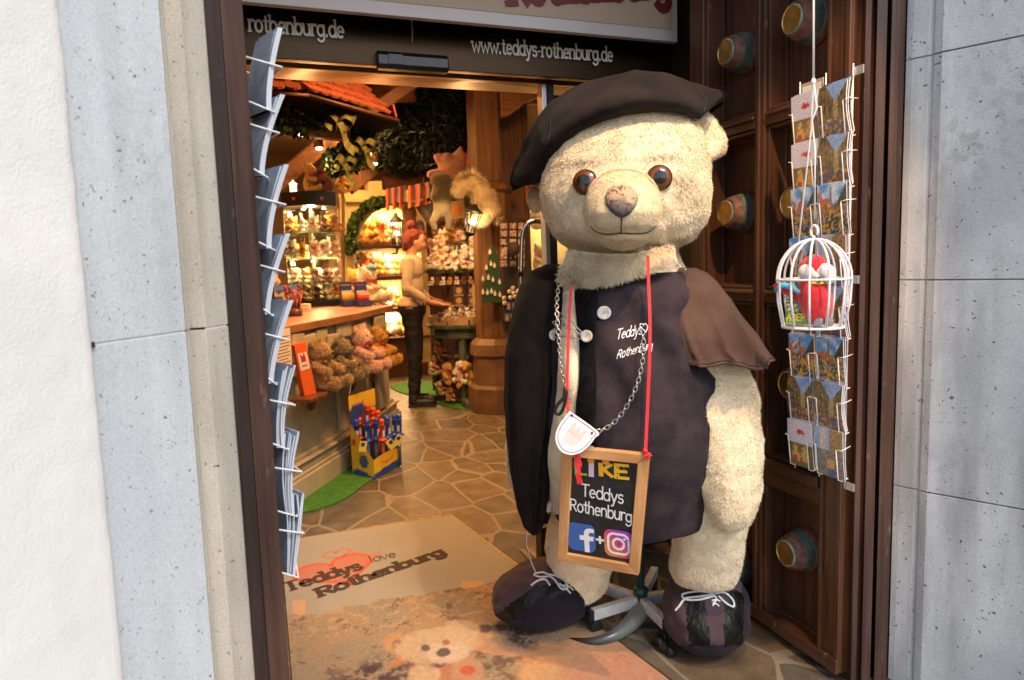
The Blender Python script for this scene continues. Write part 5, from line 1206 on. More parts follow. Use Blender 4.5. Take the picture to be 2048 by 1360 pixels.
for P_ in ((-16, 6, -16, -12, -12, -18, -8, -12, -8, -4, -4, -4, -4, -10, 0, -15, 4, -10, 4, -4, 8, -4, 8, -12, 12, -18, 16, -12, 16, 6),): mb.add([sh(*castle(P_[2*i], P_[2*i+1]), .0073) for i in range(15)], [tuple(range(15))])
for x0, x1, y0, y1 in (): mb.add([sh(*castle(x, y), .0073) for x, y in ((x0, y0), (x1, y0), (x1, y1), (x0, y1))], [(0, 1, 2, 3)])
mb.build('castle_emblem', M_faint, badge); mb = MB()
for p in ((1144, 831), (1184, 866)): mb.ell(sh(*p, .008), (.0035, .0035, .0035), n=8, m=6)
mb.build('eyelet', M_iron, badge)

# chalkboard
board = thing('chalkboard', 'wood framed chalkboard reading LIKE Teddys Rothenburg hanging in front of the bear', 'chalkboard', BO, -BA)
M_pine = wood_mat('pine', (.52, .23, .08), (.70, .38, .16), .45, 'Z', .7); M_pineh = wood_mat('pine_cross', (.52, .23, .08), (.70, .38, .16), .45, 'X', .7); M_slate = mat('slate', (.010, .010, .011), .5, var=.4, vscale=30, col2=(.022, .022, .023))
Wd, Hd = (Q['BR']-Q['BL']).length, (Q['TL']-Q['BL']).length; fw, fh = .030/Wd, .030/Hd
def fbox(mb, u0, v0, u1, v1, w0, w1, mit=None):
    pts = [(u0, v0), (u1, v0), (u1, v1), (u0, v1)] if mit is None else mit
    mb.prism(pts, lambda u, v: bmap(u, v, w1), lambda u, v: bmap(u, v, w0))
for nm, pts, m in (('frame_side', [(0, 0), (fw, fh), (fw, 1-fh), (0, 1)], M_pine), ('frame_side', [(1, 0), (1, 1), (1-fw, 1-fh), (1-fw, fh)], M_pine), ('frame_rail', [(.0005, 0), (.9995, 0), (1-fw-.0005, fh-.0005), (fw+.0005, fh-.0005)], M_pineh), ('frame_rail', [(fw+.0005, 1-fh+.0005), (1-fw-.0005, 1-fh+.0005), (.9995, 1), (.0005, 1)], M_pineh)):
    mb = MB(); fbox(mb, 0, 0, 0, 0, -.004, .014, pts); mb.build(nm, m, board, bevel=.002, fixn=True)
mb = MB(); fbox(mb, fw-.005, fh-.005, 1-fw+.005, 1-fh+.005, -.002, .004); mb.build('slate', M_slate, board, fixn=True)
M_chalk = mat('chalk_white', (.80, .80, .82), .8)
# picture px -> board coordinates
def uvof(px, py):
    u, v = .5, .5
    for _ in range(12):
        p = bmap(u, v); d = Vector((p.dot(bx_*0) , 0, 0)); w = BO+bx_*p.x+by_*p.y+Vector((0, 0, p.z)); x, y = proj(w)
        e = 1e-3; pu = bmap(u+e, v); pv = bmap(u, v+e); wu = BO+bx_*pu.x+by_*pu.y+Vector((0, 0, pu.z)); wv = BO+bx_*pv.x+by_*pv.y+Vector((0, 0, pv.z)); xu, yu = proj(wu); xv, yv = proj(wv)
        a, b_, c, d_ = (xu-x)/e, (xv-x)/e, (yu-y)/e, (yv-y)/e; D = a*d_-b_*c; ex, ey = px-x, py-y; u += (ex*d_-b_*ey)/D; v += (a*ey-ex*c)/D
    return u, v
def btext(mb, s, pl, pr, hf=1.25, w=.17, wob=.04, h0=.0046, ser=0):
    A, B = uvof(*pl), uvof(*pr); A3, B3 = bmap(*A), bmap(*B); tot = sum(G[c][0] for c in s); U = (B3-A3)/tot; V = BN.cross(U.normalized())*U.length*hf
    if V.z < 0: V = -V
    text(mb, s, lambda u, v, h: A3+U*u+V*v+BN*(h0+h), 1, w, wob=wob, serif=ser)
for a_ in (('Teddys', (1164, 990), (1249, 1005), 1.15, .17), ('Rothenburg', (1141, 1018), (1266, 1042), 1.22, .18), ('+', (1193, 1086), (1211, 1089), 1., .26)): mb = MB(); btext(mb, *a_); mb.build('chalk_lettering', M_chalk, board)
# LIKE in bright figure letters
like = [('L', (1152, 946), (1176, 948), (.16, .50, .03)), ('I', (1178, 947), (1192, 949), (.66, .50, .60)), ('K', (1200, 949), (1229, 952), (.80, .42, .02)), ('E', (1231, 953), (1260, 956), (.80, .50, .02))]
for ch, a, b_, c in like:
    mb = MB(); btext(mb, ch, a, b_, .62 if ch != 'I' else 1.25, .34, 0, .0046); m2 = mat('letter_'+ch.lower(), c, .5)
    u, v = uvof((a[0]+b_[0])/2-2, a[1]-28)
    if ch in 'IK':
        pc = bmap(u, v, .0056); e1 = (Q['BR']-Q['BL']).normalized(); e2 = BN.cross(e1)
        for cx_, cy_, r in ((0, 0, .0105), (-.008, .008, .004), (.008, .008, .004)): mb.add([pc+e1*(cx_+r*cos(t))+e2*(abs(1)*cy_+r*sin(t))+BN*(.0004*(r < .01)) for t in [2*pi*k/14 for k in range(14)]], [tuple(range(14))], 1)
    if ch == 'E':
        for k, (du, dv) in enumerate(((-8, -8), (-8, -20), (2, -32), (6, -2), (-8, 0), (5, -18))):
            u, v = uvof(1244+du, 953+dv); pc = bmap(u, v, .0060); e1 = (Q['BR']-Q['BL']).normalized(); e2 = BN.cross(e1); mb.add([pc+e1*(.0028*cos(t))+e2*(.0028*sin(t)) for t in [2*pi*q/8 for q in range(8)]], [tuple(range(8))], 2)
    mb.build('letter', [m2, mat('letter_face', (.80, .36, .03), .5), mat('letter_spot', (.55, .10, .02), .5)], board)
def rrect(cx, cy, w, h, r, n=6):
    out = []
    for sx, sy, a0 in ((1, 1, 0), (-1, 1, 90), (-1, -1, 180), (1, -1, 270)):
        for k in range(n+1): a = radians(a0+90*k/n); out.append((cx+sx*(w/2-r)+r*cos(a), cy+sy*(h/2-r)+r*sin(a)))
    return out
def icon(ctr, wpx, hpx):
    u, v = uvof(*ctr); C0 = bmap(u, v); U = (Q['BR']-Q['BL']).normalized(); V = BN.cross(U); V = V if V.z > 0 else -V
    L_ = bmap(*uvof(ctr[0]-wpx/2, ctr[1]-2)); R_ = bmap(*uvof(ctr[0]+wpx/2, ctr[1]+3)); s = (R_-L_).length
    return lambda x, y, h=.0: C0+U*(x*s)+V*(y*s)+BN*(.0045+h)
f = icon((1164, 1073), 55, 58); mb = MB(); mb.prism(rrect(0, 0, 1, 1, .22), lambda x, y: f(x, y*1.06, .0012), lambda x, y: f(x, y*1.06, 0)); mb.build('blue_tile', mat('tile_blue', (.045, .13, .42), .35), board, fixn=True)
fp = [(.10, -.53), (.10, -.08), (-.06, -.08), (-.06, .09), (.10, .09), (.10, .20), (.13, .30), (.21, .37), (.33, .40), (.46, .38), (.46, .24), (.36, .25), (.30, .23), (.275, .17), (.275, .09), (.45, .09), (.42, -.08), (.275, -.08), (.275, -.53)]
mb = MB(); mb.prism(fp, lambda x, y: f(x, y, .0020), lambda x, y: f(x, y, .0013)); mb.build('white_letter', M_chalk, board, fixn=True)
f2 = icon((1238, 1086), 57, 60); mb = MB()
P = []; cols = []; rb_ = rrect(0, 0, 1, 1, .24, 8)
for k in range(10):
    t = 1-k/9.5; row = []
    for (x, y) in rb_+[rb_[0]]:
        row.append(f2(x*t, y*t*1.04, .0010)); xx, yy = x*t+.5, y*t+.5; c = Vector((.75, .30, .05)).lerp(Vector((.70, .05, .12)), min(1, max(0, (xx+yy)*1.1-.1))).lerp(Vector((.30, .06, .55)), min(1, max(0, (xx+yy)-.85)*1.3)); cols.append(tuple(c))
    P.append(row)
mb.grid(P, 0, False, cols); mb.build('camera_tile', vcol_mat('tile_gradient', .35), board)
mb = MB()
def ring2(pts, w, h): 
    vs, fs_ = strip2d(pts+[pts[0], pts[1]], w); mb.add([f2(p.x, p.y*1.04, h) for p in vs], fs_[:-1] if False else fs_)
ring2(rrect(0, 0, .72, .72, .20, 8), .085, .0016); ring2([(.19*cos(2*pi*k/32), .19*sin(2*pi*k/32)) for k in range(32)], .085, .0018); mb.add([f2(.22+.045*cos(2*pi*k/16), .22+.045*sin(2*pi*k/16), .0018) for k in range(16)], [tuple(range(16))])
mb.build('camera_outline', M_chalk, board)

# shoes
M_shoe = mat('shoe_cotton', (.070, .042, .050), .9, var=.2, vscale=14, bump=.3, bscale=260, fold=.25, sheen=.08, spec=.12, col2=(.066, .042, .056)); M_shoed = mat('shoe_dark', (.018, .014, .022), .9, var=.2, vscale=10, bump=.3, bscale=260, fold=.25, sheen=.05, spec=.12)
M_fauxfur = mat('black_pile', (.002, .002, .002), .45, var=.8, vscale=60, bump=.5, bscale=80, spec=.25, col2=(.008, .008, .008), stretch=(1, 1, .5))
M_lace = mat('lace_white', (.66, .68, .70), .8, bump=.5, bscale=400)
def shoe(pxc, pyc, ax, lenx, wid, hgt, ang, name_, stripes, lacepts, back=.0):
    """soft bulging shoe: centre on the floor under (pxc, pyc), long axis at ang (local), built as an ellipsoid flattened below"""
    g = gnd(pxc, pyc); c = loc(g); c.z = 0; sh_ = MB()
    n, m = 128, 72; vs = []; ca, sa = cos(ang), sin(ang)
    def P_(i, j):
        t = pi*i/m; u = 2*pi*j/n; z = cos(t); r = sin(t)**.86; lx, ly = r*cos(u), r*sin(u)
        lx = lx*(1+.06*z); zz = hgt*.5*(1+z) if z > -.2 else hgt*.5*(1+z)*.9+.002; nose = max(0, lx)
        hsc = 1-.20*max(0, lx)**2-.0*ly
        x, y = lx*lenx/2, ly*wid/2*(1+.08*max(0, lx)); w_ = .006*noise.noise(Vector((lx*3, ly*3, z*3+pxc)))
        return Vector((c.x+(x*ca-y*sa)*(1+w_*8), c.y+(x*sa+y*ca)*(1+w_*8), max(.003, zz*hsc+w_)))
    vs = [P_(0, 0)]+[P_(i, j) for i in range(1, m) for j in range(n)]+[P_(m, 0)]
    fs2 = [(0, 1+j, 1+(j+1) % n) for j in range(n)]+[(1+i*n+j, 1+(i+1)*n+j, 1+(i+1)*n+(j+1) % n, 1+i*n+(j+1) % n) for i in range(m-2) for j in range(n)]+[(1+(m-2)*n+j, len(vs)-1, 1+(m-2)*n+(j+1) % n) for j in range(n)]
    mb = MB(); mb.add(vs, fs2, 0, True)
    o = mb.build('shoe', [M_shoe, M_fauxfur, M_shoed], bear, fixn=True); me = o.data
    ca2, sa2 = cos(-ang), sin(-ang)
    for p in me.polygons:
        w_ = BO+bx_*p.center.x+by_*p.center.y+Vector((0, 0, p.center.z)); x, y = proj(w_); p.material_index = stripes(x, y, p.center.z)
    bv = bvh_of(me)
    lm = MB()
    for pts, r in lacepts: lm.tube([hit(bv, x, y, .004)[0] for x, y in smooth_pts(pts, 4)], r, 6)
    lm.build('shoelace', M_lace, o); return o, bv
def inband(x, y, a, b_, w): # distance from segment
    ax_, ay = a; bx2, by2 = b_; t = max(0, min(1, ((x-ax_)*(bx2-ax_)+(y-ay)*(by2-ay))/((bx2-ax_)**2+(by2-ay)**2))); return sqrt((x-ax_-t*(bx2-ax_))**2+(y-ay-t*(by2-ay))**2) < w
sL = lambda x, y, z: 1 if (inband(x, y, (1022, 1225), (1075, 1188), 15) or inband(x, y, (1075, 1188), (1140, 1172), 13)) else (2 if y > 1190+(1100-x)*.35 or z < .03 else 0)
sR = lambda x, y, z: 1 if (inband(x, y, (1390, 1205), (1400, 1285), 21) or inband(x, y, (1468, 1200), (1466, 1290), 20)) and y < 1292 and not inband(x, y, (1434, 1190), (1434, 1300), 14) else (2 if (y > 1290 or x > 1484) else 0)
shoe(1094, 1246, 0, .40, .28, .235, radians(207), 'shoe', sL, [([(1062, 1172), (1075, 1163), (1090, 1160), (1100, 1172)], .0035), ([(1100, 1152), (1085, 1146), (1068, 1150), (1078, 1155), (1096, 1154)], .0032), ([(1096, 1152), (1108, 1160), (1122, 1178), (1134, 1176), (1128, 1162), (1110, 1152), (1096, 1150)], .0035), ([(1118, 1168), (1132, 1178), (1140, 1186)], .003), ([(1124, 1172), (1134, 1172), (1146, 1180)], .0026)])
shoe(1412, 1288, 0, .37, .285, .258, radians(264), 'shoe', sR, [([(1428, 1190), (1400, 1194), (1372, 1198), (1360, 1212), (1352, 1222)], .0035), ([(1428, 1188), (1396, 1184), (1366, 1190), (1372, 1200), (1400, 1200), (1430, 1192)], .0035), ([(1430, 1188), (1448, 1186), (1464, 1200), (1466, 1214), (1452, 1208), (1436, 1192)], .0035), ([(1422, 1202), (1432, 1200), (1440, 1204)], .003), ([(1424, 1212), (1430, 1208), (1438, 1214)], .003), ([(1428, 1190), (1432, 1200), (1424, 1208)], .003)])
# cord from the coat to the shoe
mb = MB(); mb.tube([bl(*p) for p in smooth_pts([(1055, 1062, -.12), (1053, 1085, -.1), (1056, 1100, -.1), (1063, 1125, -.1), (1072, 1145, -.1)], 4)], .0018, 5); mb.build('thin_cord', M_lace, bear)

# ---------------------------------------------------------------- steel stand with castors, drinking horn
hub = gnd(1281, 1198, .075)
stand = thing('display_stand', 'grey five armed metal stand on castors behind the chalkboard', 'display stand', (hub.x, hub.y, 0))
M_alu = mat('grey_metal', (.66, .68, .69), .45, metal=.15, var=.1, vscale=20); M_pole = mat('green_pole', (.03, .07, .07), .35)
H2 = Vector((hub.x, hub.y, 0)); mb = MB(); mb.cyl((0, 0, .055), (0, 0, .9), .0155, n=20); mb.lathe([(0, .026), (.02, .028), (.03, .018)], (0, 0, .095), (0, 0, 1)); mb.build('pole', M_pole, stand, fixn=True)
tips = [gnd(1186, 1232, .065), gnd(1330, 1250, .065), gnd(1200, 1176, .065), gnd(1370, 1190, .065), gnd(1304, 1156, .065)]
for k, t in enumerate(tips):
    d = (t-hub); d.z = 0; Ld = max(.16, min(.27, d.length)) if k < 2 else .25; d.normalize(); a = atan2(d.y, d.x)
    mb = MB(); mb.box((d.x*(Ld/2+.012), d.y*(Ld/2+.012), .072), (Ld-.02, .028, .038), (0, 0, a)); mb.build('arm', M_alu, stand, bevel=.0025, fixn=True)
    mb = MB(); e_ = d*(Ld+.0125); mb.box((e_.x, e_.y, .072), (.014, .0285, .039), (0, 0, a)); mb.cyl((e_.x*.93, e_.y*.93, .05), (e_.x*.93, e_.y*.93, .056), .012)
    sd_ = Vector((-d.y, d.x, 0)); w = Vector((e_.x*.9, e_.y*.9, .025))
    for s in (-1, 1): mb.cyl(w+sd_*(s*.012), w+sd_*(s*.002), .0235, n=24)
    mb.cyl(w+sd_*.014, w-sd_*.014, .006, n=10); mb.build('castor', mat('castor_black', (.015, .018, .02), .4), stand, bevel=.001, fixn=True)
horn = MB(); hp = [gnd(1138, 1276, .012), gnd(1160, 1280, .016), gnd(1190, 1282, .022), gnd(1225, 1272, .030), gnd(1255, 1252, .037), gnd(1278, 1228, .042), gnd(1284, 1216, .044)]
H3 = hp[0].copy(); H3.z = 0; q_ = smooth_pts([tuple(p-H3)+(r,) for p, r in zip(hp, (.002, .009, .016, .023, .031, .038, .040))], 5)
horn.tube([Vector(p[:3]) for p in q_], [p[3]*.85 for p in q_], 20)
M_horn = bpy.data.materials.new('horn'); M_horn.use_nodes = True; nt = M_horn.node_tree; b = nt.nodes['Principled BSDF']; tc = NN(nt, 'ShaderNodeTexCoord'); sx = NN(nt, 'ShaderNodeVectorMath', operation='LENGTH'); nt.links.new(tc.outputs['Object'], sx.inputs[0]); n_ = NN(nt, 'ShaderNodeTexNoise', i_Scale=18., i_Detail=5.); nt.links.new(tc.outputs['Object'], n_.inputs[0]); ma = NN(nt, 'ShaderNodeMath', operation='MULTIPLY_ADD'); nt.links.new(n_.outputs[0], ma.inputs[0]); ma.inputs[1].default_value = .15; nt.links.new(sx.outputs['Value'], ma.inputs[2])
nt.links.new(ramp(nt, ma.outputs[0], [(.12, (.02, .014, .012)), (.22, (.06, .07, .08)), (.34, (.22, .24, .22)), (.42, (.38, .34, .26))]).outputs[0], b.inputs['Base Color']); b.inputs['Roughness'].default_value = .28
o = horn.build('drinking_horn', M_horn, loc=H3, fixn=True); tag(o, 'curved dark tipped cattle horn lying on the floor under the stand', 'horn')
# pole socket of the stand is hidden by the chalkboard; strap of black cloth beside the right shoe
mb = MB(); 
for k in range(7):
    p = gnd(1312+k*5, 1280+k*4, .02+.01*sin(k)); mb.ell(p, (.02, .014, .016), (k, k*.7, 0), n=10, m=7)
me = remeshed(mb, .003, 2, .5, lambda c, n: n*noise.noise(c*60)*.004); setmat(me, [M_black]); tag(link('cloth_rag', me, fixn=False), 'crumpled black cloth on the floor next to the bear shoe', 'cloth')
# ================================================================= inside the shop
WARM = (1, .50, .17); WARM2 = (1, .62, .28)
M_ceil = mat('ceiling_cream', (.62, .50, .34), .9, var=.05, vscale=2, bump=.1); M_inwall = mat('shop_wall', (.40, .28, .16), .85, var=.15, vscale=3, bump=.1)
M_wood = wood_mat('shop_wood', (.10, .043, .015), (.18, .08, .028), .5, 'Z', .8); M_woodx = wood_mat('shop_wood_cross', (.20, .08, .03), (.36, .16, .065), .45, 'X', .8); M_woodd = wood_mat('shop_wood_dark', (.07, .028, .012), (.13, .05, .02), .5, 'X', .8)
M_sand = mat('sandstone', (.34, .29, .185), .9, var=.10, vscale=6, bump=.25, bscale=120, col2=(.42, .36, .23)); M_yst = mat('yellow_stone', (.60, .44, .20), .85, var=.15, vscale=5, bump=.3, bscale=60)
M_turf = mat('green_turf', (.06, .22, .02), .95, var=.25, vscale=40, bump=.8, bscale=500); M_green = mat('painted_green', (.065, .085, .055), .6, var=.3, vscale=10)
M_board = mat('cream_boards', (.80, .66, .36), .7, var=.08, vscale=8)
mb = MB(); mb.add([(-3, 2.95, 0), (-3, 10.5, 0), (-3, 10.5, 3), (-3, 2.95, 3)], [(0, 1, 2, 3)]); mb.add([(-3, 10.5, 0), (5, 10.5, 0), (5, 10.5, 3), (-3, 10.5, 3)], [(0, 1, 2, 3)]); mb.add([(5, 2.95, 0), (5, 10.5, 0), (5, 10.5, 3), (5, 2.95, 3)], [(0, 1, 2, 3)])
tag(mb.build('shop_wall', M_inwall, fixn=True), 'warm brown walls enclosing the toy shop interior', 'wall')
mb = MB(); mb.box2((-3, 2.955, 3.0), (5, 10.5, 3.05)); tag(mb.build('ceiling', M_ceil, fixn=True), kind='structure')
mb = MB()
for a, b_, w in (((1.0, 5.2, 2.9), (2.3, 9.5, 2.9), .18), ((-.5, 4.2, 2.92), (2.5, 4.9, 2.92), .16), ((.2, 6.9, 2.9), (3.2, 6.2, 2.9), .18)):
    a, b_ = Vector(a), Vector(b_); d = b_-a; mb.box((a+b_)/2, (d.length, w, .17), (0, 0, atan2(d.y, d.x)))
tag(mb.build('ceiling_beams', M_woodx, bevel=.006, fixn=True), 'brown timber beams crossing the cream shop ceiling', 'ceiling beams')

# counter
CA, CB, CC = Vector((.16, 4.15)), Vector((.58, 4.85)), Vector((.95, 5.62)); C0_ = Vector((-.50, 3.05))
cdir = (CC-C0_).normalized(); cn = Vector((cdir.y, -cdir.x))
def cpoly(off, back=.95, ext=0.):
    pts = [C0_, CA, CB, CC+cdir*ext]; f = [p+cn*off for p in pts]; return [tuple(p) for p in f]+[tuple(CC+cdir*ext-cn*back+Vector((0, 0))), tuple(C0_-cn*back)]
counter = thing('shop_counter', 'sandstone coloured shop counter with a brown wooden top and raised stones', 'counter', (.6, 4.9, 0)); K = Vector((.6, 4.9, 0))
def cx_(mb, off, z0, z1, mi=0, back=.95, ext=0.): extrude(mb, [(x-K.x, y-K.y) for x, y in cpoly(off, back, ext)], z0, z1, mi)
CT = 1.005
mb = MB(); cx_(mb, 0, .001, CT-.05, back=.92); mb.build('body', M_sand, counter, bevel=.004, fixn=True)
mb = MB(); cx_(mb, .075, .0015, .13, ext=.05); cx_(mb, .060, .131, .15, ext=.04); cx_(mb, .045, .151, .20, ext=.03); cx_(mb, .062, .201, .215, ext=.04); cx_(mb, .025, .216, .24, ext=.01); mb.build('base_moulding', M_sand, counter, bevel=.006, fixn=True)
mb = MB(); cx_(mb, .05, CT-.048, CT, back=.98, ext=.05); mb.build('top', M_woodx, counter, bevel=.006, fixn=True)
def onc(px, py, off=0.): p = atLine(px, py, tuple(CB+cn*off), tuple(cdir)); return p
ang = atan2(cdir.y, cdir.x)
for p0, p1 in ((673, 697), (752, 771)):
    mb = MB(); a, b_ = onc(p0, 800, .0), onc(p1, 800, .0); m_ = (a+b_)/2; mb.box(Vector((m_.x, m_.y, .49))-K+Vector((cn.x, cn.y, 0))*.010, ((b_-a).length, .03, .50), (0, 0, ang)); mb.build('pilaster', M_sand, counter, bevel=.006, fixn=True)
mb = MB(); rs = random.Random(2)
for x, y, w, h in ((592, 682, 26, 34), (592, 712, 22, 26), (616, 686, 26, 36), (640, 668, 22, 24), (666, 680, 28, 26), (685, 658, 28, 34), (717, 660, 26, 26), (738, 672, 20, 18), (757, 645, 20, 26), (590, 740, 24, 26), (618, 728, 20, 24)):
    a, b_ = onc(x-w/2, y), onc(x+w/2, y); p = onc(x, y); hz = (onc(x, y-h/2).z-onc(x, y+h/2).z); mb.box(p-K+Vector((cn.x, cn.y, 0))*.006, ((b_-a).length, .026, hz), (0, rs.uniform(-.05, .05), ang))
mb.build('raised_stones', M_sand, counter, bevel=.012, fixn=True, segs=3)
# shelf on brackets
a, b_ = onc(600, 786, .08), onc(752, 752, .08); zs_ = onc(660, 772, .08).z
sf = thing('wall_shelf', 'dark red brown wooden shelf on brackets carrying four seated teddies', 'shelf', (a.x, a.y, zs_)); S2 = Vector((a.x, a.y, zs_))
mid_ = (a+b_)/2; mb = MB(); mb.box(Vector((mid_.x, mid_.y, zs_-.012))-S2, ((b_-a).length*1.02, .14, .022), (0, 0, ang)); mb.build('board', mat('shelf_brown', (.14, .045, .02), .4, var=.25, vscale=14), sf, bevel=.004, fixn=True)
for x in (617, 700, 742):
    p = onc(x, 780, .0); mb = MB(); c2 = Vector((cn.x, cn.y, 0)); t2 = Vector((cdir.x, cdir.y, 0))*.014
    pr = [(.0, -.024), (.11, -.024), (.09, -.05), (.045, -.065), (.025, -.12), (0, -.13)]; B_ = Vector((p.x, p.y, zs_))-S2
    mb.prism(pr, lambda u, v: B_+c2*u+Vector((0, 0, v))-t2, lambda u, v: B_+c2*u+Vector((0, 0, v))+t2); mb.build('bracket', MATS['shelf_brown'], sf, bevel=.002, fixn=True)
# ---- plush toys
PCOL = dict(honey=(.50, .26, .075), cream=(.70, .58, .38), pink=(.78, .52, .40), brown=(.13, .055, .025), tan=(.52, .34, .15), dusty=(.36, .17, .12), monkey=(.11, .085, .05), white=(.76, .70, .60), grey=(.26, .22, .18), gold=(.58, .32, .06), olive=(.34, .26, .13))
FURM = {k: mat('plush_'+k+'_fur', v, .95, var=.16, vscale=9, bump=.9, bscale=90, spec=.1, sheen=.2) for k, v in PCOL.items()}
M_eye = mat('toy_eye', (.006, .005, .004), .15, spec=.8); M_ribbon = mat('satin_red', (.55, .03, .02), .4); M_toyw = FURM['white']
def toy_builder(kind):
    b = MB(); E_ = b.ell
    E_((0, 0, .30), (.215, .19, .30), n=14, m=10); E_((0, -.03, .73), (.20, .185, .185), n=14, m=10)
    for s in (-1, 1):
        b.tube([(s*.17, -.02, .50), (s*.25, -.14, .42), (s*.24, -.33, .36)], [.075, .078, .07], 10); E_((s*.24, -.35, .36), (.075, .075, .075), n=10, m=8)
        b.tube([(s*.12, -.05, .12), (s*.19, -.28, .10), (s*.23, -.46, .12)], [.11, .10, .09], 10); E_((s*.23, -.50, .15), (.085, .06, .12), n=10, m=8)
    if kind == 'bear':
        E_((0, -.20, .68), (.09, .11, .075), n=10, m=8)
        for s in (-1, 1): E_((s*.16, 0, .90), (.075, .045, .08), n=10, m=8)
    elif kind == 'dog':
        E_((0, -.23, .68), (.085, .15, .07), n=10, m=8); E_((0, -.10, .74), (.12, .14, .12), n=10, m=8)
        for s in (-1, 1): E_((s*.21, -.02, .70), (.045, .085, .15), n=10, m=8)
    elif kind == 'rabbit':
        E_((0, -.18, .68), (.08, .09, .065), n=10, m=8)
        for s in (-1, 1): b.tube([(s*.08, 0, .88), (s*.10, .02, 1.08), (s*.13, .03, 1.24)], [.05, .06, .03], 8)
    elif kind == 'lamb':
        E_((0, -.20, .70), (.08, .13, .07), n=10, m=8); E_((0, .02, .84), (.14, .13, .10), n=10, m=8)
        for s in (-1, 1): E_((s*.23, 0, .76), (.09, .035, .04), n=10, m=8)
    return b
TOY = {}
def toymesh(kind, col, ribbon=True, hi=False):
    key = (kind, col, ribbon, hi)
    if key in TOY: return TOY[key]
    gk = (kind, hi)
    if gk not in TOY: TOY[gk] = remeshed(toy_builder(kind), .022 if hi else .042, 3 if hi else 2, .5, lambda c, n: n*(.012*noise.noise(c*9)+.006*noise.noise(c*25)))
    mb = MB(); mesh_merge(TOY[gk], mb); mz_ = {'bear': -.315, 'dog': -.385, 'rabbit': -.275, 'lamb': -.335}[kind]
    for s in (-1, 1): mb.ell((s*.08, -.195 if kind != 'dog' else -.205, .765), (.022, .018, .022), n=8, m=6, mi=1)
    mb.ell((0, mz_, .70), (.034, .022, .024), n=8, m=6, mi=1)
    if ribbon and not hi:
        mb.tube([(.155*cos(t), -.01+.145*sin(t), .555+.01*sin(t)) for t in [2*pi*k/14 for k in range(14)]], .018, 5, 2, closed=True)
        for s in (-1, 1): mb.ell((s*.06, -.185, .55), (.06, .022, .035), (0, s*.4, 0), n=8, m=6, mi=2); mb.box((s*.03, -.20, .46), (.03, .008, .13), (0, s*.25, 0), 2)
    me = mb.mesh('plush_'+kind, [FURM[col], M_eye, M_ribbon]); TOY[key] = me; return me
def toy(kind, col, P, h, face, label, group=None, ribbon=True, tilt=(0, 0), cat=None, name=None):
    """face: direction the toy looks, degrees: 0 = towards the street (-y), 90 = +x"""
    me = toymesh(kind, col, ribbon); o = bpy.data.objects.new(name or 'plush_'+kind, me); COL.objects.link(o); o.location = P; o.scale = (h, h, h)
    o.rotation_euler = (radians(tilt[0]), radians(tilt[1]), radians(face)); return tag(o, label, cat or 'plush '+kind, group)
def hpx(h, P): return h*(Vector(P)-CAM).dot(Fv)/FPX
# four teddies on the shelf, with pile
def big_bear(kind, col, P, h, face, label, rib=(.55, .03, .02), tilt=(0, 0), tagcard=False, cnt=16000):
    me = TOY.get((kind, True)) or (toymesh(kind, col, False, True) and TOY[(kind, True)])
    t = bpy.data.objects.new('plush_bear', None); COL.objects.link(t); t.empty_display_size = .1; t.location = P; t.scale = (h, h, h); t.rotation_euler = (radians(tilt[0]), radians(tilt[1]), radians(face)); tag(t, label, 'plush bear')
    c = PCOL[col]; m1 = me.copy(); a = m1.color_attributes.new('Col', 'FLOAT_COLOR', 'POINT'); arr = np.ones((len(m1.vertices), 4), np.float32); arr[:, :3] = np.array(c)*.85; a.data.foreach_set('color', arr.ravel())
    f = fur_tris(m1, cnt, .045, .012, lay=.3, base=c, tint=.25, seed=len(label), clump=9.)
    link('body', join_meshes('plush_body', [m1, f], [M_fur, M_fur]), t, fixn=False)
    mb = MB(); 
    for s in (-1, 1): mb.ell((s*.08, -.205, .765), (.022, .018, .022), n=10, m=8)
    mb.ell((0, -.325, .70), (.036, .024, .026), n=10, m=8); mb.build('face', M_eye, t)
    m_ = mat('ribbon_%d%d%d' % tuple(int(k*99) for k in rib), rib, .4); mb = MB(); mb.tube([(.17*cos(q), -.01+.16*sin(q), .555+.01*sin(q)) for q in [2*pi*k/18 for k in range(18)]], .018, 6, closed=True)
    for s in (-1, 1): mb.ell((s*.065, -.20, .55), (.065, .024, .038), (0, s*.4, 0), n=10, m=7); mb.box((s*.035, -.225, .45), (.034, .008, .16), (.1, s*.25, 0))
    mb.build('ribbon', m_, t)
    if tagcard: mb = MB(); mb.box((.25, -.50, -.06), (.17, .006, .19), (.2, .1, .5)); mb.build('paper_tag', mat('tag_cream', (.75, .68, .5), .6), t)
    return t
sh_top = zs_
def onshelf(px, off=.07): p = onc(px, 770, off); return Vector((p.x, p.y, sh_top-.003))
FA = math.degrees(atan2(cn.y, cn.x))+90
big_bear('bear', 'tan', onshelf(641, .05), .31, FA-8, 'tan curly plush bear with striped ribbon and paper tag, beside the orange box', (.40, .25, .05), tagcard=True)
big_bear('bear', 'olive', onshelf(684, .05), .29, FA+6, 'olive brown plush bear with a dark ribbon holding a small wooden frame', (.06, .02, .03), (0, 0))
big_bear('bear', 'pink', onshelf(725, .05), .33, FA-6, 'pale pink plush bear with a red ribbon on the counter shelf', (.50, .02, .05))
big_bear('bear', 'gold', onshelf(757, .06), .30, FA+2, 'golden plush bear with a big red bow at the end of the counter shelf')
p = onshelf(707, .13); mb = MB()
for k, (dx, dz_) in enumerate(((-.055, .05), (.055, .05), (0, .0), (0, .10))): mb.box(p+Vector((cdir.x*dx, cdir.y*dx, .02+dz_)), (.012 if k < 2 else .10, .012, .10 if k < 2 else .012), (0, 0, ang))
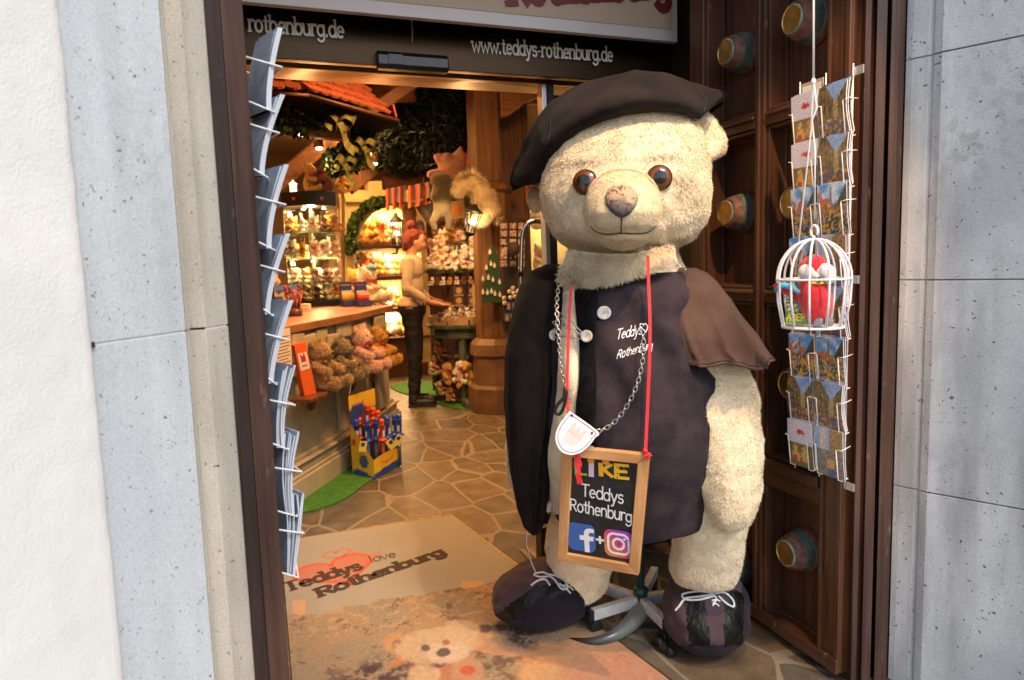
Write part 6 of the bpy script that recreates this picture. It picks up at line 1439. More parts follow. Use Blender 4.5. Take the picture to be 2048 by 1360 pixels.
tag(mb.build('small_picture', mat('light_wood', (.6, .45, .25), .5), bevel=.002, fixn=True), 'small pale wooden frame in the lap of the olive brown bear', 'frame')
q = onshelf(617, .06); mb = MB(); mb.box((0, 0, .15), (.075, .05, .31)); mb.box((0, -.0262, .20), (.058, .002, .10), mi=1); mb.box((0, -.0276, .215), (.03, .001, .035), mi=2); mb.box((0, -.0276, .175), (.034, .001, .008), mi=2); mb.box((-.012, -.0276, .238), (.008, .001, .012), mi=2); mb.box((.008, -.0276, .240), (.008, .001, .016), mi=2)
o = mb.build('gift_box', [mat('box_orange', (.80, .13, .02), .45), mat('box_cream', (.78, .70, .60), .5), mat('box_red', (.50, .03, .02), .5)], bevel=.002, fixn=True); o.location = q+Vector((-.005, -.01, .0)); o.rotation_euler = (0, radians(-9), radians(28)); tag(o, 'tall bright orange box with a white castle label leaning beside the tan bear', 'box')
mb = MB(); p0, p1 = onc(545, 700, .03), onc(582, 700, .03); pm = (p0+p1)/2; w_ = (p1-p0).length; zt, zb_ = onc(582, 655, .03).z, onc(582, 730, .03).z
mb.box((0, 0, 0), (w_, .003, zt-zb_))
for k in range(9): mb.box((.01, -.0022, (zt-zb_)*(.30-k*.085)), (w_*(.75-.25*(k % 3 == 1)), .001, .004), mi=1)
o = mb.build('notice', [mat('paper_cream', (.70, .60, .50), .7), mat('print_grey', (.16, .08, .06), .7)]); o.location = (pm.x, pm.y, (zt+zb_)/2); o.rotation_euler = (0, 0, ang); tag(o, 'cream printed notice sheet fixed to the counter front behind the brochures', 'notice')

# things on the counter: hexagonal glass cabinet
Cc = gnd(632, 612, CT); Cc = Vector((Cc.x, Cc.y, CT)); YC = Cc.y+.12; Cc = atY(633, 606, YC); Cc.z = CT
cab = thing('display_cabinet', 'lit hexagonal glass cabinet full of tiny plush toys on the counter', 'display cabinet', Cc)
R6 = (atY(690, 500, YC)-atY(575, 500, YC)).length/2*1.03; ztop_ = atY(632, 412, YC-R6*.6).z-CT; zval = atY(632, 384, YC-R6*.6).z-CT
def hexp(r, z): return [Vector((r*cos(pi*k/3+.35), r*sin(pi*k/3+.35), z)) for k in range(6)]
mb = MB(); mb.loft([hexp(R6, .001), hexp(R6, .045)], 0, False); mb.build('base', mat('cabinet_black', (.012, .008, .007), .35), cab, bevel=.002, fixn=True); mb = MB(); mb.loft([hexp(R6*1.04, ztop_), hexp(R6*1.04, zval)], 0, False); mb.build('valance', MATS['cabinet_black'], cab, bevel=.002, fixn=True)
M_cg = bpy.data.materials.new('cabinet_glass'); thin_glass(M_cg, (.93, .96, .93)); mb = MB(); mb.loft([hexp(R6*.985, .046), hexp(R6*.985, ztop_-.001)], 0, False, False); mb.build('glass', M_cg, cab)
zsh = [atY(633, y, YC-R6*.4).z-CT for y in (568, 517, 467)]
M_gs = mat('glass_edge', (.25, .42, .28), .2, spec=.8); M_gs2 = bpy.data.materials.new('shelf_glass'); thin_glass(M_gs2, (.85, .95, .85))
for z in zsh: mb = MB(); mb.add(hexp(R6*.95, z), [tuple(range(6))], 0); h_ = hexp(R6*.955, z-.003); h2_ = hexp(R6*.955, z+.003); mb.loft([h_, h2_], 1, False, False); mb.build('glass_shelf', [M_gs2, M_gs], cab)
mb = MB()
for v in hexp(R6*.99, 0): mb.cyl((v.x, v.y, .045), (v.x, v.y, ztop_), .004, n=8)
mb.cyl((0, .03, .045), (0, .03, ztop_), .014, n=12); mb.build('rods', mat('rod_metal', (.4, .38, .3), .3, metal=.8), cab)
mb = MB(); hp_ = [heart(2*pi*i/24, 1/17) for i in range(24)]
for k in range(6):
    a, b_ = hexp(R6*1.045, (ztop_+zval)/2)[k], hexp(R6*1.045, (ztop_+zval)/2)[(k+1) % 6]; m_ = (a+b_)/2; t_ = (b_-a).normalized(); nn = Vector((m_.x, m_.y, 0)).normalized(); mb.add([m_+nn*.0015+t_*(x*.018)+Vector((0, 0, y*.018)) for x, y in hp_], [tuple(range(24))])
mb.build('heart_mark', mat('heart_red', (.50, .05, .06), .5), cab)
lamp('cabinet_lamp', 'POINT', Cc+Vector((0, -.02, ztop_-.03)), 14, WARM2, .03); lamp('cabinet_lamp', 'POINT', Cc+Vector((.03, -.05, zsh[1]-.03)), 7, WARM2, .02)
mb = MB()
for k in range(3): mb.cyl((R6*.45*cos(2.1*k), R6*.45*sin(2.1*k), ztop_-.012), (R6*.45*cos(2.1*k), R6*.45*sin(2.1*k), ztop_-.002), .014, n=12)
mb.build('lamp', mat('lamp_glow', (1, .9, .7), .5, emit=(1, .75, .42), estr=9), cab)
kc = ['bear', 'dog', 'rabbit', 'lamb']; cc = ['cream', 'white', 'honey', 'pink', 'brown', 'gold', 'grey', 'white', 'cream']
ORD = 'first second third fourth fifth sixth seventh eighth ninth tenth eleventh twelfth thirteenth fourteenth fifteenth sixteenth seventeenth eighteenth nineteenth twentieth twenty-first twenty-second'.split()
words = ['bottom', 'second', 'third', 'top']; ordn = ['first', 'second', 'third', 'fourth', 'fifth', 'sixth', 'seventh', 'eighth', 'ninth', 'tenth', 'eleventh', 'twelfth']
rt = random.Random(11)
for lv, z in enumerate([.046]+[z+.003 for z in sorted(zsh)]):
    for k in range(9):
        fr_ = k < 5; xx = (-.74+.37*k)*R6 if fr_ else (-.6+.40*(k-5))*R6; yy = (-.42+abs(xx/R6)*.2)*R6 if fr_ else .35*R6
        P_ = Cc+Vector((xx*cos(.33)-yy*sin(-.33)*0, yy-xx*.35, z)); c = rt.choice(cc); kd = rt.choice(kc)
        toy(kd, c, P_, rt.uniform(.13, .175), 15+rt.uniform(-50, 50), 'tiny %s plush %s, %s in the %s row of the cabinet\'s %s level' % (c, kd, ordn[k if fr_ else k-5], 'front' if fr_ else 'back', words[lv]), 'tiny plush toys in the glass cabinet', rt.random() < .5)
ztp = CT+zval
for px, h_, c, f_, lb in ((620, 64, 'honey', 55, 'honey plush bear with a red bow sitting on top of the glass cabinet'), (655, 66, 'brown', -95, 'dark brown plush bear with a pale muzzle turned away on top of the cabinet'), (681, 44, 'gold', 20, 'small golden plush bear at the right edge of the cabinet top')):
    P_ = atY(px, 384, YC-.03); P_.z = ztp; toy('bear', c, P_, hpx(h_, P_), f_, lb)
mb = MB(); pl_ = atY(587, 384, YC-.03); pl_.z = ztp
mb.lathe([(0, .03), (.004, .035), (.008, .028), (.07, .028), (.078, .036), (.095, .012), (.11, .004)], pl_, (0, 0, 1), 10); o = mb.build('small_lantern', mat('lantern_glow', (1, .85, .6), .5, emit=(1, .7, .35), estr=2.5)); tag(o, 'small glowing lantern at the left of the cabinet top', 'lantern')
# pink bears, blue displays, boxes and books on the counter
def ont(px, py): g = gnd(px, py, CT); return Vector((g.x, g.y, CT+.001))
P_ = ont(744, 606); toy('bear', 'pink', P_+Vector((-.06, .1, 0)), hpx(78, P_), 60, 'large pink plush bear seated on the counter end beside the blue displays')
toy('bear', 'cream', P_+Vector((.04, .30, 0)), hpx(76, P_), 30, 'cream plush bear with a blue cap behind the pink bear on the counter')
mb = MB(); pc = P_+Vector((.04, .30, hpx(74, P_)*.93)); mb.ell(pc, (.06, .06, .03), n=14, m=8); mb.box(pc+Vector((.02, -.06, -.012)), (.06, .05, .006)); o = mb.build('cap', mat('cap_blue', (.04, .16, .30), .7)); tag(o, 'small blue cap worn by the cream bear on the counter', 'cap')
P_ = atY(712, 606, P_.y+.25); toy('bear', 'gold', Vector((P_.x, P_.y, CT)), .33, 20, 'golden spotted plush cub behind the blue counter displays')
M_bb = mat('display_blue', (.03, .045, .16), .4, var=.3, vscale=30)
for px, nm, pc_ in ((697, 'yellow', (.70, .40, .03)), (727, 'red', (.60, .06, .03))):
    P_ = ont(px, 613); w_ = hpx(26, P_); D = thing('pen_display', 'blue counter display box with %s tipped pens beside the glass cabinet' % nm, 'display box', P_, radians(18), 'blue pen displays')
    mb = MB(); mb.box2((-w_/2, -w_*.4, 0), (w_/2, w_*.4, w_*.45)); mb.box2((-w_/2, w_*.3, w_*.451), (w_/2, w_*.4, w_*1.9)); mb.build('box', M_bb, D, bevel=.002, fixn=True)
    mb = MB(); 
    for q in range(4): mb.box2((-w_*.4+q*.0, w_*.295-.001, w_*(1.62)), (w_*.35, w_*.30, w_*1.66)) if q == 0 else None
    for i in range(7):
        for j in range(3): x_, y_ = -w_*.40+w_*.8*i/6, -w_*.25+w_*.2*j; mb.cyl((x_, y_, w_*.40), (x_, y_, w_*(.9+.12*j)), .004, n=6, mi=0); mb.ell((x_, y_, w_*(.93+.12*j)), (.006, .006, .006), n=6, m=5, mi=1)
    mb.build('pens', [mat('pens_'+nm, pc_, .4), mat('pens_white', (.75, .7, .6), .4)], D)
for k, (px, py, w_, h_, c) in enumerate(((607, 617, 26, 7, (.70, .52, .38)), (607, 610, 24, 6, (.74, .58, .42)))):
    P_ = ont(607, 622); s = hpx(1, P_); mb = MB(); mb.box((0, 0, 0), (w_*s, .08, h_*s), (0, 0, .3), 0); mb.box((0, -.042, 0), (w_*s*.7, .001, h_*s*.3), (0, 0, .3), 1); o = mb.build('soap_box', [mat('sbox%d' % k, c, .5), M_ribbon], bevel=.001); o.location = P_+Vector((0, 0, h_*s/2+k*.030)); tag(o, ['lower', 'upper'][k]+' of two flat pale boxes stacked at the foot of the cabinet', 'box', 'flat pale boxes')
P_ = ont(578, 628); mb = MB(); mb.grid([[Vector((-.09+.18*i/14, 0, .20*j/14)) for i in range(15)] for j in range(15)], 0, False, [cardpic('bluebox', i/14, j/14, 4.4) for j in range(15) for i in range(15)]); mb.box((0, .03, .10), (.18, .055, .20), col=(.02, .04, .12)); o = mb.build('picture_box', M_card); o.location = P_+Vector((0, .15, 0)); o.rotation_euler = (0, 0, .3); tag(o, 'blue printed toy box behind the brochures on the counter', 'box')
P_ = ont(590, 632); mb = MB(); mb.cyl((0, 0, 0), (0, 0, .05), .05, n=16, mi=0)
rr = random.Random(8)
for k in range(14): a = rr.uniform(0, 6.28); mb.cyl((.03*cos(a), .03*sin(a), .04), (.05*cos(a), .05*sin(a), .13+.05*rr.random()), .006, n=6, mi=1+k % 2); mb.ell((.05*cos(a), .05*sin(a), .15+.05*rr.random()), (.012, .006, .014), n=7, m=5, mi=1+k % 2)
o = mb.build('stick_holder', [mat('holder_glass', (.12, .05, .03), .2), mat('stick_red', (.50, .06, .02), .4), mat('stick_brown', (.14, .05, .03), .4)]); o.location = P_; tag(o, 'round holder with red and brown wooden sticks left of the cabinet', 'stick holder')
P_ = ont(566, 605)+Vector((-.05, .35, 0)); toy('rabbit', 'pink', P_, .26, 40, 'pink plush rabbit at the back of the counter behind the blue box')

# ---- toy wand display carton
L_, F_, R_c = gnd(706, 951), gnd(749, 960), gnd(799, 932); Bk = L_+R_c-F_
car = thing('display_carton', 'yellow and blue cardboard display of bubble wands standing at the counter foot', 'display carton', (L_+R_c)/2); O_ = (L_+R_c)/2
zL, zF, zR = .30, .105, .105; zLt = atY(703, 847, L_.y).z; zFt = atY(750, 921, F_.y).z; zT = atY(694, 793, L_.y).z; zT2 = atY(745, 777, Bk.y).z
M_cart = vcol_mat('carton_print', .45); mb = MB(); Y_, B_l, W_ = (.80, .50, .03), (.02, .08, .30), (.7, .1, .05)
def panel(P0, P1, z0f, z1f, colf, nx=16, nz=20, th=.004):
    d = (P1-P0); nrm = Vector((d.y, -d.x, 0)).normalized(); P, C = [], []
    for j in range(nz+1):
        row = []
        for i in range(nx+1): u = i/nx; z = .002+(z0f(u)-.002)*j/nz; row.append(P0+d*u+Vector((0, 0, z))-O_); C.append(colf(u, z))
        P.append(row)
    mb.grid(P, 0, False, C); mb.grid([[p-nrm*th for p in r] for r in P], 0, False, [(.5, .4, .2)]*len(C))
panel(L_, F_, lambda u: zLt+(zFt-zLt)*min(1, u*1.0), 0, lambda u, z: B_l if z < .035+.015*sin(u*5) else ((.05, .10, .28) if ((u-.55)*.22)**2+(z-.105)**2 < .045**2 else ((.55, .08, .03) if ((u-.15)*.22)**2+(z-.22)**2 < .022**2 else Y_)))
panel(F_, R_c, lambda u: zFt+.012*sin(u*3), 0, lambda u, z: B_l if z < .035+.02*u else ((.72, .22, .04) if abs(z-.085-.01*sin(u*9)) < .007 and .3 < u < .8 else Y_))
panel(L_, Bk, lambda u: zT+(zT2-zT)*u, 0, lambda u, z: Y_ if z > .42+.03*sin(u*5) else ((.20, .05, .15) if abs(z-.30-u*.1) < .02 else (.03, .06, .26)))
panel(Bk, R_c, lambda u: zLt+(zFt-zLt)*u, 0, lambda u, z: Y_)
mb.build('carton', M_cart, car)
def wand_mesh(c):
    b = MB(); b.cyl((0, 0, 0), (0, 0, .22), .011, n=12, mi=0); b.lathe([(0, .012), (.004, .030), (.010, .030), (.014, .014), (.03, .015), (.10, .014), (.103, .018), (.108, .018), (.112, .012), (.12, .017), (.135, .018), (.142, .010)], (0, 0, .20), (0, 0, 1), 14, 1); b.box((0, -.0155, .25), (.014, .001, .04), mi=2)
    return b.mesh('bubble_wand', [mat('wand_clear_'+c, (.10, .16, .30) if c == 'blue' else (.5, .12, .04), .25), mat('wand_'+c, (.02, .10, .52) if c == 'blue' else (.80, .10, .01), .3), M_white])
wm = {'blue': wand_mesh('blue'), 'orange': wand_mesh('orange')}
wl = [(730, 808, 'orange', .75, .2), (741, 816, 'orange', .8, .3), (754, 822, 'orange', .6, .7), (718, 838, 'orange', .8, .4), (734, 848, 'blue', .30, .35), (747, 843, 'blue', .35, .55), (763, 847, 'orange', .15, .7), (774, 838, 'blue', .35, .9), (783, 832, 'blue', .6, 1.), (772, 830, 'blue', .7, .8), (711, 840, 'blue', .6, .15), (752, 835, 'orange', .6, .6), (795, 830, 'blue', .5, 1.25)]
for k, (px, py, c, sd_, tt) in enumerate(wl):
    base = L_.lerp(R_c, min(1, tt))*.5+ (F_.lerp(Bk, sd_))*.5; top_ = atY(px, py, base.y); o = bpy.data.objects.new('bubble_wand', wm[c]); COL.objects.link(o)
    zt_ = top_.z-.34; o.location = (top_.x, base.y, max(.01, zt_)); o.rotation_euler = (rt.uniform(-.06, .06), rt.uniform(-.06, .06), rt.uniform(-1, 1)); tag(o, '%s plastic bubble wand in the yellow carton, %s from the left' % (c, (ordn+['thirteenth'])[sorted(range(len(wl)), key=lambda i: wl[i][0]).index(k)]), 'bubble wand', 'bubble wands in the carton')
for k, (px, py, r_) in enumerate(((726, 893, .2), (782, 888, -.6), (797, 880, .5))):
    P_ = atY(px, py, F_.y-.012+.06*(k > 0)); mb = MB(); mb.box((0, 0, 0), (.045, .002, .065), (0, r_, 0), 0); mb.box((0, -.0016, .012), (.022, .001, .022), (0, r_, 0), 1); o = mb.build('label_tag', [mat('tag_yellow', (.80, .62, .10), .5), MATS['display_blue']]); o.location = P_; tag(o, 'yellow paper label hanging from the bubble wands, %s from the left' % ordn[k], 'label tag', 'yellow wand labels')
# green turf rugs
for pts, lb in (([(570, 1040), (600, 1029), (640, 1020), (690, 1000), (728, 972), (745, 955), (700, 935), (590, 975), (560, 1000)], 'bright green turf rug along the counter foot'), ([(780, 775), (800, 768), (830, 764), (900, 770), (1000, 790), (1030, 812), (980, 821), (930, 821), (880, 810), (850, 799), (800, 786)], 'bright green turf rug under the woman and the green table'), ([(765, 736), (815, 733), (840, 724), (800, 722), (765, 726)], 'far green turf strip before the lit niche base')):
    g_ = [gnd(x, y) for x, y in smooth_pts(pts+[pts[0]], 4)[:-1]]; mb = MB(); mb.prism([(p.x, p.y) for p in g_], lambda x, y: Vector((x, y, .012)), lambda x, y: Vector((x, y, .002))); tag(mb.build('turf_rug', M_turf, fixn=True), lb, 'rug')

# ---- lit niche with shelves in a castle wall
NY_ = 8.2
castle_ = thing('castle_wall', 'yellow stone castle wall with battlements around an arched display niche', 'castle wall', atY(760, 700, NY_)*1.0); KO = castle_.location.copy(); KO.z = 0; castle_.location = KO
def cw(px, py, Y=NY_): return atY(px, py, Y)-KO
arch_px = [(708, 740), (708, 500), (712, 470), (722, 445), (738, 425), (757, 412), (778, 406), (800, 412), (820, 428), (834, 450), (842, 480), (845, 740)]
outer = [(690, 740), (690, 395), (688, 380), (692, 362), (718, 362), (718, 381), (737, 381), (737, 362), (763, 362), (765, 385), (850, 387), (880, 390), (880, 740)]
mb = MB(); A_ = [cw(*p) for p in arch_px]; O2 = [cw(*p) for p in outer]
# ring of quads between arch and outline
def resample(P, n):
    d = [0]; 
    for i in range(1, len(P)): d.append(d[-1]+(P[i]-P[i-1]).length)
    out = []
    for k in range(n):
        s = d[-1]*k/(n-1); i = 0
        while i < len(d)-2 and d[i+1] < s: i += 1
        out.append(P[i].lerp(P[i+1], (s-d[i])/max(1e-6, d[i+1]-d[i])))
    return out
poly = O2+list(reversed(A_)); bk = Vector((0, .35, 0)); n_ = len(poly)
mb.add(poly+[p+bk for p in poly], [tuple(range(n_))]+[(i, (i+1) % n_, n_+(i+1) % n_, n_+i) for i in range(n_)]); mb.build('front', M_yst, castle_, fixn=True)
mb = MB(); mb.tube([cw(*p)+Vector((0, -.02, 0)) for p in arch_px[1:-1]], .035, 8); mb.build('arch_stones', M_sand, castle_, fixn=True)
mb = MB(); b0, b1 = cw(690, 398), cw(850, 404); mb.box((b0+b1)/2+Vector((0, -.02, 0)), ((b1-b0).length, .05, .05)); mb.build('string_course', M_yst, castle_, bevel=.01, fixn=True)
niche = thing('display_niche', 'brightly lit cream niche with wooden shelves of plush toys behind the arch', 'display niche', KO)
mb = MB(); x0, x1 = cw(700, 600).x, cw(860, 600).x
for k in range(14): a_ = x0+(x1-x0)*k/14; mb.box2((a_+.002, NY_+.72-KO.y, .0), (a_+(x1-x0)/14-.002, NY_+.74-KO.y, 2.3))
mb.build('back_boards', M_board, niche, bevel=.004, fixn=True); zn = []
for y in (489, 552, 617): zn.append(atY(770, y, NY_+.05).z)
zbase = atY(770, 679, NY_+.05).z
for z in zn: mb = MB(); mb.box2((x0, NY_+.03-KO.y, z-.05), (x1, NY_+.70-KO.y, z)); mb.build('shelf', M_woodd, niche, bevel=.003, fixn=True)
mb = MB(); mb.box2((x0, NY_+.02-KO.y, .16), (x1, NY_+.70-KO.y, zbase)); mb.box2((x0, NY_-.02-KO.y, .001), (x1, NY_+.70-KO.y, .158)); 
mb.box2((x0-.02, NY_-.02-KO.y, zbase+.001), (x1, NY_+.705-KO.y, zbase+.025)); mb.build('base_cupboard', M_woodd, niche, bevel=.005, fixn=True)
for k, z in enumerate(zn+[1.98+.1]):
    lamp('niche_lamp', 'AREA', (KO.x+.28, NY_+.30, z-.07), 19 if k < 3 else 24, WARM2, .45, (KO.x+.28, NY_+.45, z-1))
lev = [('top', zn[0], 6, .33), ('middle', zn[1], 7, .27), ('lower', zn[2], 7, .24), ('lowest', zbase+.025, 3, .42)]
for nm, z, n_, h_ in lev:
    for k in range(n_):
        px = 722+(832-722)*(k+.5)/n_; P_ = atY(px, 550, NY_+.28+.06*(k % 2)); c = rt.choice(['honey', 'gold', 'cream', 'white', 'brown', 'honey']); kd = rt.choice(['bear', 'bear', 'bear', 'dog', 'lamb'])
        if nm == 'lowest' and k == 1: kd, c = 'bear', 'white'
        toy(kd, c, Vector((P_.x, P_.y, z)), h_*rt.uniform(.85, 1.15), rt.uniform(-15, 50), '%s plush %s, %s on the niche\'s %s shelf' % (c, kd, ordn[k], nm), 'plush toys on the niche shelves', rt.random() < .6)
        if n_ > 3:
            P2 = P_+Vector((rt.uniform(-.06, .06), .22, 0)); c = rt.choice(['gold', 'cream', 'honey', 'white']); toy('bear', c, Vector((P2.x, P2.y, z)), h_*rt.uniform(1.0, 1.25), rt.uniform(-30, 30), '%s plush bear, back row of the niche\'s %s shelf, %s in line' % (c, nm, ordn[k]), 'plush toys on the niche shelves')
# ---- foliage helper
def foliage(name, label, cat, clumps, n, size, cols, seed=1, needle=False, stems=None):
    r = np.random.default_rng(seed); per = n//len(clumps); V = []; C = []
    for (c, rad) in clumps:
        c = np.array(c); rad = np.array(rad if hasattr(rad, '__len__') else (rad,)*3); d = r.normal(0, 1, (per, 3)); d /= np.linalg.norm(d, axis=1)[:, None]; q = c+d*rad*(r.random((per, 1))**.4)
        ax = r.normal(0, 1, (per, 3)); ax /= np.linalg.norm(ax, axis=1)[:, None]; sd_ = np.cross(ax, r.normal(0, 1, (per, 3))); sd_ /= np.linalg.norm(sd_, axis=1)[:, None]
        L_ = size*(.6+.8*r.random((per, 1))); w_ = L_*(.09 if needle else .42); nn = np.cross(ax, sd_)
        V.append(np.stack([q-ax*L_/2, q+sd_*w_+nn*L_*.08, q+ax*L_/2, q-sd_*w_+nn*L_*.08], 1)); cc_ = np.array(cols)[r.integers(0, len(cols), per)]*(.7+.6*r.random((per, 1))); C.append(np.repeat(cc_, 4, axis=0))
    V = np.concatenate(V).reshape(-1, 3).astype(np.float32); C = np.concatenate(C); nq = len(V)//4; me = bpy.data.meshes.new(name); me.vertices.add(len(V)); me.vertices.foreach_set('co', V.ravel()); me.loops.add(len(V)); me.loops.foreach_set('vertex_index', np.arange(len(V), dtype=np.int32)); me.polygons.add(nq); me.polygons.foreach_set('loop_start', np.arange(0, len(V), 4, dtype=np.int32))
    a = me.color_attributes.new('Col', 'FLOAT_COLOR', 'POINT'); arr = np.ones((len(V), 4), np.float32); arr[:, :3] = C; a.data.foreach_set('color', arr.ravel()); me.materials.append(MATS.get('leaf') or vcol_mat('leaf', .6)); me.update(calc_edges=True); me.validate()
    o = bpy.data.objects.new(name, me); COL.objects.link(o); tag(o, label, cat)
    if stems: mb = MB(); [mb.tube(s, .008, 5) for s in stems]; mb.build('stem', mat('stem_brown', (.08, .05, .03), .8), o)
    return o
def alongpx(pts, Y0, Y1, n, rad, jit=6):
    pp = smooth_pts(pts, 6); out = []; rj = random.Random(len(pts)*7+n)
    for k in range(n):
        t = k/(n-1)*(len(pp)-1); i = min(len(pp)-2, int(t)); f = t-i; x, y = [pp[i][a]+(pp[i+1][a]-pp[i][a])*f for a in (0, 1)]; out.append((tuple(atY(x+rj.uniform(-jit, jit), y+rj.uniform(-jit, jit), Y0+(Y1-Y0)*k/(n-1))), rad*rj.uniform(.7, 1.3)))
    return out
LG = [(.016, .040, .008), (.025, .058, .012), (.045, .08, .018), (.010, .028, .008)]; DG = [(.002, .007, .003), (.004, .011, .004), (.006, .014, .006), (.001, .004, .002)]
foliage('ivy_garland', 'green ivy garland climbing the left side of the castle arch', 'ivy', alongpx([(700, 500), (703, 470), (712, 440), (735, 415), (770, 400), (790, 396)], NY_-.06, NY_-.06, 22, .06, 4), 4500, .04, [(.06, .11, .02), (.10, .17, .035), (.03, .07, .015)], 3)
foliage('ivy_garland', 'dark ivy garland under the little tiled roof', 'ivy', alongpx([(555, 215), (600, 228), (650, 222), (690, 235), (715, 255)], 4.5, 5.2, 24, .11, 10), 11000, .035, LG, 4)
foliage('ivy_garland', 'ivy hanging down beside the wooden post with yellow ribbons', 'ivy', alongpx([(700, 235), (722, 262), (712, 290), (690, 310), (678, 325)], 5.1, 5.3, 16, .10, 10), 7000, .035, LG, 5)
foliage('fir_garland', 'big dark green fir branch decoration hanging from the shop ceiling', 'fir branches', alongpx([(745, 270), (790, 255), (830, 225), (870, 215), (900, 240), (935, 225)], 6.8, 6.4, 26, .20, 22)+alongpx([(800, 290), (850, 300), (900, 300), (940, 260)], 6.8, 6.4, 20, .17, 16), 70000, .085, DG, 6, needle=True)
foliage('fir_garland', 'smaller fir branches above the brown plush toys', 'fir branches', alongpx([(790, 320), (830, 325), (865, 310)], 6.7, 6.7, 10, .14, 10), 12000, .08, DG, 7, needle=True)
# ---- little tiled roof
zE = atY(618, 186, 4.2).z; E1, E2, E3, E4 = atY(540, 182, 4.2), atY(618, 186, 4.2), gnd(797, 237, zE), gnd(742, 262, zE); E1.z = E2.z = zE
roof = thing('tiled_canopy', 'little red clay tiled roof over the counter hung under the ceiling', 'canopy roof', E2)
M_tile = mat('clay_tile', (.27, .060, .024), .7, var=.25, vscale=14, bump=.3); M_tile2 = mat('clay_tile_edge', (.62, .12, .05), .7)
def tiles(A, B, rows, slope_dir, wtile=.085, mi=0, name='tiles'):
    d = (B-A); n = max(1, int(d.length/wtile)); t = d.normalized(); up = (slope_dir*cos(radians(44))+Vector((0, 0, 1))*sin(radians(44))).normalized(); nrm = t.cross(up); nrm = nrm if nrm.z > 0 else -nrm; mb = MB()
    for r in range(rows):
        for k in range(n):
            u0 = (k+.5*(r % 2))*wtile+.002; p = A+t*u0+up*(r*.085)-E2+nrm*(.006+.0*r); w_ = wtile-.004; L_ = .12
            pts = [(0, .02), (w_*.2, .005), (w_*.5, 0), (w_*.8, .005), (w_, .02), (w_, L_), (0, L_)]
            mb.prism(pts, lambda x, y: p+t*x+up*y+nrm*(.022-y*.17), lambda x, y: p+t*x+up*y+nrm*(.008-y*.17), mi)
    mb.build(name, [M_tile, M_tile2], roof, fixn=True)
sdir = Vector((-(E3-E2).y, (E3-E2).x, 0)).normalized()
tiles(E2, E3, 8, sdir); tiles(E1, E2, 4, Vector((0, 1, 0))); tiles(E4, E3, 1, Vector((-.3, -1, 0)).normalized(), mi=1, name='edge_tiles')
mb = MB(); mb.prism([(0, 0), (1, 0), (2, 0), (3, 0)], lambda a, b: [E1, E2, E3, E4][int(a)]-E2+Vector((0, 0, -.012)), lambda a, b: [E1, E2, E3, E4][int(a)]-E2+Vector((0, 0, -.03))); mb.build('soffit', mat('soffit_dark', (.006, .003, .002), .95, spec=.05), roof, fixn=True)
for A, B in ((E1, E2), (E2, E3), (E3, E4)): mb = MB(); mb.tube([A-E2+Vector((0, 0, -.012)), B-E2+Vector((0, 0, -.012))], .010, 6); mb.build('rafter', M_woodd, roof)
mb = MB(); a = atY(657, 300, 6.5); mb.box2((a.x-.06, 6.45, 0), (a.x+.065, 6.57, 2.98)); tag(mb.build('wooden_post', M_wood, bevel=.008, fixn=True), 'upright brown wooden post rising from the counter behind the plush bears', 'post')
mb = MB(); a, b_ = atY(560, 253, 4.9), atY(650, 268, 5.0); d = b_-a; mb.box((a+b_)/2, (d.length+.3, .08, .09), (0, -atan2(d.z, d.x)*1, 0)); tag(mb.build('cross_beam', M_woodx, bevel=.008, fixn=True), 'brown cross beam under the ivy carrying the two spotlights', 'beam')
mb = MB(); a, b_ = atY(575, 340, 6.2), atY(700, 250, 6.8); d = b_-a; mb.box((a+b_)/2, (d.length*1.3, .12, .14), (0, -atan2(d.z, d.x), .3)); tag(mb.build('roof_beam', M_woodx, bevel=.01, fixn=True), 'slanting wooden beam behind the spotlights', 'beam')
mb = MB(); a, b_ = atY(700, 350, 6.8), atY(765, 300, 7.0); d = b_-a; mb.box((a+b_)/2, (d.length*1.25, .12, .30), (0, -atan2(d.z, d.x), .1)); tag(mb.build('roof_beam', M_wood, bevel=.01, fixn=True), 'broad pale wooden plank rising behind the yellow ribbons', 'beam')
mb = MB(); a, b_ = atY(755, 235, 5.6), atY(875, 150, 5.6); d = b_-a; mb.box((a+b_)/2+Vector((0, .3, .1)), (d.length*1.25, .10, .10), (0, -atan2(d.z, d.x), 0)); tag(mb.build('roof_beam', M_woodx, bevel=.01, fixn=True), 'thin brown beam running up to the ceiling right of the tiled roof', 'beam')
M_glow = mat('bulb_glow', (1, .9, .7), .5, emit=(1, .78, .45), estr=22)
for k, (px, py, Y, lb) in enumerate(((602, 262, 4.8, 'left of two hanging brass spotlights by the tiled roof'), (637, 290, 5.2, 'right of two hanging brass spotlights by the wooden post'), (748, 322, 6.3, 'small lit spotlight below the fir branches'))):
    P_ = atY(px, py, Y); s = thing('spotlight', lb, 'spotlight', P_); mb = MB(); mb.cyl((0, 0, -.02), (0, 0, .08), .034, .030, 16); mb.cyl((0, 0, .08), (0, 0, .16), .004, n=6); mb.build('housing', mat('spot_brass', (.35, .22, .10), .35, metal=.8), s, fixn=True); mb = MB(); mb.ell((.004, -.006, -.024), (.024, .024, .012), n=12, m=8); mb.build('bulb', M_glow, s)
    lamp('spot_light', 'SPOT', P_+Vector((0, -.02, -.05)), [22, 26, 40][k], WARM, .03, P_+Vector((.15+.1*k, -.15, -1)), 110, .6)
M_yr = mat('yellow_ribbon', (.13, .10, .02), .6, var=.3, vscale=16, col2=(.08, .09, .018))
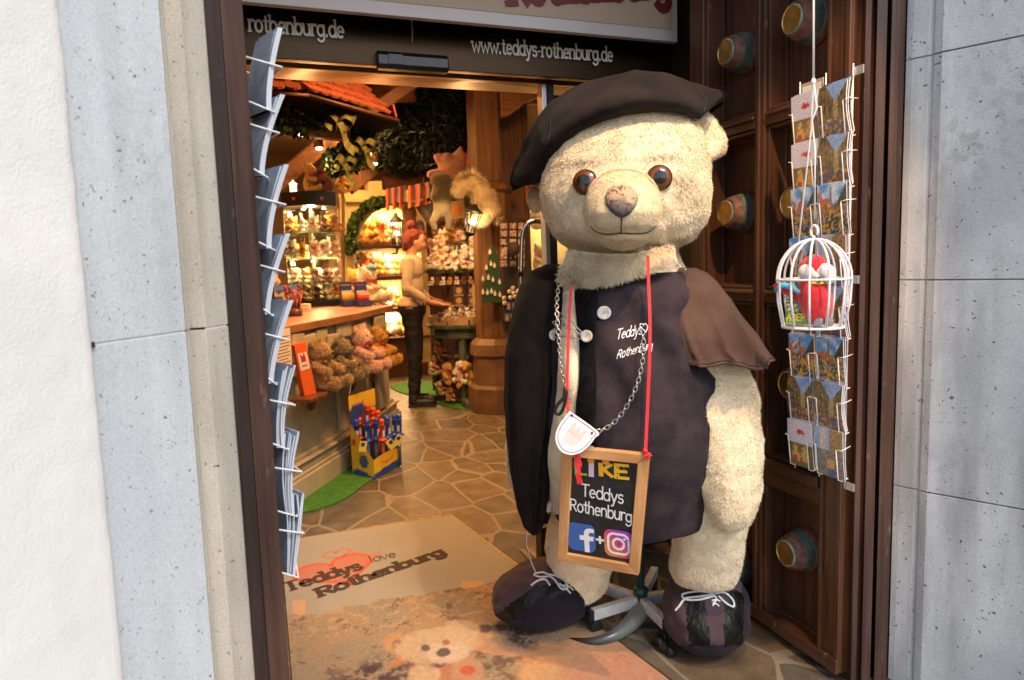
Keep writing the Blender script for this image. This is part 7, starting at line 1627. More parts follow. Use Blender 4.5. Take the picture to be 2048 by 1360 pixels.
for k, (px, py, Y, sc, lb) in enumerate(((672, 248, 4.5, 1.0, 'large yellow green ribbon bow on the ivy under the tiled roof'), (722, 295, 4.8, .8, 'yellow ribbon bow hanging on the ivy right of the post'), (684, 330, 4.8, .8, 'small yellow ribbon end at the wooden post'))):
    P_ = atY(px, py, Y); mb = MB()
    for sx_, pts in ((1, [(0, 0), (.06, .03), (.10, .0), (.06, -.05), (0, 0)]), (-1, [(0, 0), (.05, .04), (.07, -.02), (.03, -.05), (0, 0)]), (1, [(0, 0), (.03, -.08), (.05, -.16), (.09, -.20)]), (-1, [(0, 0), (.01, -.06), (.04, -.12), (.07, -.17)])):
        R_ = []
        for i, (x, y) in enumerate(smooth_pts(pts, 4)): R_.append([Vector((sx_*x*sc, -.02*sin(i*.8)*sc-.03*sc, y*sc)), Vector((sx_*x*sc+.030*sc, .02*sc-.02*sin(i*.8), y*sc+.055*sc))])
        mb.grid(R_, 0, True)
    o = mb.build('ribbon_bow', M_yr, loc=P_); tag(o, lb, 'ribbon bow', 'yellow ribbon bows')

# ---- wooden column on its stone like plinth
colm = thing('wooden_column', 'wooden column with a moulded capital and octagonal plinth beside the toy table', 'column', (1.97, 5.86, 0)); KC = Vector((1.97, 5.86, 0))
def cpx(px, py, Y=5.72): return atY(px, py, Y)-KC
xl, xr_ = cpx(951, 280).x, cpx(999, 280).x; zc0, zc1 = cpx(970, 385).z, cpx(970, 362).z
mb = MB(); mb.box2((xl, -.14, zc1), (xr_, .10, 2.99)); mb.build('upper_shaft', M_wood, colm, bevel=.008, fixn=True)
def octo(r, z, ry=None): ry = ry or r; return [Vector((r*cos(pi/4*k+pi/8), ry*sin(pi/4*k+pi/8), z)) for k in range(8)]
zz = [cpx(1000, y, 5.6).z for y in (832, 780, 775, 720, 714, 692, 680)]
mb = MB(); mb.loft([octo(.27, max(0.001, zz[0])), octo(.27, zz[1]), octo(.225, zz[2]), octo(.215, zz[3]), octo(.245, zz[4]), octo(.235, zz[5]), octo(.185, zz[6])], 0, False); mb.build('plinth', mat('plinth_brown', (.13, .065, .026), .6, var=.25, vscale=6, bump=.2), colm, bevel=.004, fixn=True)
mb = MB(); mb.loft([octo(.18, zz[6]+.001), octo(.175, zc0)], 0, False); mb.loft([octo(.18, zc0+.001), octo(.215, zc0+.03), octo(.20, zc0+.06), octo(.16, zc1-.001)], 0, False); mb.build('lower_shaft', M_wood, colm, bevel=.004, fixn=True)
mb = MB(); a, b_ = cpx(1001, 180, 5.75), cpx(1090, 180, 5.75)
mb.prism([(999, 160), (1110, 160), (1110, 190), (1085, 190), (1060, 200), (1020, 230), (1003, 235)], lambda x, y: cpx(x, y, 5.70), lambda x, y: cpx(x, y, 5.70)+Vector((0, .14, 0))); mb.build('bracket', M_woodx, colm, bevel=.006, fixn=True)
mb = MB(); a, b_ = atY(998, 235, 6.1), atY(1050, 440, 6.1); mb.box2((a.x, 6.1, b_.z), (b_.x+.0, 6.16, 2.98)); mb.box2((b_.x+.001, 6.09, 1.0), (b_.x+.05, 6.17, 2.98)); tag(mb.build('wood_panel', M_wood, bevel=.005, fixn=True), 'warm wooden panel behind the column beside the beret', 'wood panel')
mb = MB(); a, b_ = atY(1048, 390, 7.2), atY(1120, 640, 7.2); mb.box2((a.x, 7.2, b_.z), (b_.x+.6, 7.24, a.z+.1)); tag(mb.build('lit_shelf_back', M_board, fixn=True), 'bright cream shelf back seen between the column and the bear', 'shelf back')
lamp('shelf_lamp', 'AREA', (b_.x+.1, 6.9, a.z), 14, WARM2, .4, (b_.x+.1, 7.2, 1.2))
for k, (px, py, h_, c) in enumerate(((1072, 460, 70, 'white'), (1078, 545, 60, 'cream'), (1068, 600, 40, 'honey'))):
    P_ = atY(px, py, 6.9); toy('bear', c, P_, hpx(h_, P_), 30, ['white plush bear', 'cream fluffy plush bear', 'small honey plush bear'][k]+' on the lit shelf between column and big bear')
# peg board of souvenirs on the column
mb = MB(); a, b_ = atY(1002, 445, 5.60), atY(1062, 640, 5.60); mb.box2((a.x, 5.60, b_.z), (b_.x, 5.63, a.z)); tag(mb.build('magnet_board', mat('board_dark', (.03, .018, .012), .6), bevel=.003, fixn=True), 'dark upright board of souvenir magnets in front of the column', 'magnet board')
M_mag = vcol_mat('magnet_print', .4); k = 0
for r, y in enumerate((452, 467, 484, 500, 512, 527)):
    for q, x in enumerate((1008, 1026, 1043)):
        P_ = atY(x, y, 5.595); s = hpx(13, P_); mb = MB(); mb.grid([[Vector((-s/2+s*i/6, 0, -s*.45+s*.9*j/6)) for i in range(7)] for j in range(7)], 0, False, [(lambda g: (.62, .48, .36) if g > 0 else (.40, .08, .05) if g > -.25 else (.10, .12, .25))(noise.noise(Vector((i*.7+r*3, j*.7, q*5+.5)))+.1) for j in range(7) for i in range(7)]); mb.box((0, .004, 0), (s*.98, .006, s*.88), col=(.6, .5, .4))
        o = mb.build('souvenir_magnet', M_mag, loc=P_, fixn=False); tag(o, 'printed souvenir magnet on the dark board, %s row, %s column' % (ORD[r], ORD[q]), 'magnet', 'souvenir magnets on the dark board')
for r, (y, xs) in enumerate(((612, (1017, 1028)), (635, (1014, 1024)))):
    for q, x in enumerate(xs):
        P_ = atY(x, y, 5.59); s = hpx(9, P_); mb = MB(); mb.box((0, 0, 0), (s, .004, s*1.8), col=(.10, .14, .30)); mb.box((0, -.003, -s*.1), (s*.5, .002, s*1.2), col=(.55, .30, .08)); o = mb.build('key_ring_card', M_mag, loc=P_); tag(o, 'blue card with a key ring, %s row, %s one' % (['upper', 'lower'][r], ['left', 'right'][q]), 'key ring card', 'blue key ring cards')
for k, (x, y) in enumerate(((1026, 576), (1019, 583), (1027, 586), (1035, 583), (1021, 595), (1030, 593), (1038, 581), (1008, 596), (1009, 606))):
    P_ = atY(x, y, 5.57); s = hpx(4.4, P_); mb = MB(); mb.ell((0, 0, 0), (s, s*.8, s), n=12, m=8); mb.ell((0, -s*.75, 0), (s*.45, s*.2, s*.45), n=8, m=6, mi=1); tag(mb.build('sheep_magnet', [FURM['white'], FURM['grey']], loc=P_), 'small round white sheep magnet in the cluster below the picture magnets, %s' % ordn[k], 'sheep magnet', 'white sheep magnets')
# dark brimmed hat
P_ = atY(1020, 500, 5.45); mb = MB(); mb.lathe([(0, .085), (.003, .10), (.006, .060), (.05, .056), (.075, .045), (.08, .002)], (0, 0, 0), (.75, -.45, .25), 28); o = mb.build('brown_hat', mat('felt_brown', (.055, .035, .028), .9), loc=P_); tag(o, 'dark brown felt hat hanging sideways on the magnet board', 'hat')
# fir tree shaped board with little white tags
mb = MB(); tp_ = [(985, 486), (992, 505), (1000, 520), (995, 522), (1004, 545), (998, 548), (1008, 575), (1000, 580), (1006, 605), (962, 605), (968, 578), (964, 574), (974, 548), (970, 545), (978, 522), (974, 520), (980, 505)]
mb.prism(tp_, lambda x, y: atY(x, y, 5.50), lambda x, y: atY(x, y, 5.52)); tag(mb.build('fir_tree_board', mat('board_green', (.02, .06, .022), .7), bevel=.002, fixn=True), 'dark green fir tree shaped board hung with little white tags', 'display board')
k = 0
for (x, y) in ((982, 528), (989, 532), (973, 536), (966, 558), (977, 556), (986, 560), (966, 585), (975, 586), (983, 583), (990, 588), (1000, 590), (980, 505), (999, 565)):
    P_ = atY(x, y, 5.485); s = hpx(4, P_); mb = MB(); mb.tube([(0, 0, 2.2*s), (0, 0, .9*s)], .0012, 4); mb.ell((0, 0, 0), (s*.8, .004, s*1.1), n=10, m=7); mb.ell((0, 0, s*1.0), (s*.5, .004, s*.5), n=8, m=6); tag(mb.build('white_tag', FURM['white'], loc=P_), 'little white figure tag on the green tree board, %s in reading order' % (ordn+['thirteenth'])[k], 'tag', 'white tags on the tree board'); k += 1
# chrome hoop rail near the glass door
mb = MB(); mb.tube([atY(x, y, 2.98) for x, y in smooth_pts([(1042, 760), (1041, 600), (1043, 500), (1045, 470), (1052, 450), (1068, 443), (1084, 446), (1092, 460), (1094, 500), (1094, 760)], 5)], .0105, 12); o = mb.build('chrome_hoop', mat('chrome', (.75, .73, .70), .12, metal=1.)); mb = MB()
p = atY(1041, 548, 2.98); mb.cyl(p-Vector((0, 0, .012)), p+Vector((0, 0, .012)), .0125, n=14); mb.build('clamp', M_black, o); tag(o, 'bent chrome tube hoop standing inside the doorway by the glass door', 'barrier hoop')

# ---- green toy table
tz = atY(945, 652, 6.05).z; TC = Vector((1.85, 6.50, 0)); TS = .70; tb = thing('toy_table', 'green painted round table with splayed legs carrying trays of tiny plush toys', 'table', TC)
def reg(r, z, n=10, a0=.2): return [Vector((r*cos(2*pi*k/n+a0), r*sin(2*pi*k/n+a0), z)) for k in range(n)]
mb = MB(); mb.loft([reg(.52*TS, tz-.035), reg(.53*TS, tz)], 0, False); mb.loft([reg(.44*TS, tz-.13), reg(.44*TS, tz-.036)], 0, False); mb.build('table_top', M_green, tb, bevel=.004, fixn=True)
for k in range(4):
    a_ = -1.9+k*pi/2*.95; mb = MB(); mb.tube([(.25*cos(a_), .25*sin(a_), tz-.13), (.31*cos(a_), .31*sin(a_), .08)], [.04, .036], 4); mb.build('leg', M_green, tb, bevel=.004, fixn=True)
for a_ in (-1.9, -.4): mb = MB(); mb.tube([(.20*cos(a_), .20*sin(a_), .05), (.36*cos(a_), .36*sin(a_), .05)], .04, 4); mb.build('foot', M_green, tb, bevel=.006, fixn=True)
lg0, lg1 = atY(975, 668, 6.0), atY(945, 806, 6.0); mb = MB(); mb.box((lg0+lg1)/2-TC, (.085, .05, (lg0-lg1).length), (0, atan2((lg0-lg1).x, (lg0-lg1).z), 0)); mb.build('leg', M_green, tb, bevel=.005, fixn=True)
mb = MB(); q = atY(946, 808, 6.0)-TC; mb.box(q+Vector((.02, .02, .0)), (.20, .18, .07)); mb.build('foot', M_green, tb, bevel=.01, fixn=True)
tr = thing('toy_trays', 'pale wooden trays on the green table edge filled with tiny plush toys', 'tray', TC+Vector((0, 0, tz))); mb = MB()
for k in range(10):
    r0, r1 = reg(.345, .002)[k], reg(.345, .002)[(k+1) % 10]; i0, i1 = reg(.33, .002)[k], reg(.33, .002)[(k+1) % 10]; u = Vector((0, 0, .075)); e_ = .04; a0, a1 = r0.lerp(r1, e_), r0.lerp(r1, 1-e_); c0, c1 = i0.lerp(i1, e_), i0.lerp(i1, 1-e_)
    mb.add([a0, a1, a1+u, a0+u, c0, c1, c1+u, c0+u], [(0, 1, 2, 3), (5, 4, 7, 6), (3, 2, 6, 7), (0, 3, 7, 4), (1, 5, 6, 2), (0, 4, 5, 1)])
mb.build('tray_side', mat('tray_wood', (.38, .22, .11), .6, var=.2, vscale=20), tr, fixn=True)
mb = MB(); mb.add(reg(.325, .045, 16), [tuple(range(16))]); mb.build('tray_floor', M_green, tr)
cols7 = ['white', 'cream', 'white', 'honey', 'pink', 'cream', 'grey', 'gold', 'white', 'brown']; kk = 0
for ring_, (r_, n_) in enumerate(((.30, 19), (.245, 15), (.19, 11))):
    for k in range(n_):
        a_ = -2.6+3.2*k/(n_-1)+rt.uniform(-.05, .05); P_ = TC+Vector((r_*cos(a_), r_*sin(a_), tz+.045+.025*ring_)); c = rt.choice(cols7); kd = rt.choice(kc)
        toy(kd, c, P_, rt.uniform(.07, .105), math.degrees(a_)+90+rt.uniform(-60, 60), 'tiny %s plush %s, %s in the %s row of the table trays' % (c, kd, ORD[k], ['outer', 'middle', 'inner'][ring_]), 'tiny plush toys in the table trays', False, (rt.uniform(-40, 20), rt.uniform(-30, 30)))
# upper shelf of the toy stand
zs2 = atY(910, 538, 6.5).z; st_ = thing('toy_stand', 'stepped display stand on the green table with a round upper shelf of white plush toys', 'display stand', TC+Vector((.03, .15, tz)))
mb = MB(); mb.loft([reg(.36, zs2-tz-.035, 14), reg(.37, zs2-tz, 14)], 0, False); mb.build('shelf', M_green, st_, bevel=.003, fixn=True)
for k in range(5): a_ = -2.5+k*.62; mb = MB(); mb.box((.24*cos(a_), .24*sin(a_), (zs2-tz)/2-.018), (.05, .05, zs2-tz-.04), (0, 0, a_)); mb.build('upright', M_woodd, st_, fixn=True)
SCt = TC+Vector((.03, .15, 0)); kk = 0
for tier_, (r_, n_, dz_) in enumerate(((.33, 13, 0), (.27, 12, .07), (.20, 9, .15), (.25, 9, .24))):
    for k in range(n_):
        a_ = -2.75+2.9*k/(n_-1)+rt.uniform(-.06, .06); P_ = SCt+Vector((r_*cos(a_), r_*sin(a_), zs2+dz_)); c = rt.choice(['white', 'white', 'cream', 'white', 'pink', 'honey']); kd = rt.choice(kc); kk += 1
        toy(kd, c, P_, rt.uniform(.14, .20), math.degrees(a_)+90+rt.uniform(-50, 50), '%s plush %s, %s in the %s tier on the stand\'s upper shelf' % (c, kd, ORD[k], ORD[tier_]), 'plush toys heaped on the upper shelf', rt.random() < .4, (rt.uniform(-25, 15), rt.uniform(-25, 25)))
for k in range(15):
    a_ = -2.65+2.5*k/14; P_ = SCt+Vector((.365*cos(a_), .365*sin(a_), zs2-.15)); c = rt.choice(['honey', 'brown', 'gold', 'white']); o = toy(rt.choice(['bear', 'dog']), c, P_, .085, math.degrees(a_)+90, '%s key ring toy hanging from the shelf edge, %s from the left' % (c, ORD[k]), 'key ring toys hanging from the shelf edge', True, cat='key ring toy', name='key_ring_toy')
for k, x in enumerate((917, 944)):
    for q, y in enumerate((583, 603)):
        P_ = atY(x, y, 6.28); s = hpx(20, P_); mb = MB(); mb.box((0, 0, 0), (s, .03, s*1.0), col=(.06, .04, .06)); mb.grid([[Vector((-s*.46+s*.92*i/8, -.0165, -s*.46+s*.92*j/8)) for i in range(9)] for j in range(9)], 0, False, [((.66, .34, .05) if (i-4)**2+(j-5)**2 < 7 else (.45, .25, .10) if j < 2 else (.08, .06, .10)) for j in range(9) for i in range(9)]); tag(mb.build('toy_box', M_mag, loc=P_), '%s %s box with a round yellow figure in the toy stand' % (['lower', 'upper'][1-q], ['left', 'right'][k]), 'toy box', 'boxes with yellow figures')
P_ = atY(975, 618, 5.95); mb = MB(); mb.box((0, 0, 0), (hpx(22, P_), .003, hpx(18, P_)), (0, .03, .1)); tag(mb.build('price_sign', mat('sign_cream', (.68, .50, .30), .6), loc=P_), 'blank cream price sign at the right of the table trays', 'price sign')
P_ = atY(957, 592, 6.1); mb = MB(); mb.box((0, 0, 0), (hpx(24, P_), .003, hpx(46, P_)), (0, .0, .0)); tag(mb.build('paper_sheet', MATS['sign_cream'], loc=P_), 'upright cream paper sheet behind the table trays', 'paper')
# plush under the table
for k, (x, y, h_, kd, c, f_, lb) in enumerate(((872, 748, 40, 'bear', 'honey', 40, 'honey plush bear with a red scarf under the table beside the woman\'s leg'), (893, 735, 44, 'dog', 'brown', 0, 'black plush dog under the middle of the table'), (895, 765, 46, 'dog', 'honey', 20, 'tan plush dog in the centre of the pile under the table'), (916, 765, 50, 'dog', 'white', -10, 'white and black plush dog beside the table leg'), (932, 770, 56, 'dog', 'gold', -20, 'large golden plush dog leaning on the slanting table leg'), (882, 790, 30, 'bear', 'olive', 30, 'small tan plush bear on the floor under the table'), (896, 800, 30, 'dog', 'honey', 10, 'small honey plush dog lying at the front of the turf'), (862, 752, 30, 'bear', 'cream', 50, 'cream plush bear half hidden by the woman\'s knee'), (950, 745, 40, 'dog', 'brown', 0, 'dark plush dog in the shadow right under the table'), (915, 720, 44, 'rabbit', 'grey', 10, 'grey plush rabbit high in the pile under the table'), (878, 715, 40, 'rabbit', 'brown', 10, 'brown plush rabbit at the back of the pile under the table'))):
    P_ = atY(x, y, 6.25 if y > 755 else 6.5); toy(kd, c, P_, hpx(h_, P_), f_, lb, 'plush toys piled under the table', True, (rt.uniform(-10, 10), rt.uniform(-15, 15)))
mb = MB(); mb.loft([reg(.30, .03, 10), reg(.32, .16, 10)], 0, False, False); o = mb.build('floor_crate', M_woodd); o.location = (TC.x, TC.y, 0); md = o.modifiers.new('t', 'SOLIDIFY'); md.thickness = .02; mb = MB(); mb.loft([reg(.20, .0, 10), reg(.24, .30, 10)], 0, False); c_ = mb.build('inner_crate', M_woodd, o, fixn=True); tag(o, 'round dark wooden crate holding the plush pile under the table', 'crate')
# heaps behind: wall rack of plush and cards
bk_ = MB(); a, b_ = atY(850, 400, 7.3), atY(985, 640, 7.3); bk_.box2((a.x, 7.3, 0), (b_.x+.3, 7.34, 2.3)); tag(bk_.build('back_panel', M_woodd, fixn=True), 'dark wooden back panel behind the toy stand', 'panel')
for r, (y, n_) in enumerate(((512, 8), (492, 8), (472, 7))):
    for k in range(n_):
        x = 866+(960-866)*(k+.5)/n_; P_ = atY(x, y, 7.1); c = rt.choice(['honey', 'brown', 'white', 'cream', 'gold', 'pink']); kd = rt.choice(kc)
        toy(kd, c, P_, rt.uniform(.2, .27), rt.uniform(-40, 60), '%s plush %s, %s in the %s row on the back panel' % (c, kd, ORD[k], ORD[r]), 'plush toys hung on the back panel', True, (rt.uniform(-15, 15), rt.uniform(-25, 25)))
for k, (x, y, r_) in enumerate(((885, 478, .3), (898, 480, -.2), (917, 465, .4), (925, 476, -.5), (873, 486, .1), (940, 470, .2))):
    P_ = atY(x, y, 6.9); mb = MB(); mb.box((0, 0, 0), (.07, .002, .09), (0, r_, .2)); tag(mb.build('paper_label', mat('paper_tan', (.66, .48, .26), .6), loc=P_), 'cream paper label among the plush on the back panel, %s from the left' % ordn[sorted([885, 898, 917, 925, 873, 940]).index(x)], 'paper label', 'paper labels on the back panel')
# hanging plush animals
def animal(parts, col, voxel, P, label, cat, name, fur=0, fl=.05, rot=(0, 0, 0)):
    b = MB()
    for q in parts:
        if len(q) == 2: b.ell(q[0], q[1], n=14, m=10)
        else: b.tube(q[0], q[1], 10)
    me = remeshed(b, voxel, 3, .5, lambda c, n: n*(.008*noise.noise(c*12)+.004*noise.noise(c*40)))
    if fur:
        c = PCOL[col]; a = me.color_attributes.new('Col', 'FLOAT_COLOR', 'POINT'); arr = np.ones((len(me.vertices), 4), np.float32); arr[:, :3] = c; a.data.foreach_set('color', arr.ravel()); f = fur_tris(me, fur, fl, .006, lay=1.3, base=c, tint=.2, seed=3, clump=14.); me = join_meshes(name, [me, f], [M_fur, M_fur])
    else: setmat(me, [FURM[col]])
    o = link(name, me, fixn=False); o.location = P; o.rotation_euler = rot; return tag(o, label, cat)
u = lambda px, py, Y, o: atY(px, py, Y)-o
def pxparts(Y, o, L): 
    out = []
    for q in L:
        if q[0] == 'e': out.append((u(q[1], q[2], Y, o), (q[3]*Y/FPX*1.06, q[5]*Y/FPX, q[4]*Y/FPX*1.06)))
        else: out.append(([u(x, y, Y+(q[3] if len(q) > 3 else 0), o) for x, y in q[1]], [r*Y/FPX for r in q[2]], 0))
    return out
o_ = atY(900, 330, 6.3); animal(pxparts(6.3, o_, [('e', 905, 335, 27, 22, 24), ('e', 920, 318, 18, 16, 16), ('t', [(900, 330), (878, 318), (873, 308)], [10, 10, 8]), ('t', [(900, 345), (870, 348), (855, 350)], [10, 10, 7]), ('t', [(918, 320), (921, 300), (921, 292)], [8, 6, 4]), ('e', 895, 325, 20, 18, 18)]), 'dusty', .014, o_, 'dusty pink plush animal lying on its back above the banner', 'plush animal', 'plush_animal')
o_ = atY(885, 400, 6.1); t_ = animal(pxparts(6.1, o_, [('e', 882, 362, 22, 15, 15), ('e', 884, 385, 19, 20, 14), ('e', 884, 415, 17, 20, 13), ('t', [(875, 425), (866, 445), (870, 462)], [9, 8, 6]), ('t', [(893, 425), (898, 445), (896, 462)], [9, 8, 6]), ('t', [(870, 372), (866, 395), (872, 405)], [6, 6, 5]), ('t', [(898, 372), (900, 395), (896, 405)], [6, 6, 5])]), 'monkey', .012, o_, 'grey brown plush monkey hanging by its arms below the pink animal', 'plush monkey', 'plush_monkey')
o_ = atY(950, 390, 5.4); animal(pxparts(5.4, o_, [('t', [(912, 382), (925, 365), (940, 362), (955, 375), (968, 395), (975, 420), (970, 438)], [8, 13, 15, 18, 22, 22, 10]), ('e', 962, 430, 22, 14, 15), ('t', [(985, 430), (1000, 440)], [5, 2])]), 'cream', .014, o_, 'long haired white plush pony hanging over the wall lamp', 'plush pony', 'plush_pony', 14000, .055)
o_ = atY(812, 360, 6.9); animal(pxparts(6.9, o_, [('e', 795, 365, 26, 18, 18), ('e', 822, 352, 22, 18, 18), ('e', 780, 360, 14, 14, 12), ('t', [(790, 372), (785, 385)], [9, 6]), ('t', [(825, 365), (840, 375)], [9, 6]), ('e', 838, 345, 12, 11, 10)]), 'brown', .016, o_, 'dark brown plush bears lying above the striped banner', 'plush bear', 'plush_bear')
o_ = atY(815, 430, 6.9); animal(pxparts(6.9, o_, [('t', [(812, 410), (818, 440), (812, 470), (806, 485)], [10, 14, 11, 6]), ('e', 822, 425, 12, 14, 10)]), 'brown', .014, o_, 'black brown plush hanging behind the woman beside the lantern', 'plush animal', 'plush_animal')
o_ = atY(850, 430, 7.0); animal(pxparts(7.0, o_, [('t', [(835, 405), (855, 425), (870, 450)], [10, 14, 10]), ('e', 862, 415, 14, 12, 10), ('e', 835, 455, 14, 18, 12)]), 'grey', .016, o_, 'grey plush animal hanging behind the monkey', 'plush animal', 'plush_animal')
# striped banners
def banner(pts, Y, label, n=8, drop=46):
    R_ = [(.60, .10, .04), (.22, .20, .20)]; mb = MB()
    for k in range(n):
        for q in range(4):
            f0, f1 = (k+q/4)/n, (k+(q+1)/4)/n; P = lambda f, dn: atY(pts[0][0]+(pts[1][0]-pts[0][0])*f, pts[0][1]+(pts[1][1]-pts[0][1])*f+dn, Y-.02*sin(f*20)-.03*dn/50)
            dr = drop*(1 if k % 2 == 0 else .72); mb.grid([[P(f0, 0), P(f1, 0)], [P(f0, dr*.5), P(f1, dr*.5)], [P(f0, dr), P(f1, dr)]], 0, True, [R_[k % 2]]*6)
    tag(mb.build('striped_banner', MATS.get('banner') or vcol_mat('banner', .8)), label, 'banner')
banner([(772, 378), (812, 370)], 6.75, 'short orange and grey striped banner under the brown plush', 6, 44)
banner([(816, 372), (876, 360)], 6.6, 'long orange and grey striped banner left of the plush monkey', 8, 44)
banner([(1052, 372), (1078, 372)], 5.9, 'small orange striped banner beside the beret', 4, 34)
mb = MB(); mb.prism([(935, 295), (956, 282), (956, 355), (932, 340)], lambda x, y: atY(x, y, 5.95), lambda x, y: atY(x, y, 5.97)); mb.box(atY(944, 322, 5.93), (.03, .006, .3), (0, .6, 0), 1); tag(mb.build('flag', [mat('flag_red', (.50, .06, .03), .7), mat('flag_grey', (.12, .10, .10), .7)]), 'folded red and grey flag beside the wooden column', 'flag')
P_ = atY(912, 420, 6.6); mb = MB(); mb.box((0, 0, 0), (.19, .01, .17), (0, -.15, .1), 0); mb.ell((0, -.008, 0), (.045, .004, .055), (0, -.15, 0), n=12, m=8, mi=1); tag(mb.build('wooden_picture', [mat('pale_wood', (.55, .36, .16), .6), mat('picture_orange', (.65, .22, .04), .6)], loc=P_), 'pale wooden picture with an orange figure behind the monkey', 'picture')
# lanterns
def lantern(px, py, Y, hh, rx, lb, tilt=0, energy=8):
    P_ = atY(px, py, Y); t = thing('lantern', lb, 'lantern', P_); t.rotation_euler = (0, tilt, 0); h_ = hpx(hh, P_); r_ = hpx(rx, P_)
    mb = MB(); mb.lathe([(-.5*h_, r_*.25), (-.42*h_, r_*.7), (-.38*h_, r_*.65)], (0, 0, 0), (0, 0, 1), 6); mb.lathe([(.25*h_, r_*1.15), (.28*h_, r_*1.1), (.42*h_, r_*.35), (.47*h_, r_*.3), (.5*h_, .002)], (0, 0, 0), (0, 0, 1), 6)
    for k in range(6): a_ = k*pi/3; mb.tube([(r_*.65*cos(a_), r_*.65*sin(a_), -.38*h_), (r_*1.0*cos(a_), r_*1.0*sin(a_), .25*h_)], .006, 5)
    mb.tube([(0, 0, -.5*h_), (0, .05, -.62*h_), (0, .3, -.60*h_)], .010, 6); mb.build('frame', M_black, t)
    mb = MB()
    for k in range(3): a_ = k*2.1; mb.ell((r_*.22*cos(a_), r_*.22*sin(a_), -.06*h_), (r_*.18, r_*.18, r_*.26), n=10, m=8)
    mb.build('bulb', M_glow, t); lamp('lantern_light', 'POINT', P_+Vector((0, -.02, -.02)), energy, WARM2, .04); return t
lantern(793, 462, 6.6, 72, 13, 'black lantern with glowing bulbs hanging before the arched niche', 0, 3); lantern(944, 440, 5.30, 66, 17, 'black wall lantern glowing under the white plush pony', .25, 6)

# ---- the shop assistant
GX = atY(836, 800, 6.42); GO = Vector((GX.x, GX.y, 0)); girl = thing('person', 'woman with red hair bun, cream top and black trousers sorting toys at the table', 'person', GO, radians(-62))
# local: faces -y; rotation -62 turns her... front towards the table (+x side of the shop)
girl.rotation_euler = (0, 0, radians(72))
def G_(mb, P, R, n=12): mb.tube(P, R, n); [mb.ell(P[i], (R[i],)*3, n=12, m=8) for i in range(len(P))]
b = MB(); 
for s in (-1, 1):
    G_(b, [(s*.085, .02, .93), (s*.085, .005, .50), (s*.085, .03, .09)], [.088, .058, .040]); b.ell((s*.088, -.045, .045), (.042, .12, .042))
    G_(b, [(s*.165, .01, 1.36), (s*.215, .03, 1.12), (s*.19, -.17, .985)], [.048, .038, .028]); G_(b, [(s*.19, -.17, .985), (s*.17, -.26, .965)], [.026, .024])
    b.ell((s*.165, -.30, .955), (.034, .045, .016))
    for q in range(4): x = s*.165+(-.025+.017*q); L_ = (.040, .048, .050, .040)[q]; b.tube([(x, -.335, .955), (x, -.335-L_*.55, .945), (x, -.335-L_*.8, .925)], [.009, .008, .007], 7)
    b.tube([(s*.165-s*.028, -.29, .955), (s*.165-s*.05, -.32, .948), (s*.165-s*.055, -.345, .94)], [.010, .009, .007], 7)
b.ell((0, .015, .93), (.165, .125, .13)); b.ell((0, 0, 1.12), (.130, .095, .20)); b.ell((0, .0, 1.30), (.165, .10, .13)); G_(b, [(0, .01, 1.38), (0, -.02, 1.50)], [.055, .048])
b.ell((0, -.075, 1.548), (.072, .088, .105), (radians(30), 0, 0)); b.ell((0, -.160, 1.490), (.014, .018, .018)); 
for s in (-1, 1): b.ell((s*.073, -.055, 1.535), (.010, .018, .026)); b.ell((s*.035, -.130, 1.505), (.028, .024, .020))
me = remeshed(b, .009, 3, .5); M_skin = mat('skin', (.38, .18, .10), .5, var=.05, vscale=10); setmat(me, [M_skin]); link('body', me, girl, fixn=False); 
def shell(fn, off, m, name, wr=.0, vox=.009):
    import bmesh
    b2 = bmesh.new(); b2.from_mesh(me); b2.normal_update()
    for v in b2.verts: v.co += v.normal*(off+wr*noise.noise(v.co*14)+wr*.6*noise.noise(v.co*34))
    bmesh.ops.delete(b2, geom=[f for f in b2.faces if not fn(f.calc_center_median())], context='FACES'); m2 = bpy.data.meshes.new(name); b2.to_mesh(m2); b2.free(); setmat(m2, [m]); [setattr(p, 'use_smooth', True) for p in m2.polygons]; o = link(name, m2, girl, fixn=False); md = o.modifiers.new('t', 'SOLIDIFY'); md.thickness = .004; return o
shell(lambda c: .95 < c.z < 1.415 and not (c.y < -.135), .012, mat('top_cream', (.40, .29, .18), .85, var=.06, bump=.2), 'top', .005)
shell(lambda c: .09 < c.z < 1.005 and (abs(c.x) < (.172 if c.z > .93 else .22)) and c.y > -.17, .009, mat('trousers_black', (.006, .004, .004), .8, bump=.2), 'trousers', .010)
for s in (-1, 1): mb = MB(); mb.ell((s*.088, -.05, .040), (.050, .135, .045), e=.85); mb.box((s*.088, -.05, .012), (.09, .26, .022)); mb.tube([(s*.088, .03, .04), (s*.088, .03, .11)], [.052, .048], 12); mb.build('shoe', mat('shoe_black', (.012, .010, .010), .5), girl, bevel=.004)
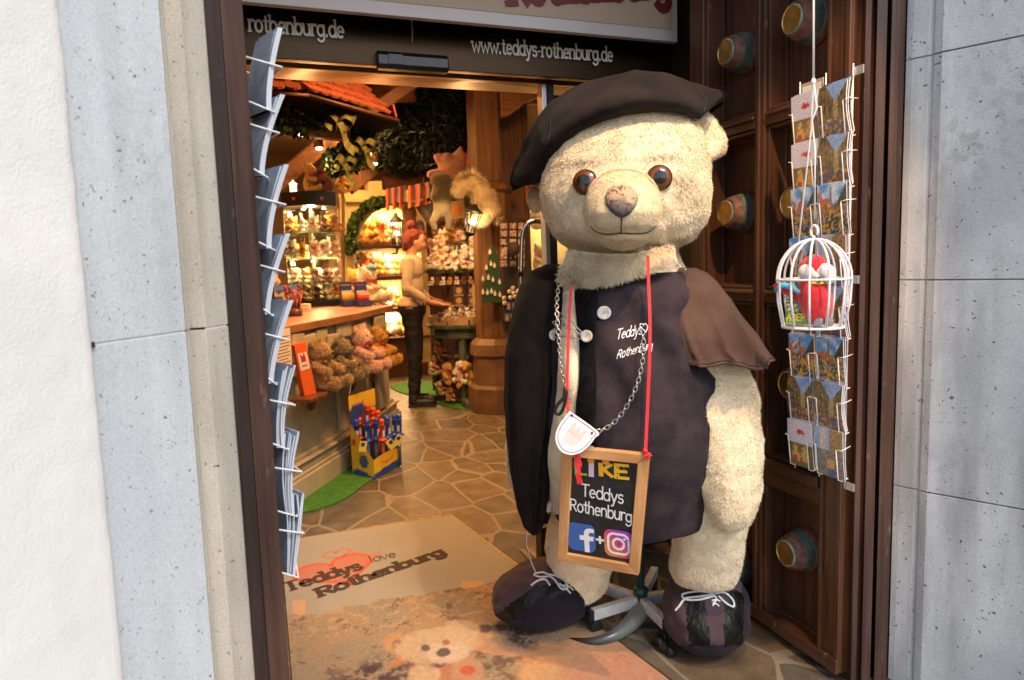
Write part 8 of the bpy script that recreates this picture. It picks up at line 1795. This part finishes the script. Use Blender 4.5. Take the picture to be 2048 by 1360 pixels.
hb_ = MB(); hb_.ell((0, -.040, 1.585), (.084, .095, .090)); hb_.ell((0, .015, 1.55), (.078, .06, .085)); hb_.ell((0, -.015, 1.695), (.055, .055, .05)); hb_.ell((.03, .0, 1.68), (.035, .035, .035)); hb_.ell((-.025, -.03, 1.705), (.03, .035, .03)); hb_.ell((0, -.125, 1.605), (.05, .03, .03)); hb_.ell((.02, .06, 1.49), (.02, .02, .03))
hme = remeshed(hb_, .007, 2, .5, lambda c, n: n*(.010*noise.noise(c*26)+.006*noise.noise(c*60))); setmat(hme, [mat('hair_red', (.12, .009, .004), .8, var=.5, vscale=60, bump=.6, bscale=120)]); link('hair', hme, girl, fixn=False)
mb = MB(); 
for s in (-1, 1): mb.ell((s*.030, -.153, 1.522), (.010, .006, .007), n=8, m=6)
mb.build('eyes', M_eye, girl); mb = MB(); mb.ell((0, -.150, 1.462), (.020, .007, .006), n=8, m=6); mb.build('mouth', mat('lips', (.42, .10, .08), .5), girl)

# ---- general shop light from added, unseen fill lamps
lamp('ceiling_fill', 'AREA', (1.35, 3.7, 2.75), 52, WARM, .5, (.6, 4.4, .3)); lamp('ceiling_fill', 'AREA', (.9, 6.6, 2.6), 34, WARM, .5, (1.3, 6.6, 0)); lamp('ceiling_fill', 'AREA', (.9, 7.5, 2.85), 30, WARM, .6, (.9, 7.4, 0)); lamp('ceiling_fill', 'AREA', (-.6, 5.2, 2.85), 16, WARM, .6, (-.4, 5.2, 0))  # added area fills without fixtures, brighten counter front, floor and room
lamp('table_fill', 'SPOT', (1.50, 5.75, 1.95), 26, WARM2, .05, (1.78, 6.4, 1.05), 85, .7)  # added fill hanging free in the air, brightens the toy heap
lamp('counter_fill', 'SPOT', (.5, 3.2, 2.7), 44, WARM, .05, (.4, 4.6, .6), 70, .7)  # added fill behind the header, no fixture, brightens the counter
# warm spotlight over the portal that shines on the bear
lamp('portal_spot', 'SPOT', (1.02, .55, 3.05), 140, (1, .60, .28), .03, (1.20, 1.95, 1.0), 40, .35)
